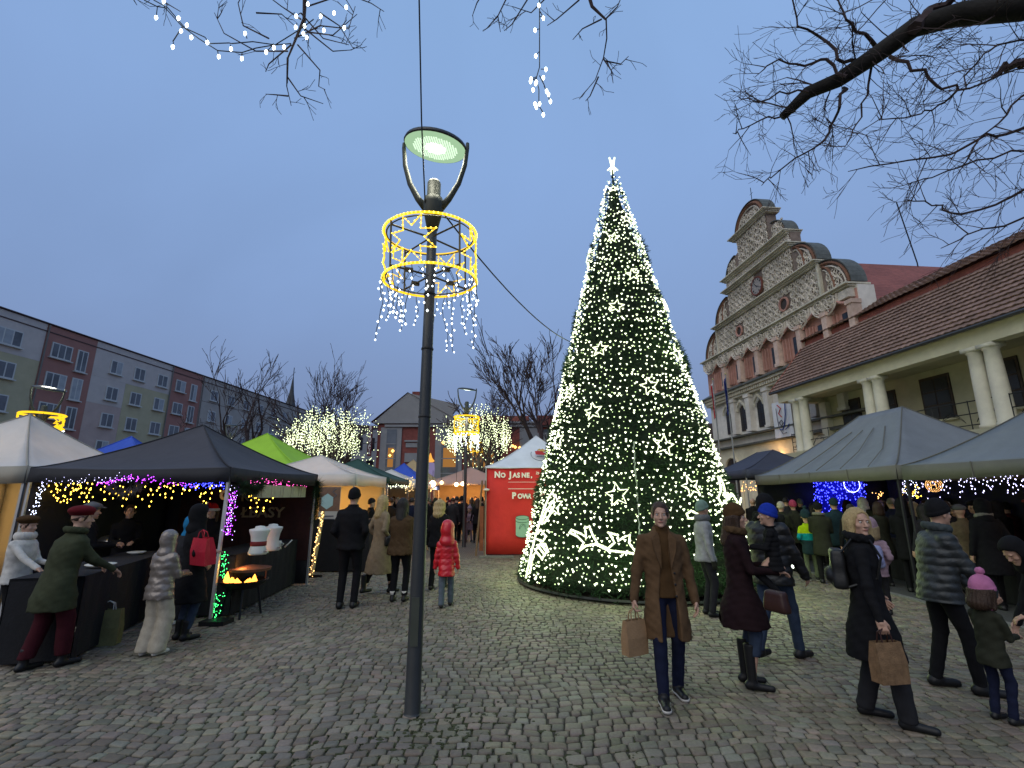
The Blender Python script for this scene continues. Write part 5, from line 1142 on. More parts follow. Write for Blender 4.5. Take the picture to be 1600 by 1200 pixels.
sb = thing('glowing_sign', 'small tilted lit orange sign box on the ground by the charcoal tent', 'sign', tuple(G(466, 906))); b = MB(); b.box(-.24, .24, -.02, .03, .06, .26, Matrix.Rotation(radians(-12), 4, 'Y')); b.build('panel', emi('orange_sign', (1, .36, .06), 1.1, True), sb); b = MB(); b.box(-.2, .2, 0, .08, 0, .10); b.build('foot', IRON, sb)
# dark counters and wares beneath the grey tents
WOOD = mat('dark_wood', (.07, .035, .02), .7, .3, 4, .2)
for (x0, y0, y1, lb) in ((8.9, 10.0, 12.2, 'dark counter with goods under the first grey tent, nearer part'), (8.9, 12.9, 15.0, 'dark counter under the first grey tent, farther part'), (8.9, 4.4, 9.0, 'long dark counter under the second grey tent')): table(lb, x0, y0, x0, y1, .7, .9, BLACKC)
rdc = thing('red_awning', 'red painted hut front under the second grey tent behind the crowd', 'hut', (10.6, 8.3, 0)); b = MB(); b.box(-.1, .2, -1.6, 1.2, .9, 2.2); b.build('front', mat('hut_red', (.30, .035, .02), .7, .2, 4, .1), rdc); b = MB(); b.add([(-.7, -1.7, 1.75), (-.7, 1.3, 1.75), (-.08, 1.3, 1.95), (-.08, -1.7, 1.95), (-.7, -1.7, 1.71), (-.7, 1.3, 1.71)], [(0, 1, 2, 3), (4, 5, 1, 0), (0, 3, 4)]); b.build('shelf_roof', mat('hut_roof', (.20, .03, .02), .7, .2, 4, .1), rdc)
gd = thing('goods_rack', 'rack of brown wicker and dried goods at the right edge under the grey tent', 'rack', (9.6, 7.7, 0)); b = MB(); b.box(-.05, .05, -1, 1, .9, 2.0); b.build('rack', WOOD, gd)
for i in range(40):
    b = MB(); x, y, z_ = rnd.uniform(-.35, -.08), rnd.uniform(-.9, .9), rnd.uniform(1.0, 1.85); b.lathe([(.03, -.05), (.07, 0), (.06, .05), (.02, .07)], (x, y, z_), 7); b.build('basket', KRAFT if i % 3 else mat('amber_jar', (.35, .2, .06), .4, .2, 5, 0), gd)
b = MB(); b.octs([(-.45, rnd.uniform(-.8, .8), .98) for _ in range(6)], .035); b.build('candles', emi('candle', (1, .6, .1), 4), gd)
lamp_light('stall_light', (9.2, 11.2, 2.0), 5, (.9, .8, 1), .1); lamp_light('stall_light', (9.3, 7.6, 2.0), 16, (1, .75, .6), .1)
# ---------------------------------------------------------------- strings of fairy lights
WLED = emi('cool_white_led', (.70, .76, 1), 8); YLED = emi('yellow_led', (1, .60, .06), 11); PLED = emi('purple_led', (.50, .06, 1), 7); BLED = emi('blue_led', (.04, .05, 1), 12); GLED = emi('green_led', (.05, 1, .2), 6); CLED = emi('warm_white_led', (.92, 1, .66), 6); MLED = emi('magenta_led', (1, .1, .5), 5); VLED = emi('violet_white_led', (.62, .6, 1), 6); OLED = emi('orange_led', (1, .5, .15), 6)
WIRE = mat('string_wire', (.02, .02, .02), .6, 0, 3, 0)
def light_string(name, label, P, m, r=.012, wire=True, n=None):
    r *= .68
    o = thing(name, label, 'fairy lights', tuple(P[0])); L = [Vector(p) - Vector(P[0]) for p in P]
    b = MB(); b.octs(L, r, zs=1.4); b.build('bulbs', m, o, kind='stuff')
    if wire: b = MB(); b.tube([p + Vector((0, 0, .012)) for p in L], .003, 3); b.build('wire', WIRE, o)
    return o
def seg(a, c, n, j=.0): a, c = Vector(a), Vector(c); return [a.lerp(c, i / (n - 1)) + Vector((rnd.gauss(0, j), rnd.gauss(0, j), rnd.gauss(0, j))) for i in range(n)]
# corner post: purple above, green below; left post white; header strings
pa, pb = Vector((-4.44, 7.86, 1.95)), Vector((-4.43, 7.8, 1.2)); light_string('light_string', 'violet and white string wound down the near corner post of the charcoal tent', seg(pa, pb, 90, .035), PLED, .009)
light_string('light_string', 'blue lights mixed in on the near corner post of the charcoal tent', seg(pa, pb, 50, .04), VLED, .008, False)
light_string('light_string', 'green string on the upper half of the corner post bottom', seg((-4.43, 7.82, .98), (-4.43, 7.82, .62), 34, .025), GLED, .010)
light_string('light_string', 'green string at the foot of the corner post', seg((-4.45, 7.8, .38), (-4.45, 7.78, .08), 34, .03), GLED, .010)
c1, c2, c3 = atY(68, 755, 7.85), atY(205, 748, 7.75), Vector((-4.42, 7.84, 2.0))
A = atY(30, 872, 7.75); light_string('light_string', 'cool white string down the left corner post of the charcoal tent', seg(c1, A, 90, .022), WLED, .010)
light_string('light_string', 'cool white string along the left part of the charcoal tent edge', seg(c1, c2, 60, .035), VLED, .008)
light_string('light_string', 'purple string along the middle of the charcoal tent edge', seg(atY(150, 757, 7.8), atY(205, 746, 7.75), 50, .02) + seg(atY(205, 746, 7.75), atY(300, 757, 7.8), 80, .03), PLED, .010)
light_string('light_string', 'blue string at the right part of the charcoal tent edge', seg(atY(290, 758, 7.8), atY(352, 756, 7.8), 80, .035), BLED, .010)
light_string('light_string', 'magenta string along the cream strip of the charcoal tent', seg((-4.33, 8.15, 2.07), (-4.42, 10.7, 2.07), 90, .03), MLED, .009)
P = []
for px in list(np.linspace(75, 345, 34)) + [rnd.uniform(75, 150) for _ in range(8)]:
    n = rnd.randint(1, 5); y0 = 759 + rnd.uniform(-4, 6)
    for k in range(n): P.append(atY(px + rnd.gauss(0, 3.5), y0 + k * 7 + rnd.gauss(0, 3), 8.15 + rnd.uniform(-.12, .12)))
light_string('icicle_lights', 'yellow icicle lights hanging inside the front of the charcoal tent', P, YLED, .016, False)
P = [atY(388 + 5 * i + rnd.uniform(-3, 3), 775 + 8 * k + rnd.uniform(-3, 3), 9.3) for i in range(9) for k in range(rnd.randint(1, 4))]
light_string('icicle_lights', 'short yellow icicle lights in front of the brown letter board', P, YLED, .017, False)
light_string('light_string', 'cool white string under the dark green tent edge', seg((-4.15, 16.5, 2.12), (-4.15, 19.6, 2.18), 26, .04), CLED, .018, False)
# right-hand row: blue curtain, white icicles, wreath and oval sign
P = []
for px in np.linspace(1272, 1352, 30):
    for k in range(rnd.randint(4, 11)):
        P.append(atY(px + rnd.gauss(0, 2), 748 + k * 5.6 + rnd.gauss(0, 2), 15.05 + rnd.uniform(-.1, .05)))
light_string('light_curtain', 'deep blue curtain of lights under the first grey tent', P, BLED, .020, False)
light_string('light_curtain', 'pale blue sparks within the blue curtain of lights', P[::3], VLED, .014, False)
b = MB(); gl = atY(1314, 772, 15.17); b.box(-.75, .75, 0, .015, -.60, .42); o = b.build('backcloth', mat('royal_blue_cloth', (.02, .02, .35), .8, .1, 4, 0)); o.location = gl; tag(o, 'royal blue backcloth behind the blue curtain of lights', 'cloth')
wr_ = atY(1331, 757, 14.9); P = [wr_ + Vector((.24 * cos(a), 0, .23 * sin(a))) for a in np.linspace(0, 6.28, 36)]; light_string('light_ring', 'round wreath of cool white lights under the first grey tent', P, WLED, .016, False)
P = []
for px in np.linspace(1408, 1598, 46):
    for k in range(rnd.randint(1, 5)): P.append(onP(px + rnd.uniform(-3, 3), 750 - (px - 1408) * .045 + k * 7 + rnd.uniform(-3, 3), 8.25, 0))
light_string('icicle_lights', 'violet white icicle lights along the front of the second grey tent', P, VLED, .014, False)
c0 = onP(1459, 758, 8.6, 0); P = [c0 + Vector((0, .205 * s_ * cos(a), .13 * s_ * sin(a))) for s_, n in ((1, 40), (.8, 30), (.6, 20)) for a in np.linspace(0, 6.28, n)] + [c0 + Vector((-.01, .06 * q, z_)) for q in (-1, 1) for z_ in np.linspace(-.06, .06, 8)] + [c0 + Vector((-.01, y_, 0)) for y_ in np.linspace(-.06, .06, 5)]
light_string('light_sign', 'oval sign of orange lights hanging under the second grey tent', P, OLED, .008, False)
c0 = onP(1422, 763, 8.5, 0); light_string('light_ring', 'small circle of white lights left of the orange oval sign', [c0 + Vector((0, .15 * cos(a), .17 * sin(a))) for a in np.linspace(0, 6.28, 22)], WLED, .010, False)
light_string('light_string', 'yellow lights glowing above the counter beside the white light circle', [onP(rnd.uniform(1408, 1442), rnd.uniform(758, 782), 8.8, 0) for _ in range(30)], YLED, .014, False)
light_string('light_string', 'two orange lights over the crowd beside the grey haired man', [atY(rnd.gauss(1373, 5), rnd.gauss(773, 3), 14.9) for _ in range(14)], OLED, .018, False)
light_string('light_string', 'orange string under the small navy tent beside the christmas tree', [onP(1160 + rnd.uniform(-2, 22), rnd.uniform(752, 768), 8.6, 0) for _ in range(30)], OLED, .02, False)
light_string('light_string', 'yellow star lights on the low white tent', [atY(659 - 18 + rnd.gauss(0, 5), 757 + rnd.gauss(0, 6), 20.2) for _ in range(50)], emi('dim_yellow', (1, .7, .3), 2), .03, False)
# ---------------------------------------------------------------- street lamp with its ring of lights
LB = Vector((-.865, 4.70, 0)); PM = mat('lamp_post_paint', (.030, .032, .032), .45, .15, 4, .1, spec=.5); PMG = mat('lamp_arm_paint', (.05, .055, .042), .5, .15, 4, .05)
LENS = emi('lamp_lens', (.42, .66, .40), .9); LEDG = emi('lamp_led', (.9, 1, .85), 5)
def street_lamp(label, loc, near=True, zh=5.72, zt=5.0, ang=0):
    o = thing('street_lamp', label, 'street lamp', loc, ang); b = MB(); b.lathe([(.078, 0), (.078, .0), (.071, .02), (.064, 1.0), (.055, 3.4), (.050, zt - .15)], (0, 0, 0), 20 if near else 8); b.build('pole', PM, o, True)
    b = MB(); b.lathe([(.058, zt - .35), (.10, zt - .15), (.115, zt - .05), (.10, zt + .03), (.075, zt + .04), (.075, zt + .22), (.06, zt + .25)], (0, 0, 0), 18 if near else 8); b.build('collar', PMG, o, True)
    for s_ in (-1, 1):
        P = [(s_ * .07, 0, zt - .1), (s_ * .17, 0, zt + .03), (s_ * .27, 0, zt + .22), (s_ * .335, 0, zt + .45), (s_ * .36, 0, zt + .68), (s_ * .36, 0, zh + .02)]; b = MB(); b.tube(P, [.045, .036, .03, .026, .022, .02], 8); b.build('fork_arm', PMG, o, True)
    if near:
        b = MB(); b.box(-.035, .035, -.0735, -.06, .55, .95); b.build('access_door', PMG, o)
        for zt_ in (2.6, 3.3, 3.9): b = MB(); b.lathe([(.060, -.012), (.064, 0), (.060, .012)], (0, 0, zt_), 14); b.build('cable_tie', WIRE, o)
    M = Matrix.Translation((0, 0, zh)) @ Matrix.Rotation(radians(7), 4, 'Y') @ Matrix.Rotation(radians(11), 4, 'X')
    def tr(b): b.v = [tuple(M @ Vector(v)) for v in b.v]
    b = MB(); b.lathe([(.352, -.032), (.358, -.02), (.345, .012), (.2, .045), (.01, .05)], (0, 0, 0), 32 if near else 12); tr(b); h = b.build('lamp_head', PM, o, True)
    b = MB(); b.lathe([(.345, -.034), (.001, -.036)], (0, 0, 0), 32 if near else 12); tr(b); b.build('lens', LENS, h)
    if near:
        b = MB(); b2 = MB()
        for i in range(-9, 10):
            for j in range(-9, 10):
                x, y = i * .0265, j * .0265; r_ = hypot(x, y)
                if r_ < .25: q = .0085; (b if r_ < .115 else b2).box(x - q, x + q, y - q * .5, y + q * .5, -.046, -.038)
        tr(b); b.build('led_array', LEDG, h, kind='stuff'); tr(b2); b2.build('led_array', emi('lamp_led_dim', (.75, 1, .72), 1.25), h, kind='stuff')
    else:
        b = MB(); b.lathe([(.001, -.05), (.16, -.04)], (0, 0, 0), 8); tr(b); b.build('led_array', LEDG, h)
    return o
L0 = street_lamp('tall dark street lamp with a round green-white head in the foreground', tuple(LB))
sp_ = bpy.data.lights.new('lamp_light', 'AREA'); sp_.shape = 'DISK'; sp_.size = .5; sp_.energy = 22; sp_.color = (1, .97, .78); s2 = bpy.data.objects.new('lamp_light', sp_); link(s2, L0); s2.location = (0, 0, 5.66)
GOLD = emi('gold_rope_light', (1, .60, .02), 1.5); GOLDP = emi('gold_bead', (1, .78, .10), 3.2)
FR = mat('light_frame_metal', (.10, .085, .05), .5, .2, 8, 0, metal=.5)
def ring_of_lights(label, loc, z0, z1, R, near, icic=True, tilt=0):
    o = thing('light_ring', label, 'light decoration', (loc[0], loc[1], z0), 0); H_ = z1 - z0; o.rotation_euler = (radians(tilt), radians(-tilt * .8), .4)
    n = 72 if near else 20
    for z_ in (0, H_):
        P = [(R * cos(2 * pi * i / n), R * sin(2 * pi * i / n), z_) for i in range(n)]; b = MB(); b.tube(P, .013 if near else .03, 6 if near else 4, closed=True); b.build('rope_light', GOLD, o, True)
        if near: b = MB(); b.octs([(p[0] * 1.015, p[1] * 1.015, p[2]) for p in P], .014); b.build('beads', GOLDP, o, kind='stuff')
    b = MB()
    for z_ in ((.02, H_ - .02) if near else ()):
        b.tube([((R - .025) * cos(2 * pi * i / 32), (R - .025) * sin(2 * pi * i / 32), z_) for i in range(32)], .008, 4, closed=True)
    for k in range(4):
        a = k * pi / 2 + .4; b.tube([(R * cos(a), R * sin(a), 0), (R * cos(a), R * sin(a), H_)], .01, 4)
        if near:
            for z_ in (.04, H_ - .05): b.tube([(R * cos(a), R * sin(a), z_), (.06 * cos(a), .06 * sin(a), z_ + .02)], .012, 4)
            b.box(-.04, .04, -.02, .02, -.02, .02, Matrix.Translation((R * .55 * cos(a), R * .55 * sin(a), .05)))
    b.build('frame', FR, o)
    for k in range(4 if near else 5):
        a0 = k * 2 * pi / (4 if near else 5) + .95; rr = H_ * .50; P = []
        for q in range(16):
            r_ = rr * (1 if q % 2 else .50); a = 2 * pi * q / 16; x, z_ = r_ * cos(a) * 1.0, r_ * sin(a) + H_ / 2; t = a0 + x / R; P.append((R * cos(t), R * sin(t), z_))
        if k % 2 == 0 or near:
            b = MB(); b.tube(P, .009 if near else .022, 4, closed=True); b.build('star_light', GOLD, o, True)
            if near:
                b = MB(); B = []
                for i in range(16): B += [Vector(P[i]).lerp(Vector(P[(i + 1) % 16]), t) * 1.01 for t in (0, .33, .66)]
                b.octs(B, .0105); b.build('beads', GOLDP, o, kind='stuff')
    if icic:
        pts = []; b = MB()
        for k in range(26 if near else 14):
            a = k * 2 * pi / (26 if near else 14) + rnd.uniform(-.08, .08); L = rnd.uniform(.18, .62); x, y = R * cos(a), R * sin(a); z_ = 0; P = [(x, y, 0)]
            while z_ > -L:
                z_ -= rnd.uniform(.045, .075); x += rnd.uniform(-.022, .022); y += rnd.uniform(-.022, .022); P.append((x, y, z_)); s_ = (x + rnd.uniform(-.028, .028), y + rnd.uniform(-.028, .028), z_ - .01); pts.append(s_)
                if near: b.tube([(x, y, z_), s_], .003, 3)
            b.tube(P, .004 if near else .008, 3)
        if near:
            for k in range(10): a = rnd.uniform(0, 6.28); b.tube([(R * .6 * cos(a + t * .5), R * .6 * sin(a + t * .5), .05 - .12 * sin(t * 1.5)) for t in np.linspace(0, 2, 8)], .003, 3)
        b.build('icicle_wires', WIRE, o, kind='stuff'); b = MB(); b.octs(pts, .0105 if near else .022, zs=1.3); b.build('icicle_bulbs', emi('icicle_led', (.85, .95, 1), 6), o, kind='stuff')
    return o
ring_of_lights('golden drum of rope light stars with white icicles round the foreground lamp post', (LB.x, LB.y), 4.05, 4.57, .485, True, tilt=3)
l2 = atY(730, 608, 18.3); L2 = street_lamp('street lamp standing in the far aisle before the string-lit tree', (l2.x, 18.3, 0), False, l2.z, l2.z - .75); ring_of_lights('golden drum of lights on the aisle street lamp', (l2.x, 18.3), atY(730, 677, 18.3).z, atY(730, 652, 18.3).z, .48, False)
l3 = atY(742, 700, 31); L3 = street_lamp('farthest street lamp, hidden in the string-lit tree', (l3.x, 31, 0), False); ring_of_lights('smallest golden drum of lights, farthest down the aisle', (l3.x, 31), atY(740, 706, 31).z, atY(740, 692, 31).z, .48, False, False)
l4 = atY(76, 607, 13.5); L4 = street_lamp('street lamp above the white tent before the apartment block', (l4.x, 13.5, 0), False, l4.z, l4.z - .75, .6); ring_of_lights('golden drum of lights above the white tent at the left', (l4.x, 13.5), atY(76, 669, 13.5).z, atY(76, 648, 13.5).z, .50, False)
l5 = atY(362, 664, 30); L5 = street_lamp('street lamp in front of the bare trees behind the charcoal tent', (l5.x, 30, 0), False, l5.z, l5.z - .75)
for p, q in ((L2, 60), (L4, 60), (L5, 60)): lamp_light('lamp_light', (0, 0, 4.9), q, (1, .97, .8), .25, p)
pp = G(851, 0); po = thing('light_tower', 'small glowing pointed lantern tower by the brick building', 'decoration', tuple(atY(672, 725, 40))); b = MB(); b.lathe([(.35, 0), (.4, .8), (.35, 1.3)], (0, 0, -1.2), 8); b.build('tower', emi('violet_glow', (.35, .3, .55), .6), po); b = MB(); b.lathe([(.25, .15), (.36, .25), (.16, .5), (.03, .9)], (0, 0, 0), 8); b.build('crown', emi('amber_glow', (1, .45, .08), 1.1), po)
# overhead cables
b = MB(); b.tube([(-.94, 4.62, 4.93), (-.93, 4.2, 5.6), (-.86, 3.4, 6.7), (-.74, 2.5, 7.9), (-.60, 1.4, 9.5), (-.5, 0, 11.5)], .008, 5); o = b.build('overhead_cable', WIRE); tag(o, 'thin cable rising from the foreground lamp straight up out of view', 'cable')
# ---------------------------------------------------------------- christmas tree
CT = Vector((2.80, 11.35, 0)); CR = 2.50; CH = 10.35
# centre of cone so that apex falls at its place in the square
ap_ = atY(957, 266, CT.y); CT.x = ap_.x; CH = ap_.z
xt = thing('christmas_tree', 'huge cone shaped christmas tree covered in warm white lights and rope light stars', 'christmas tree', tuple(CT))
def crad(z_): return CR * max(0, 1 - z_ / CH) + .06
def cone_hit(px, py, off=0.0):
    r = ray(px, py); o = Vector((0, 0, HC)) - CT; k = CR / CH
    # (x^2+y^2) = (k*(CH-z)+.06+off)^2
    A = r.x ** 2 + r.y ** 2 - k * k * r.z ** 2; q0 = k * (CH - o.z) + .06 + off; B = 2 * (o.x * r.x + o.y * r.y + q0 * k * r.z); C = o.x ** 2 + o.y ** 2 - q0 * q0
    D_ = B * B - 4 * A * C
    if D_ < 0: t = -B / (2 * A); p = o + r * t; return p
    return o + r * ((-B - sqrt(D_)) / (2 * A))
GRN = mat('artificial_fir', (.014, .040, .014), .75, .5, 9, 0)
b = MB(); n = 48; prof = []; z_ = .12
while z_ < CH: prof.append((max(.02, crad(z_) - .10 - .05 * abs(sin(z_ * 4.2))), z_)); z_ += .12
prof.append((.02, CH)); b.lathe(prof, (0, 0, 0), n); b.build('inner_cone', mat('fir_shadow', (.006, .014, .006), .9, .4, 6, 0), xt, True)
# needle tufts: little fans of narrow blades over the whole cone
NT = 10500; rs = np.random.RandomState(11)
u = rs.uniform(0, 1, NT); zz = CH * (1 - np.sqrt(u)) * .995 + .05; th_ = rs.uniform(0, 2 * pi, NT); rad = CR * (1 - zz / CH) + .06 - rs.uniform(0, .09, NT) + .05 * np.sin(zz * 4.2 + .5 * np.sin(3 * th_)) + .04 * np.sin(5 * th_ + zz * 2)
base = np.stack([rad * np.cos(th_), rad * np.sin(th_), zz], 1); nrm = np.stack([np.cos(th_), np.sin(th_), np.full(NT, .25)], 1)
K = 9; vs, fs = [], []
d = nrm[:, None, :] * .9 + rs.normal(0, .65, (NT, K, 3)); d[:, :, 2] -= .15; d /= np.linalg.norm(d, axis=2, keepdims=True); L = rs.uniform(.05, .12, (NT, K, 1)) * np.clip(rad / .8, .45, 1)[:, None, None]
sd = np.cross(d, rs.normal(0, 1, (NT, K, 3))); sd /= np.linalg.norm(sd, axis=2, keepdims=True); sd *= .0085
a = np.repeat(base[:, None, :], K, 1) - d * .02; e = base[:, None, :] + d * L
V = np.stack([a - sd, a + sd, e + sd * .4, e - sd * .4], 2).reshape(-1, 3); F = np.arange(len(V)).reshape(-1, 4); np_mesh('needles', V, F, GRN, xt, False, kind='stuff')
# bulbs, dense in bands on horizontal strings
TL1 = emi('tree_led', (.90, 1, .66), 4.8); TL2 = emi('tree_led_dim', (.75, 1, .45), 2.2)
P1, P2 = [], []; z_ = .22; row = 0
while z_ < CH - .25:
    r_ = crad(z_) + .03; n = max(4, int(2 * pi * r_ / .108)); ph = rnd.uniform(0, 6)
    for i in range(n):
        if rnd.random() < .16: continue
        a_ = ph + 2 * pi * i / n + rnd.uniform(-.25, .25) * 2 * pi / n; zq = z_ + rnd.uniform(-.05, .05) + .05 * sin(a_ * 5 + z_); rq = crad(zq) + rnd.uniform(.0, .05)
        p = (rq * cos(a_), rq * sin(a_), zq); gx = CT.x + p[0]; 
        dark = (zq < .95 and 4.75 < a_ % (2 * pi) < 5.6) and rnd.random() < .8
        if dark: continue
        (P1 if rnd.random() < .72 else P2).append(p)
    z_ += rnd.choice((.075, .088, .095, .15)) * (1 if z_ < 7 else .85); row += 1
def cones(b, pts, r_):
    for p in pts:
        x, y, z_ = p; q = r_ * rnd.uniform(.75, 1.2); h = hypot(x, y); ux, uy = (x / h, y / h) if h > 0 else (1, 0); tx, ty = -uy, ux
        b.add([(x + tx * q, y + ty * q, z_ + q * .6), (x - tx * q, y - ty * q, z_ + q * .6), (x, y, z_ - q), (x + ux * q * 1.2, y + uy * q * 1.2, z_), (x - ux * q, y - uy * q, z_)], [(0, 1, 3), (1, 2, 3), (2, 0, 3), (1, 0, 4), (2, 1, 4), (0, 2, 4)])
b = MB(); cones(b, P1, .0235); b.build('fairy_bulbs', TL1, xt, kind='stuff'); b = MB(); cones(b, P2, .015); b.build('dim_bulbs', TL2, xt, kind='stuff')
b = MB(); z_ = .3
while z_ < CH - .6: r_ = crad(z_) + .005; n = 26; b.tube([(r_ * cos(2 * pi * i / n), r_ * sin(2 * pi * i / n), z_ + .04 * sin(i * 1.3)) for i in range(n)], .005, 3, closed=True); z_ += .42
b.build('light_wires', mat('green_wire', (.01, .03, .012), .7, 0, 3, 0), xt)
ROPE = emi('white_rope_light', (.90, 1, .62), 2.6)
def surf(c, dx, dz_, off=.09):        # offset along the cone surface
    a = atan2(c.y, c.x); r0 = hypot(c.x, c.y); zq = c.z + dz_; rq = crad(min(zq, CH)) + off; a2 = a + dx / max(r0, .2); return Vector((rq * cos(a2), rq * sin(a2), zq))
for px, py, s_ in ((978, 343, .17), (958, 372, .2), (988, 430, .22), (963, 479, .24), (1038, 478, .22), (938, 546, .25), (1056, 554, .25), (1014, 604, .27), (928, 643, .27), (892, 614, .25), (874, 688, .27), (1036, 696, .29), (965, 773, .30), (869, 790, .30), (958, 296, .13), (1100, 640, .26), (1078, 760, .28)):
    s_ *= .74; c = cone_hit(px, py, .05); rot = rnd.uniform(-.35, .35); P = []
    for q in range(10): r_ = s_ * (1 if q % 2 == 0 else .45); a_ = pi / 2 + rot + 2 * pi * q / 10; P.append(surf(c, r_ * cos(a_), r_ * sin(a_)))
    b = MB(); b.tube(P, .014, 5, closed=True); b.build('star_light', ROPE, xt, True)
for k in range(12):                  # stars on the far side, seen only from elsewhere
    a_ = rnd.uniform(.2, 2.9); zq = rnd.uniform(.8, 8.5); c = Vector((crad(zq) * cos(a_), crad(zq) * sin(a_), zq)); P = [surf(c, .26 * (1 if q % 2 == 0 else .45) * cos(pi / 2 + 2 * pi * q / 10), .26 * (1 if q % 2 == 0 else .45) * sin(pi / 2 + 2 * pi * q / 10)) for q in range(10)]
    b = MB(); b.tube(P, .016, 4, closed=True); b.build('star_light', ROPE, xt)
def branchlight(pts):
    P = [cone_hit(x, y, .10) for x, y in pts]; b = MB(); b.tube(P, .019, 5); B = []
    for i in range(len(P) - 1):
        n = max(1, int((P[i + 1] - P[i]).length / .045)); B += [P[i].lerp(P[i + 1], j / n) for j in range(n)]
    b.octs(B, .026); b.build('leaf_rope_light', ROPE, xt)
branchlight([(998, 866), (975, 863), (950, 860), (930, 850), (915, 853), (905, 861), (912, 848), (902, 838), (890, 832), (893, 828), (908, 834), (916, 840), (914, 825), (921, 823), (926, 836), (934, 850), (950, 857)])
branchlight([(950, 857), (960, 848), (955, 838), (950, 832), (965, 836), (966, 845), (977, 838), (984, 836), (983, 848), (990, 858), (1002, 860)])
branchlight([(1073, 803), (1080, 798), (1090, 803), (1086, 810), (1076, 810), (1073, 803)])
branchlight([(1122, 745), (1127, 765), (1122, 778), (1128, 788), (1136, 781), (1133, 770), (1130, 756), (1124, 744)]); branchlight([(1136, 781), (1145, 773), (1152, 784), (1148, 800), (1155, 792), (1158, 778)])
branchlight([(822, 902), (829, 868), (836, 840), (848, 800), (858, 776), (866, 765)]); branchlight([(828, 895), (833, 868), (838, 862), (847, 873), (854, 862), (845, 850), (838, 858)])
branchlight([(846, 818), (853, 800), (864, 783), (866, 790), (858, 806), (850, 818)]); branchlight([(840, 852), (852, 850), (857, 862), (850, 866), (840, 852)]); branchlight([(836, 835), (845, 828), (853, 838), (848, 846), (838, 842)])
b = MB(); b.tube([(.02, 0, CH - .1), (.02, 0, CH + .1)], .02, 5)
for s_ in (-1, 1): b.tube([(s_ * .06, -.02, CH - .05), (s_ * .02, -.02, CH + .08), (s_ * .07, -.02, CH + .38)], .022, 5); b.tube([(s_ * .14, -.02, CH - .02), (0, -.02, CH + .12), (-s_ * .03, -.02, CH + .3)], .018, 5)
b.tube([(0, -.16, CH - .02), (0, 0, CH + .12), (0, .16, CH - .02)], .018, 5); b.build('tree_top_star', ROPE, xt)
b = MB(); b.tube([(CR * cos(a_) * 1.03, CR * sin(a_) * 1.03, .05) for a_ in np.linspace(0, 2 * pi, 60)[:-1]], .035, 5, closed=True); b.build('base_ring', IRON, xt)
b = MB(); 
for i in range(24): y_ = 690 + i * 8; b.tube([cone_hit(990 + i * .55 + rnd.uniform(-1.5, 1.5), y_, .02), cone_hit(990 + i * .55 + rnd.uniform(-1.5, 1.5), y_ + 9, .02)], .012, 4)
b.build('zip_seam', mat('pale_seam', (.3, .34, .3), .7, .2, 5, 0), xt)
# what the thousands of small lamps throw on the square
for i in range(12):
    a_ = 2 * pi * i / 12 + .2
    for zq, pw in ((.7, 15), (2.2, 11)):
        r_ = crad(zq) + .45; lamp_light('tree_glow', (r_ * cos(a_), r_ * sin(a_), zq), pw, (.74, 1, .38), .4, xt)
for i in range(4):
    a_ = 2 * pi * i / 4 + .5; lamp_light('tree_glow', ((crad(5) + .45) * cos(a_), (crad(5) + .45) * sin(a_), 5), 22, (.82, 1, .50), .4, xt)
b = MB(); q = Vector((-.78, 4.72, 4.9)); e = CT + cone_hit(896, 536, 0); P = [q.lerp(e, t) - Vector((0, 0, .5 * 4 * t * (1 - t) * .5)) for t in np.linspace(0, 1, 14)]; b.tube(P, .010, 5); o = b.build('overhead_cable', WIRE); tag(o, 'cable strung from the foreground lamp post to the christmas tree', 'cable')
b = MB(); b.octs([CT + Vector((1.9, -2.0, .35)), CT + Vector((3.0, -1.0, .45))], .06); o = b.build('ground_lamp', LEDG); tag(o, 'white spot lamps glowing near the ground behind the grey jacketed person', 'lamp')
# ---------------------------------------------------------------- bare trees
BARK = mat('dark_wet_bark', (.017, .015, .013), .9, .4, 5, .5, 25); BARK2 = mat('bark_twig', (.045, .030, .030), .9, .3, 5, 0)
def grow(b, p, d, L, r, lev, maxl, rr, spread=.55, grav=.0, sides=6, tips=None, minr=.006, kids=(2, 4), lf=(.62, .86)):
    n = 4 if lev < 2 else 3; P = [p.copy()]; R_ = [r]; q = p.copy(); dd = d.copy()
    for i in range(n):
        dd = (dd + Vector((rr.gauss(0, .10), rr.gauss(0, .10), rr.gauss(0, .10) + grav))).normalized(); q = q + dd * L / n; P.append(q.copy()); R_.append(max(minr, r * (1 - .45 * (i + 1) / n)))
    b.tube(P, R_, max(3, sides - lev), cap=False)
    if tips is not None and lev >= maxl - 1: tips.extend(P[1:])
    if lev >= maxl: return
    k = rr.randint(*kids)
    for i in range(k):
        t = rr.uniform(.35, 1) if i else 1.0; j = min(n, max(1, int(t * n))); a = Vector((rr.gauss(0, 1), rr.gauss(0, 1), rr.gauss(0, .7))); a = (a - dd * a.dot(dd)).normalized(); nd = (dd + a * rr.uniform(spread * .6, spread * 1.5)).normalized()
        grow(b, P[j], nd, L * rr.uniform(*lf), max(minr, R_[j] * rr.uniform(.55, .8)), lev + 1, maxl, rr, spread, grav, sides, tips, minr, kids, lf)
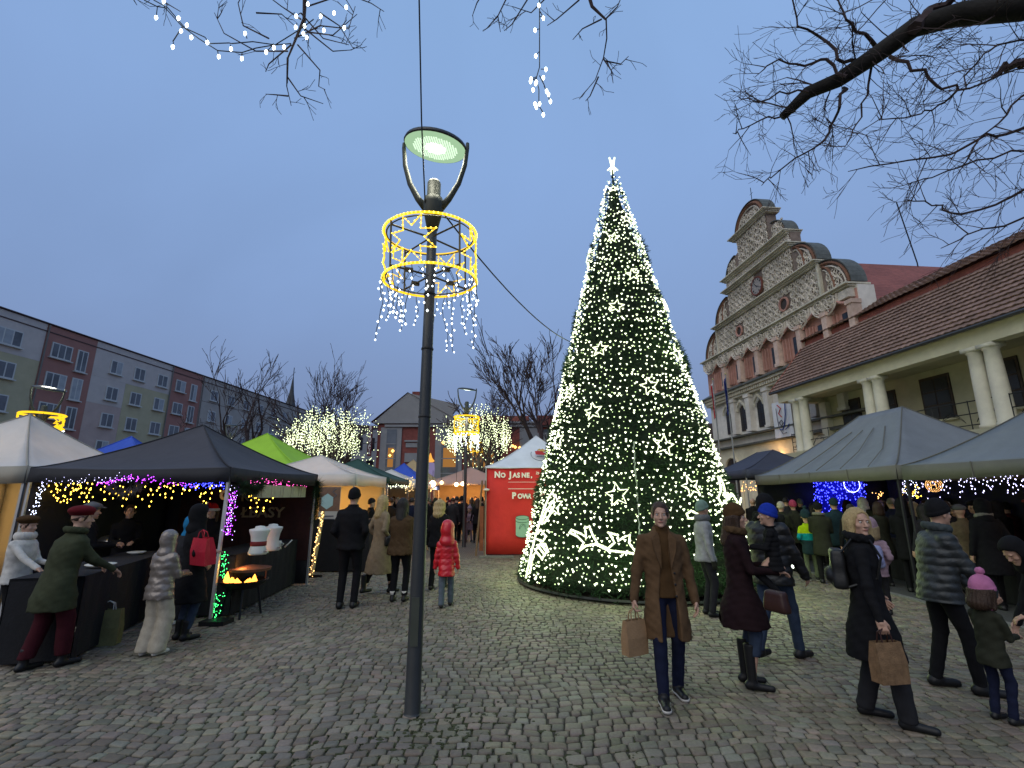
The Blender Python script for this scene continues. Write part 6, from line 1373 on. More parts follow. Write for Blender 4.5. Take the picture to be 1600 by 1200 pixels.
def bare_tree(label, X, Y, h, seed, r=.22, maxl=6, spread=.6, trunk=.3, name='bare_tree', minr=.012, kids=(2, 4)):
    rr = random.Random(seed); o = thing(name, label, 'tree', (X, Y, 0)); b = MB(); th_ = h * trunk; b.tube([(0, 0, 0), (.05, 0, th_ * .5), (0, .05, th_)], [r * 1.25, r, r * .85], 9); b.build('trunk', BARK, o, True)
    tips = []; b = MB()
    for k in range(rr.randint(3, 4)):
        a = 2 * pi * k / 3.5 + rr.uniform(-.4, .4); grow(b, Vector((0, .03, th_ - .1)), Vector((cos(a) * rr.uniform(.15, .6), sin(a) * rr.uniform(.15, .6), 1)).normalized(), h * .27, r * .66, 1, maxl, rr, spread * .72, .07, 7, tips, minr, kids, (.60, .84))
    b.build('crown', BARK2, o, kind='stuff'); return o, tips
def Yx(px, Y): return atY(px, 700, Y).x
bare_tree('tall bare tree with a forked crown before the apartment block', Yx(383, 44), 44, 14.5, 21, .34, 6, .55, minr=.02, kids=(2, 3))
bare_tree('spreading bare tree left of the forked tree before the apartment block', Yx(345, 40), 40, 8.5, 5, .26, 6, .75, minr=.018, kids=(2, 3))
bare_tree('bare tree right of the church spire behind the string-lit tree', Yx(500, 46), 46, 14.2, 9, .3, 6, .5, minr=.02, kids=(2, 3))
bare_tree('thin bare tree leaning toward the brick building', Yx(542, 50), 50, 14.2, 33, .28, 6, .6, minr=.02, kids=(2, 3))
bare_tree('rounded fine twigged tree behind the aisle street lamp', Yx(765, 42), 42, 11.2, 14, .26, 6, .5, minr=.016, kids=(3, 3))
bare_tree('bare tree with long upright limbs just left of the christmas tree', Yx(848, 34), 34, 13.5, 52, .3, 6, .5, minr=.02)
bare_tree('low bare tree half hidden by the christmas tree', Yx(880, 38), 38, 9.5, 8, .24, 5, .6, minr=.025)
def lit_tree(label, px, Y, h, seed, hw, ztop, zlow, n):
    X = Yx(px, Y); o, tips = bare_tree(label, X, Y, h, seed, .22, 5, .8, .3, 'string_lit_tree', .02); rr = random.Random(seed + 1); P = []
    zc = (ztop + zlow) / 2; hz = (ztop - zlow) / 2; zm = max(t.z for t in tips); xm = max(abs(t.x) for t in tips)
    for i in range(n):
        if rr.random() < .45:   # along drooping twig strings
            a = rr.uniform(0, 2 * pi); q = rr.random() ** .5; x, y, z0 = hw * q * cos(a), hw * q * sin(a), zc + hz * rr.uniform(-.1, 1) * sqrt(max(0, 1 - q * q))
            for k in range(6): P.append((x + rr.gauss(0, .04), y + rr.gauss(0, .04), z0 - k * .16))
        else:
            while True:
                x, y, z_ = rr.uniform(-1, 1), rr.uniform(-1, 1), rr.uniform(-1, 1)
                if x * x + y * y + z_ * z_ < 1 and noise.noise(Vector((x * 2.3, y * 2.3, z_ * 2.3 + seed))) > -.18: break
            P.append((x * hw, y * hw, zc + z_ * hz))
    for k in range(5):        # arms of light reaching outward
        a = rr.choice((-.2, .3, 2.6, 3.0, 3.4)); L = hw * rr.uniform(1.1, 1.6); z0 = zc + rr.uniform(-.6, .8) * hz
        for j in range(60): t = j / 60; P.append((L * t * cos(a) + rr.gauss(0, .12), L * t * sin(a) + rr.gauss(0, .12), z0 - .5 + t * rr.uniform(.4, 1.2) + rr.gauss(0, .18)))
    b = MB(); b.octs(P, .024 if Y < 30 else .027, zs=1.2); b.build('fairy_bulbs', emi('tree_string_led', (.88, 1, .56), 3.2), o, kind='stuff')
    lamp_light('tree_glow', (0, -1.5, 3.5), 70, (.85, 1, .7), .8, o); return o
lit_tree('broad tree wrapped in dense warm white lights behind the white tent', 505, 27, 6.9, 71, 2.0, 6.9, 2.7, 600)
lit_tree('tree hung with white light strings behind the aisle street lamp', 750, 30, 8.0, 40, 2.1, 7.6, 3.0, 420)
# ---------------------------------------------------------------- overhanging branches of the two near trees
def limb(b, P, R_, n=9): b.tube(P, R_, n)
def twigs_along(b, P, R_, rr, dens, L, lev, spread=.8, up=0, minr=.0035, r0=.012):
    for i in range(len(P) - 1):
        a, c = Vector(P[i]), Vector(P[i + 1]); dd = (c - a).normalized(); n = max(1, int((c - a).length * dens))
        for k in range(n):
            q = a.lerp(c, rr.random()); v = Vector((rr.gauss(0, 1), rr.gauss(0, .5), rr.gauss(up, 1))); v = (v - dd * v.dot(dd)).normalized(); grow(b, q, (dd * .5 + v * spread).normalized(), L * rr.uniform(.5, 1.1), r0 * rr.uniform(.6, 1.2), 3, 3 + lev, rr, .55, .0, 6, None, minr, (2, 3), (.55, .85))
def AT(px, py, t): return Vector((0, 0, HC)) + ray(px, py) * t
rr = random.Random(4)
bt = thing('linden_tree', 'big bare tree whose thick mossy bough crosses the upper right sky', 'tree', (9.2, 3.0, 0))
o_ = Vector((9.2, 3.0, 0)); T0 = [Vector((0, 0, 0)), Vector((-.1, 0, 2.5)), Vector((-.3, .1, 5.2)), Vector((-.5, .1, 7.5))]; b = MB(); b.tube(T0, [.48, .40, .36, .30], 12); b.build('trunk', BARK, bt, True)
main = [o_ + Vector((-.3, .1, 5.4)), AT(1720, -60, 4.7), AT(1600, 12, 4.9), AT(1500, 22, 5.1), AT(1430, 42, 5.25), AT(1370, 85, 5.4), AT(1310, 125, 5.5), AT(1262, 145, 5.6), AT(1222, 183, 5.7)]
b = MB(); b.tube([p - o_ for p in main], [.20, .155, .125, .115, .105, .095, .082, .072, .045], 12); b.build('bough', BARK, bt, True)
subs = [([(1430, 42), (1450, 20), (1490, -5), (1540, -40)], .07, 5.2), ([(1345, 100), (1310, 90), (1285, 55), (1250, 40), (1235, -20)], .022, 5.5), ([(1372, 78), (1355, 50), (1320, 30), (1308, -10)], .025, 5.4), ([(1318, 125), (1290, 90), (1262, 100), (1215, 95), (1180, 120)], .02, 5.5),
        ([(1322, 130), (1310, 165), (1298, 200), (1288, 220), (1255, 240), (1205, 273), (1190, 290)], .018, 5.5), ([(1365, 100), (1350, 150), (1340, 195), (1320, 230)], .014, 5.4), ([(1390, 92), (1430, 105), (1465, 130), (1500, 140), (1560, 120), (1640, 95)], .020, 5.2),
        ([(1500, 140), (1470, 165), (1435, 180), (1380, 185), (1370, 180)], .012, 5.2), ([(1660, 170), (1590, 205), (1540, 215), (1480, 240), (1420, 250), (1325, 268)], .018, 4.9), ([(1660, 230), (1580, 240), (1500, 262), (1440, 282), (1420, 290)], .012, 4.9),
        ([(1660, 80), (1600, 95), (1570, 105), (1553, 122)], .06, 4.8), ([(1660, 290), (1600, 295), (1550, 325), (1485, 335), (1460, 318), (1415, 312)], .016, 4.8), ([(1660, 320), (1590, 345), (1530, 360), (1470, 388)], .014, 4.8), ([(1240, 175), (1200, 185), (1160, 200), (1145, 208)], .012, 5.7), ([(1262, 145), (1215, 150), (1175, 158), (1152, 150)], .012, 5.6),
        ([(1650, 120), (1600, 150), (1560, 190), (1520, 230), (1500, 262)], .014, 4.9), ([(1650, 30), (1610, 60), (1560, 70), (1520, 100), (1500, 150)], .014, 4.8)]
b = MB(); tw = MB()
for pts, r0, t in subs:
    P = [AT(x, y, t + .12 * sin(i * 1.7 + x)) - o_ for i, (x, y) in enumerate(pts)]; R_ = [max(.006, r0 * (1 - .7 * i / (len(P) - 1))) for i in range(len(P))]
    if pts[0][0] >= 1640: P = [Vector((-.38, .1, 5.9 + .12 * len(subs) * (pts[0][1] / 600)))] + P; R_ = [max(.045, r0 * 2.2)] + R_
    Q = []; RQ = []
    for i in range(len(P) - 1):
        for k in range(3): Q.append(P[i].lerp(P[i + 1], k / 3) + Vector((rr.gauss(0, .012), rr.gauss(0, .02), rr.gauss(0, .012)))); RQ.append(R_[i] + (R_[i + 1] - R_[i]) * k / 3)
    Q.append(P[-1]); RQ.append(R_[-1] * .6); b.tube(Q, RQ, 6); twigs_along(tw, Q, RQ, rr, 4.8, .36, 2, .9, 0, .0024, .006)
twigs_along(tw, [p - o_ for p in main[2:]], None, rr, 6.5, .55, 3, 1.0, .0, .003, .012)
# the wider crown, mostly outside the frame
for k in range(4):
    a = k * 1.3 - 1.5; grow(b, Vector((-.4, .1, 7.0)), Vector((cos(a) * .7, sin(a) * .5 - .3, 1)).normalized(), 2.4, .16, 1, 5, rr, .6, .03, 7, None, .01)
b.build('branches', BARK2, bt, kind='stuff'); tw.build('twigs', BARK2, bt, kind='stuff')
# left tree, standing behind the camera, boughs reaching over the lens
rr = random.Random(12); o_ = Vector((-3.6, -2.2, 0)); bt2 = thing('linden_tree', 'bare tree whose twig tips with bulbs hang into the top of the view', 'tree', tuple(o_)); b = MB(); b.tube([(0, 0, 0), (.1, 0, 3), (.2, .2, 5.5)], [.4, .33, .26], 10); b.build('trunk', BARK, bt2, True)
def topP(px, py, t=5.0): return AT(px, py, t) - o_
b = MB(); tw = MB()
b.tube([Vector((.2, .2, 5.3)), Vector((.9, 2.2, 7.1)), topP(470, -160, 5.2), topP(478, -40, 5.1), topP(475, 30, 5.05), topP(450, 90, 5.0), topP(449, 130, 5.0)], [.22, .14, .06, .03, .016, .008, .005], 8)
b.tube([Vector((.2, .2, 5.4)), Vector((2.5, 2.5, 7.4)), topP(800, -190, 5.2), topP(905, -60, 5.1), topP(925, 10, 5.05), topP(946, 30, 5.0)], [.2, .14, .06, .03, .017, .011], 8)
paths = [[(947, 30), (948, 60), (943, 90), (930, 125), (905, 155)], [(946, 30), (965, 10), (975, -15)], [(943, 92), (955, 110), (958, 130)], [(945, 95), (970, 100), (982, 88)], [(935, 120), (922, 150), (915, 158)], [(940, 30), (910, 45), (895, 62)], [(905, 0), (870, 30), (855, 40)], [(870, -20), (830, 20), (800, 10)], [(800, -20), (778, 25), (782, 50)], [(778, 25), (760, 45)], [(760, -20), (745, 5), (738, 25)], [(830, -10), (800, 38), (788, 48)],
         [(449, 90), (448, 135), (455, 165)], [(449, 120), (470, 150), (505, 162)], [(450, 150), (430, 148), (415, 147)], [(460, 60), (500, 40), (545, 45), (555, 10)], [(470, 40), (520, 80), (550, 78)], [(465, 70), (500, 110), (498, 135), (508, 140)], [(455, 70), (420, 100), (415, 112)], [(470, 30), (440, 10), (400, -20)], [(480, 10), (540, -10), (580, 5), (600, 18)], [(450, 80), (400, 80), (350, 52), (335, 20)], [(420, 60), (380, 40), (372, 5), (385, -20)], [(400, 20), (440, 22), (460, 40)], [(230, -20), (260, 5), (282, 18)], [(200, -15), (214, 8)], [(500, 20), (530, 40), (552, 76)], [(480, 50), (520, 55), (558, 22)], [(470, 20), (505, 60), (545, 70)]]
for pts in paths:
    P = [topP(x, y, 5.0 + .1 * sin(x)) for x, y in pts]; b.tube(P, [.0085 * (1 - .6 * i / (len(P) - 1)) for i in range(len(P))], 5); twigs_along(tw, P, None, rr, 5, .16, 1, .9, -.1, .0026, .005)
b.build('branches', BARK2, bt2, kind='stuff'); tw.build('twigs', BARK2, bt2, kind='stuff')
SLED = emi('string_led', (.92, 1, .90), 9)
def hang_string(label, wires, bulbs, t=4.9):
    o = thing('light_string', label, 'fairy lights', tuple(AT(*wires[0][0], t))); oo = Vector(o.location); b = MB()
    for w_ in wires: b.tube([AT(x, y, t + .02 * sin(x)) - oo for x, y in w_], .0055, 5)
    for (x0, y0), (x, y) in bulbs: b.tube([AT(x0, y0, t) - oo, AT(x, y, t) - oo], .005, 4)
    b.build('wire', WIRE, o)
    for (x0, y0), (x, y) in bulbs:
        c = AT(x, y, t) - oo; q = MB(); q.lathe([(.004, -.030), (.013, -.012), (.014, .006), (.006, .02)], tuple(c), 8); q.build('bulb', SLED, o, True)
hang_string('string of white bulbs looping along the left twigs at the top', [[(225, 0), (245, 10), (258, 12), (285, 42), (320, 58), (328, 68), (358, 67), (362, 68), (395, 65), (430, 70), (455, 68)], [(240, 0), (262, 12), (290, 45), (310, 60), (340, 79), (378, 82), (400, 75), (430, 70), (470, 45), (490, 30)], [(285, 42), (270, 65)]],
            [((246, 10), (244, 27)), ((259, 5), (256, 2)), ((280, 30), (279, 28)), ((290, 40), (292, 39)), ((284, 46), (283, 48)), ((297, 55), (299, 58)), ((323, 62), (324, 66)), ((271, 66), (270, 73)), ((340, 80), (342, 88)), ((360, 70), (361, 76)), ((386, 60), (383, 52)), ((378, 82), (378, 91)), ((425, 72), (416, 81)), ((427, 68), (428, 74)), ((470, 20), (463, 25)), ((478, 30), (476, 40)), ((500, 25), (501, 25)), ((480, 5), (481, 6)), ((480, 50), (479, 58)), ((505, 40), (506, 47)), ((536, 38), (538, 43)), ((542, 8), (541, 11)), ((520, 22), (522, 20)), ((445, 70), (444, 73)), ((464, 36), (462, 42)), ((478, 44), (474, 52))])
hang_string('string of white bulbs dangling straight down at the top centre', [[(843, -15), (843, 30), (843, 60), (843, 85), (843, 105), (838, 122), (842, 140), (842, 165), (848, 175)], [(843, 118), (850, 132), (855, 148), (860, 158)], [(838, 122), (830, 126)]],
            [((843, 5), (842, 8)), ((843, 25), (849, 28)), ((843, 45), (836, 47)), ((843, 80), (837, 87)), ((845, 108), (853, 108)), ((838, 120), (830, 123)), ((838, 122), (829, 127)), ((840, 126), (837, 130)), ((836, 138), (833, 140)), ((850, 135), (854, 142)), ((852, 142), (857, 147)), ((858, 155), (860, 158)), ((842, 160), (836, 162)), ((843, 158), (843, 162)), ((846, 172), (849, 179)), ((842, 168), (838, 167)), ((834, 124), (838, 128)), ((848, 128), (849, 121))])
# ---------------------------------------------------------------- people
CLOTH = {}
for n_, c_ in dict(black=(.012, .012, .014), charcoal=(.028, .028, .032), grey=(.16, .165, .17), lightgrey=(.34, .35, .35), brown=(.135, .078, .040), darkbrown=(.085, .045, .018), navy=(.014, .018, .045), denim=(.045, .065, .11), lightdenim=(.12, .15, .18),
                   olive=(.060, .068, .038), darkolive=(.034, .036, .024), maroon=(.022, .010, .012), wine=(.06, .010, .016), cream=(.52, .46, .36), beige=(.30, .23, .15), white=(.72, .69, .64), red=(.50, .012, .022), beret=(.14, .010, .016), pink=(.55, .19, .36), hotpink=(.45, .06, .12),
                   royal=(.015, .045, .40), blue=(.02, .20, .42), teal=(.02, .045, .055), cyan=(.01, .38, .42), neon=(.50, .72, .01), mint=(.20, .30, .25), lilac=(.36, .25, .30), tan=(.16, .125, .075), slate=(.07, .085, .088), silver=(.30, .27, .25), furbrown=(.10, .060, .030),
                   furgrey=(.22, .21, .18), khaki=(.17, .20, .13), santa=(.45, .015, .02), plaid=(.055, .05, .05), orange=(.45, .13, .04)).items(): CLOTH[n_] = cloth('cloth_' + n_, c_)
CLOTH['silver'] = mat('silver_quilt', (.20, .17, .15), .32, .15, 8, .5, 18, spec=.6, metal=.3); CLOTH['red'] = mat('glossy_red_quilt', (.50, .010, .020), .35, .12, 8, .4, 18, spec=.6)
CLOTH['black_shoe'] = mat('black_shoe', (.010, .010, .011), .45, .1, 8, .1); CLOTH['blackpuff'] = mat('black_nylon', (.009, .009, .010), .5, .2, 10, .4, 22, spec=.4); CLOTH['greypuff'] = mat('slate_nylon', (.024, .028, .030), .5, .2, 10, .5, 22, spec=.4)
for n_, c_ in dict(hair_brown=(.035, .018, .010), hair_dark=(.012, .009, .008), hair_blond=(.36, .26, .12), hair_grey=(.12, .11, .10), hair_white=(.55, .54, .50), hair_ash=(.20, .15, .08)).items(): CLOTH[n_] = mat(n_, c_, .5, .25, 30, .5, 120)
BAGM = mat('black_leather', (.012, .012, .012), .4, .1, 8, .1); BAGB = mat('dark_brown_leather', (.035, .014, .010), .4, .1, 8, .1)
def gp(px, py): p = G(px, py); return (p.x, p.y)
def camyaw(p): return math.degrees(atan2(-p[0], -p[1]))
def soft_bag(name, label, c, r, m, yaw=0, strap=None, cat='bag'):
    o = thing(name, label, cat, tuple(c), yaw); e = min(r) * .55
    def f(X, Y, Z):
        k = 1 - .18 * (Z / r[2] + 1) * .5; qx, qy, qz = np.abs(X) / k - r[0] + e, np.abs(Y) / k - r[1] + e, np.abs(Z) - r[2] + e
        d = np.sqrt(np.maximum(qx, 0) ** 2 + np.maximum(qy, 0) ** 2 + np.maximum(qz, 0) ** 2) + np.minimum(np.maximum(qx, np.maximum(qy, qz)), 0) - e
        if name == 'rucksack': d = smin(d, el(X, Y, Z, (0, -r[1], -r[2] * .35), (r[0] * .75, .05, r[2] * .45)), .015)
        return d + .003 * np.sin(40 * Z + 20 * X)
    V, Q = snet(f, (-r[0], -r[1] - .06, -r[2]), r, .012); np_mesh('body', V, Q, m, o)
    if strap: b = MB(); b.tube([Matrix.Rotation(-yaw, 3, 'Z') @ (Vector(q) - Vector(c)) for q in strap], .011, 5); b.build('strap', m, o)
    return o
# --- foreground right
p1 = gp(1050, 1092)
_, wr, M, _, _ = person('man in an open brown coat and roll neck sweater holding a brown paper bag', p1, camyaw(p1) - 12, 1.78, 'brown', 'navy', 'black_shoe', hem=.52, open_coat='darkbrown', hair='short', haircol='hair_brown', arms=('down', 'bag'), stance='step', soles='white', collar=None, hyaw=10, fat=1.02, flare=.01)
h = wr[1]; paper_bag((h.x - .03, h.y - .05, h.z - .48), .5, .24, .30, KRAFT, 'brown paper bag in the hand of the man in the brown coat', MATS['kraft_paper'])
p2 = gp(1385, 1128)
_, wr, M, _, _ = person('blond woman in a long black coat with a black rucksack, smiling over her shoulder', p2, 118, 1.73, 'black', 'charcoal', 'black_shoe', True, .50, hair='bob', haircol='hair_blond', arms=('pocket', 'bag'), hyaw=62, wide=.012, collar='black', stance='step', flare=.02)
h = wr[1]; paper_bag((h.x, h.y - .02, h.z - .46), .15, .25, .30, mat('brown_woven_bag', (.17, .10, .05), .8, .35, 18, .4), 'patterned brown bag hanging from the hand of the blond woman in black', BAGB)
soft_bag('rucksack', 'black rucksack on the back of the blond woman', M @ Vector((.0, -.185, 1.20)), (.125, .062, .17), BAGM, radians(-118), [M @ Vector(q) for q in ((.09, -.16, 1.34), (.10, -.05, 1.48), (.10, .07, 1.46), (.11, .13, 1.32), (.13, .08, 1.15), (.10, -.15, 1.05))])
p3 = gp(1497, 1078)
person('man in a slate grey puffer jacket and black beanie reaching to a child', p3, 105, 1.79, 'greypuff', 'black', 'black_shoe', puff=.075, hem=.80, hat='beanie', hatcol='black', collar='slate', arms=('low', (.16, .36, .82)), stance='step', lean=.14, fat=1.12, hyaw=-15)
p4 = gp(1572, 1128)
person('small child in a pink bobble hat and dark jacket', p4, 80, 1.05, 'darkolive', 'navy', 'black_shoe', hat='pompom', hatcol='pink', hair='bob', haircol='hair_brown', collar='pink', kid=True, arms=('front', 'front'), hem=.72, lean=.06, hpitch=-12)
p5 = (gp(1760, 1080))
person('adult in black bending over the child at the right edge', p5, -75, 1.70, 'black', 'navy', 'black_shoe', hem=.75, hood='black', lean=.60, squat=.25, arms=('reach', 'low'), stance='step', hpitch=-38, hyaw=-20)
p6 = gp(1172, 1072)
_, wr, M6, _, _ = person('woman in a long maroon coat with fur collar and boots carrying a child', p6, 105, 1.74, 'maroon', 'denim', 'black_shoe', True, .56, hat='beanie', hatcol='darkbrown', hair='long', haircol='hair_brown', collar='furbrown', arms=('hug', 'front'), stance='stand', boots=.30, flare=.05, hyaw=8)
c6 = M6 @ Vector((.06, .33, 0))
o_c, *_ = person('toddler in a bright blue hat and dark snowsuit carried on an arm', (c6.x, c6.y), -60, .92, 'black', 'black', 'royal', hat='beanie', hatcol='royal', kid=True, arms=('front', 'front'), hem=.55, squat=.22, puff=.09)
o_c.location.z = .86
p7 = gp(1222, 1030)
person('man in a black hooded jacket and jeans walking behind the woman with the child', p7, 60, 1.84, 'blackpuff', 'denim', 'black_shoe', hem=.78, puff=.11, hat='beanie', hatcol='black', collar='black', arms=('swing', 'swing'), stance='walk', fat=1.15)
soft_bag('handbag', 'dark brown round handbag hanging behind the woman with the child', G(1213, 940, .98), (.05, .11, .085), BAGB, .4)
p8 = gp(1110, 962)
person('person in a light grey jacket and mint beanie standing against the christmas tree', p8, 95, 1.74, 'lightgrey', 'charcoal', 'black_shoe', True, .82, hat='beanie', hatcol='mint', scarf='grey', arms=('down', 'down'), gloves='darkolive', stance='stand', fat=1.1, hyaw=-20)
# --- crowd at the right-hand stalls: (foot px, foot py, height, yaw, label, kwargs)
R_ = [
 (1206, 905, 1.80, 40, 'man in black with a hood fold at the right foot of the christmas tree', dict(coat='black', hair='short', haircol='hair_brown', hem=.7)),
 (1232, 893, 1.66, 50, 'person in a cream beanie and dark olive coat', dict(coat='darkolive', hat='beanie', hatcol='cream', fem=True, hem=.6)),
 (1252, 893, 1.70, 20, 'person in a pink knitted hat and dark parka', dict(coat='darkolive', hat='beanie', hatcol='hotpink', hem=.7, fem=True)),
 (1272, 907, 1.42, 25, 'boy in a neon yellow and turquoise jacket with pale trousers', dict(coat='teal', legs='khaki', hat='pompom', hatcol='teal', kid=True, hem=.68, band=((1.24, 1.5, 'neon'), (1.06, 1.24, 'cyan')), soles='white', collar=None)),
 (1294, 912, 1.68, 35, 'person in a black cap and olive parka with pale fur trim', dict(coat='darkolive', hat='beanie', hatcol='black', collar='furgrey', hem=.6)),
 (1320, 905, 1.76, 15, 'broad man in dark teal coat and dark hat before the blue lights', dict(coat='teal', hat='beanie', hatcol='teal', fat=1.1, hem=.7)),
 (1365, 893, 1.80, 60, 'man dressed with a long white beard and hair in an olive coat', dict(coat='darkolive', hair='long', haircol='hair_white', scarf='white', hem=.6)),
 (1382, 962, 1.38, 35, 'girl in a lilac jacket and pink hat with a pale blue rucksack', dict(coat='lilac', legs='charcoal', hat='beanie', hatcol='lilac', hair='bob', haircol='hair_ash', kid=True, puff=.08, hem=.75)),
 (1413, 905, 1.78, 20, 'grey haired man in a navy wool coat seen from behind', dict(coat='navy', hair='short', haircol='hair_grey', hem=.55, fat=1.1)),
 (1452, 925, 1.70, 0, 'woman with loose dark blond hair in a black coat among the crowd', dict(coat='black', hair='long', haircol='hair_ash', fem=True, hem=.55)),
 (1484, 920, 1.74, 30, 'tall person in a black hat and black coat near the orange oval sign', dict(coat='black', hat='beanie', hatcol='black', hem=.6)),
 (1508, 915, 1.62, -20, 'woman in a white bobble hat facing the aisle', dict(coat='charcoal', hat='pompom', hatcol='white', fem=True, hem=.6, yaw2=160)),
 (1528, 940, 1.66, 5, 'person in a tan parka with a grey cap and jeans seen from behind', dict(coat='tan', legs='denim', hat='cap', hatcol='grey', hem=.72, fat=1.15)),
 (1568, 952, 1.76, 10, 'big person in a black coat with a raised fur edged hood', dict(coat='black', hood='black', collar='furgrey', fat=1.15, hem=.55)),
 (1598, 905, 1.66, 30, 'person in a dark red coat at the right edge of the crowd', dict(coat='wine', hat='beanie', hatcol='black', fem=True, hem=.6)),
 (1262, 872, 1.72, -10, 'person in a grey hat and black coat behind the pink hat', dict(coat='charcoal', hat='beanie', hatcol='grey', hem=.6)),
 (1185, 868, 1.74, 30, 'bald headed man in black far behind by the orange string', dict(coat='black', hem=.7)),
 (1346, 870, 1.70, 40, 'person in brown fur hat before the light wreath', dict(coat='darkbrown', hat='beret', hatcol='furbrown', hem=.6, fem=True)),
 (1392, 872, 1.66, -30, 'woman in a pale beret behind the grey haired man', dict(coat='charcoal', hat='beret', hatcol='beige', hem=.6, fem=True)),
 (1440, 880, 1.76, 80, 'man in a brown wide brimmed hat below the yellow lights', dict(coat='tan', hat='brim', hatcol='furbrown', hem=.6)),
 (1545, 890, 1.64, -60, 'seller in a red jacket with long brown hair under the second grey tent', dict(coat='orange', hair='long', haircol='hair_brown', fem=True, hem=.8)),
 (1222, 862, 1.66, 15, 'short person in black with a fur hat beyond the cream beanie', dict(coat='black', hat='beret', hatcol='furgrey', hem=.6)),
 (1218, 915, 1.74, 20, 'person in a black puffer jacket right behind the walking man', dict(coat='black', hat='beanie', hatcol='charcoal', puff=.1, hem=.75)),
 (1432, 925, 1.76, 35, 'tall person in a black hood between the grey haired man and the crowd', dict(coat='black', hood='black', hem=.6)),
 (1468, 935, 1.68, 10, 'woman in a charcoal coat and black hair just behind the slate puffer jacket', dict(coat='charcoal', hair='long', haircol='hair_dark', hem=.5, fem=True)),
 (1505, 938, 1.74, 25, 'person in black beside the tan parka on its left', dict(coat='black', hair='short', haircol='hair_brown', hem=.6)),
 (1550, 925, 1.72, 5, 'man in a dark cap between the tan parka and the raised hood', dict(coat='charcoal', hat='cap', hatcol='black', hem=.6)),
 (1348, 918, 1.66, 30, 'person in black with a grey scarf before the long white hair', dict(coat='black', hair='short', haircol='hair_dark', scarf='grey', hem=.55)),
 (1392, 915, 1.70, -5, 'woman in a dark olive coat left of the grey haired man', dict(coat='darkolive', hair='bob', haircol='hair_brown', hem=.55, fem=True)),
 (1240, 880, 1.78, 35, 'tall man in dark grey between the pink hat and the neon jacket', dict(coat='charcoal', hair='short', haircol='hair_dark', hem=.7)),
 (1282, 884, 1.62, 10, 'short woman in a plain black coat behind the neon jacket boy', dict(coat='black', hair='bob', haircol='hair_dark', hem=.5, fem=True)),
 (1338, 886, 1.68, 25, 'person with a maroon hood before the lower end of the blue curtain', dict(coat='maroon', hood='maroon', hem=.6, fem=True)),
 (1428, 898, 1.66, 45, 'person in a khaki coat and black cap right of the grey haired man', dict(coat='khaki', hat='beanie', hatcol='black', hem=.6)),
 (1466, 898, 1.72, -15, 'man in a slate jacket under the orange oval sign', dict(coat='slate', hair='short', haircol='hair_brown', hem=.75)),
 (1500, 888, 1.78, 15, 'tall man in black before the red hut front', dict(coat='black', hair='short', haircol='hair_dark', hem=.65)),
 (1585, 925, 1.72, 10, 'dark hooded figure squeezed between the raised hood and the red coat', dict(coat='black', hood='charcoal', hem=.5)),
 (1530, 880, 1.60, -100, 'short person in a wine coat by the counter of the red hut', dict(coat='wine', hat='beanie', hatcol='cream', hem=.6, fem=True)),
 (1300, 868, 1.74, 50, 'person in black with no hat before the blue curtain', dict(coat='black', hair='short', haircol='hair_dark', hem=.6)),
]
for px, py, H_, yaw, lb, kw in R_:
    kw = dict(kw); y2 = kw.pop('yaw2', None); q = gp(px, py); legs = kw.pop('legs', 'black')
    rt = person(lb, q, y2 if y2 is not None else yaw, H_, legs=legs, arms=(rnd.choice(('pocket', 'front', 'down')), rnd.choice(('pocket', 'front', 'swing'))), stance=rnd.choice(('stand', 'step')), **kw)
    if 'pale blue rucksack' in lb: soft_bag('rucksack', 'pale blue rucksack on the girl in lilac', rt[2] @ Vector((0, -.17, .90)), (.12, .09, .17), mat('periwinkle', (.20, .22, .38), .7, .1, 6, .2), -radians(35))
# --- left foreground
pl1 = gp(62, 1046)
person('woman in a wine red beret and long olive wool coat leaning over the counter', pl1, 22, 1.70, 'olive', 'wine', 'black_shoe', True, .62, hat='beret', hatcol='beret', hair='short', haircol='hair_brown', arms=('reach', (.20, .42, 1.02)), stance='step', lean=.16, boots=.12, fat=1.22, collar='olive', flare=-.02, wide=.02, hyaw=28)
pl2 = (-6.35, 6.55)
person('woman with a brown beret and cream sweater at the left edge', pl2, 88, 1.56, 'white', 'black', 'black_shoe', True, .85, hat='beret', hatcol='darkbrown', hair='short', haircol='hair_brown', scarf='white', arms=('front', 'reach'), stance='stand', fat=1.1)
person('man in a grey flat cap and black jacket at the charcoal stall', gp(108, 975), 40, 1.72, 'black', 'black', 'black_shoe', hat='cap', hatcol='grey', hair='short', haircol='hair_grey', arms=('front', 'front'), hem=.75, fat=1.1)
pl3 = gp(234, 1024)
person('girl in a shiny silver quilted jacket and wide cream trousers', pl3, 12, 1.40, 'silver', 'cream', 'white', True, .78, hood='silver', puff=.10, wide=.045, arms=('front', 'front'), stance='stand', lean=.05, kid=False, fat=1.08)
person('person in a bright blue hooded jacket bending at the counter', gp(264, 975), 20, 1.52, 'charcoal', 'charcoal', 'white', True, .75, hood='blue', arms=('front', 'reach'), lean=.22, soles='white')
pl4 = gp(284, 1000)
_, wr, M, _, _ = person('person in a long black hooded coat with a red bag', pl4, 28, 1.70, 'black', 'denim', 'black_shoe', True, .48, hood='black', arms=('front', 'pocket'), boots=.14, stance='close', flare=.03)
h = M @ Vector((.30, -.04, .96)); paper_bag(h, -.5, .34, .34, mat('red_tote', (.42, .012, .03), .6, .1, 6, .3), 'bright red tote bag on the arm of the person in the black hooded coat', None, .12, 'tote_bag')
person('stall keeper in a red santa hat with white rim inside the charcoal tent', (-5.42, 9.0), 165, 1.66, 'black', 'black', 'black_shoe', True, .7, hat='santa', hatcol='santa', hair='long', haircol='hair_brown', arms=('front', 'front'))
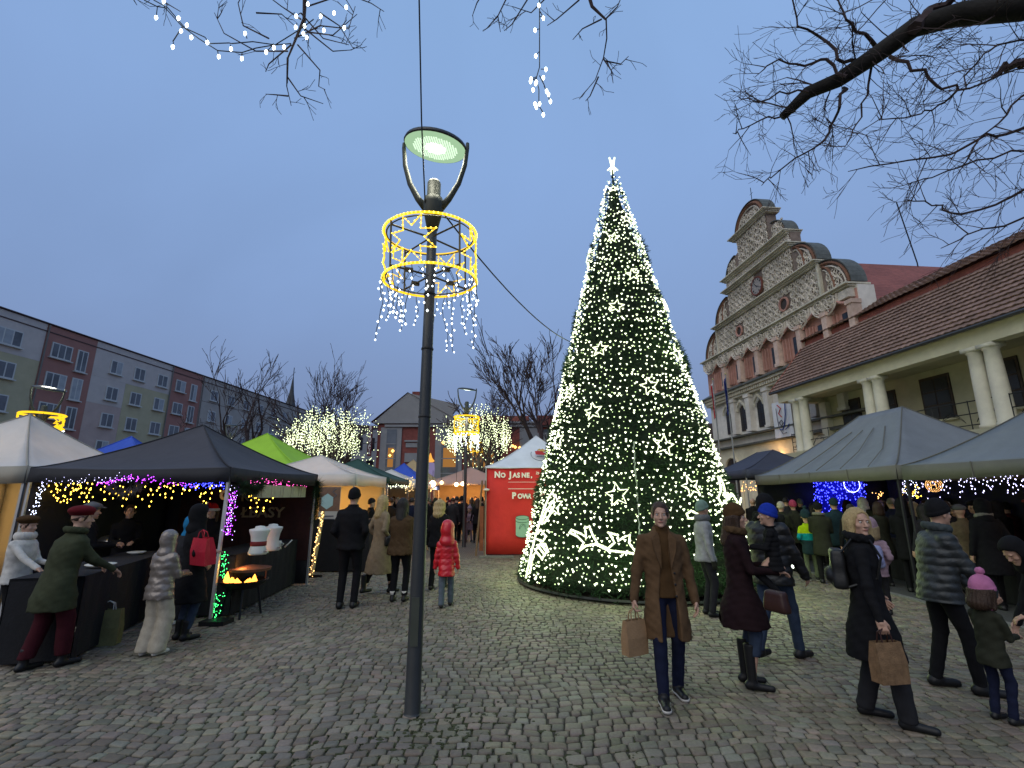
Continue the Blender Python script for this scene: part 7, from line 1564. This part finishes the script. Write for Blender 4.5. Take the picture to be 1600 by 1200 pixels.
person('stall keeper in black standing in the middle of the charcoal tent', (-6.85, 8.9), 140, 1.68, 'black', 'black', 'black_shoe', False, .7, hair='short', haircol='hair_brown', arms=('front', 'front'), lean=.15)
# --- walking away down the aisle
pm = gp(541, 950)
person('tall man in black with a black beanie walking away down the aisle', pm, -2, 1.95, 'black', 'black', 'black_shoe', hem=.84, hat='beanie', hatcol='black', arms=('pocket', 'pocket'), stance='stand', fat=1.16)
person('woman in a long beige trench coat with long blond hair and a black bag', gp(590, 928), 38, 1.84, 'beige', 'black', 'black_shoe', True, .36, hair='long', haircol='hair_blond', arms=('pocket', 'pocket'), stance='walk', boots=.2, flare=.06)
q = G(590, 928); soft_bag('handbag', 'black shoulder bag of the woman in the beige trench coat', (q.x + .22, q.y - .1, .98), (.13, .09, .10), BAGM, .3, [(q.x + .22, q.y - .08, 1.05), (q.x + .12, q.y, 1.48)])
person('woman in a short brown fur jacket, dark skirt and white socks', gp(622, 940), 5, 1.79, 'furbrown', 'black', 'black_shoe', True, .78, hair='long', haircol='hair_dark', fur=.006, arms=('front', 'front'), stance='stand', socks='white', fat=1.25)
person('woman in black with long wavy blond hair behind the red jacketed child', gp(683, 920), 12, 1.76, 'black', 'black', 'black_shoe', True, .80, hair='curly', haircol='hair_blond', arms=('down', 'front'), stance='step', fat=1.15)
person('small child in a shiny red quilted jacket with the hood up', gp(696, 948), -4, 1.30, 'red', 'lightdenim', 'black_shoe', hood='red', puff=.13, kid=True, hem=.66, arms=('down', 'down'), stance='step', wide=.01)
# --- deeper in the aisle
M_ = [
 (733, 846, 1.30, 200, 'little girl in a pale lilac jacket and matching hat beside the red tent', dict(coat='lilac', legs='lilac', hat='pompom', hatcol='lilac', kid=True, puff=.09, hem=.6)),
 (752, 842, 1.74, -20, 'person in black next to the red tent wall', dict(coat='black', hat='beanie', hatcol='black')),
 (712, 846, 1.78, 10, 'man in a dark jacket right behind the blond wavy hair', dict(coat='charcoal', hair='short', haircol='hair_dark')),
 (722, 836, 1.72, 170, 'bare headed man facing the camera in the aisle crowd', dict(coat='navy', hair='short', haircol='hair_brown')),
 (700, 832, 1.66, 165, 'woman facing the camera with brown hair in the aisle crowd', dict(coat='maroon', hair='long', haircol='hair_brown', fem=True)),
 (742, 828, 1.76, 175, 'man with glasses height above the others under the hanging bulbs', dict(coat='black', hair='short', haircol='hair_dark')),
 (686, 836, 1.70, 30, 'person in a red scarf beside the lamp post', dict(coat='charcoal', hair='short', haircol='hair_brown', scarf='red')),
 (668, 850, 1.68, 200, 'person in an olive cap right against the lamp post', dict(coat='olive', hat='beanie', hatcol='khaki')),
 (760, 834, 1.70, 185, 'person in a grey coat half hidden by the red tent', dict(coat='slate', hat='beanie', hatcol='black', fem=True)),
 (706, 824, 1.72, 20, 'dark figure deep in the aisle under the pale tent', dict(coat='black', hair='short', haircol='hair_dark')),
 (728, 824, 1.78, 190, 'figure wearing a brown coat deep in the aisle', dict(coat='tan', hat='beanie', hatcol='darkbrown')),
 (692, 822, 1.64, 190, 'woman in a white hat deep in the aisle', dict(coat='charcoal', hat='beanie', hatcol='white', fem=True)),
 (752, 823, 1.68, 170, 'blond woman deep in the aisle near the red tent', dict(coat='navy', hair='bob', haircol='hair_ash', fem=True)),
 (678, 818, 1.74, 180, 'dark figure farthest down the aisle by the biggest bulb', dict(coat='maroon', hair='short', haircol='hair_brown')),
 (717, 818, 1.70, 180, 'figure in an orange scarf farthest down the aisle', dict(coat='black', scarf='orange', hair='short', haircol='hair_ash')),
 (739, 817, 1.72, 200, 'figure in a blue hat farthest down the aisle', dict(coat='charcoal', hat='beanie', hatcol='royal')),
 (664, 852, 1.76, 10, 'broad man in black touching the right side of the lamp post', dict(coat='black', hair='short', haircol='hair_dark', fat=1.1)),
 (678, 848, 1.70, -15, 'person in a dark olive hood left of the blond wavy hair', dict(coat='darkolive', hood='darkolive')),
 (706, 850, 1.74, 5, 'man in a charcoal jacket just right of the blond wavy hair', dict(coat='charcoal', hair='short', haircol='hair_brown')),
 (720, 848, 1.78, 15, 'tall man in black left of the little girl in lilac', dict(coat='black', hat='beanie', hatcol='black')),
 (745, 848, 1.70, -10, 'woman in black right of the little girl in lilac', dict(coat='black', hair='long', haircol='hair_brown', fem=True)),
 (572, 862, 1.70, 20, 'woman in a maroon coat left of the trench coat woman', dict(coat='maroon', hair='long', haircol='hair_brown', fem=True)),
 (606, 870, 1.76, 10, 'man in black between the trench coat and the fur jacket', dict(coat='black', hair='short', haircol='hair_brown')),
 (640, 862, 1.74, 5, 'man in dark navy right behind the fur jacket', dict(coat='navy', hair='short', haircol='hair_dark')),
 (698, 838, 1.76, 5, 'man in a black parka right beside the blond wavy hair', dict(coat='black', hair='short', haircol='hair_brown')),
 (716, 830, 1.64, -15, 'woman in a plaid coat and dark hat in the thick of the aisle', dict(coat='plaid', hat='beanie', hatcol='black', fem=True)),
 (736, 836, 1.72, 15, 'person in an olive coat behind the little girl in lilac', dict(coat='darkolive', hair='bob', haircol='hair_brown', fem=True)),
 (708, 829, 1.80, 190, 'tall bald headed man looking back along the aisle', dict(coat='black')),
 (684, 828, 1.70, 175, 'woman with blond hair and charcoal coat next to the lamp post', dict(coat='charcoal', hair='long', haircol='hair_ash', fem=True)),
 (724, 828, 1.70, 160, 'person in a beige hat among the dark coats of the aisle', dict(coat='charcoal', hat='beanie', hatcol='beige')),
 (746, 833, 1.70, -10, 'person in a navy coat before the second bulb', dict(coat='navy', hair='short', haircol='hair_dark')),
 (668, 836, 1.74, 10, 'dark coated man peeping out right of the lamp post', dict(coat='black', hat='beanie', hatcol='charcoal')),
 (701, 843, 1.62, 180, 'short woman in a burgundy hat facing the camera', dict(coat='black', hat='beanie', hatcol='beret', fem=True)),
 (757, 828, 1.78, 175, 'tallest dark figure right at the edge of the red tent', dict(coat='charcoal', hair='short', haircol='hair_ash')),
 (595, 858, 1.68, 185, 'person with a furry hood at the counter by the grey knitted hat', dict(coat='black', collar='furgrey', hair='short', haircol='hair_brown', fem=True)),
 (627, 845, 1.74, 20, 'tall man in charcoal between the dark haired woman and the counter', dict(coat='charcoal', hair='short', haircol='hair_dark')),
 (637, 843, 1.60, 5, 'short person in a dark beret left of the lamp post', dict(coat='black', hat='beret', hatcol='darkbrown', fem=True)),
 (612, 838, 1.78, 175, 'tall man in navy before the low white tent', dict(coat='navy', hair='short', haircol='hair_brown')),
 (586, 868, 1.80, 60, 'person in a grey knitted hat at the white tent counter', dict(coat='charcoal', hat='beanie', hatcol='grey')),
 (602, 862, 1.72, 150, 'person in an orange and dark jacket by the white tent', dict(coat='orange', hair='short', haircol='hair_brown')),
 (574, 880, 1.74, 70, 'man in black reading the poster on the white tent', dict(coat='black', hat='beanie', hatcol='charcoal')),
 (617, 856, 1.76, 200, 'bare headed man facing the camera left of the lamp post', dict(coat='black', hair='short', haircol='hair_ash')),
 (632, 850, 1.68, 185, 'woman with dark hair facing the camera left of the lamp post', dict(coat='wine', hair='long', haircol='hair_dark', fem=True)),
 (607, 842, 1.70, 30, 'person in a khaki jacket by the dark green tent', dict(coat='khaki', hat='beanie', hatcol='black')),
 (622, 834, 1.70, 170, 'person in a red beanie near the blue tent', dict(coat='navy', hat='beanie', hatcol='santa')),
 (641, 832, 1.72, 10, 'dark figure beside the lamp post in front of the cream tent', dict(coat='black', hair='short', haircol='hair_dark')),
 (654, 828, 1.66, 195, 'woman in a cream hat just left of the lamp post far off', dict(coat='plaid', hat='beret', hatcol='cream', fem=True)),
]
for px, py, H_, yaw, lb, kw in M_:
    kw = dict(kw); legs = kw.pop('legs', 'black'); kw.setdefault('hem', .7)
    person(lb, gp(px, py), yaw, H_, legs=legs, arms=(rnd.choice(('pocket', 'front', 'down')), rnd.choice(('pocket', 'front', 'down'))), stance=rnd.choice(('stand', 'step')), **kw)
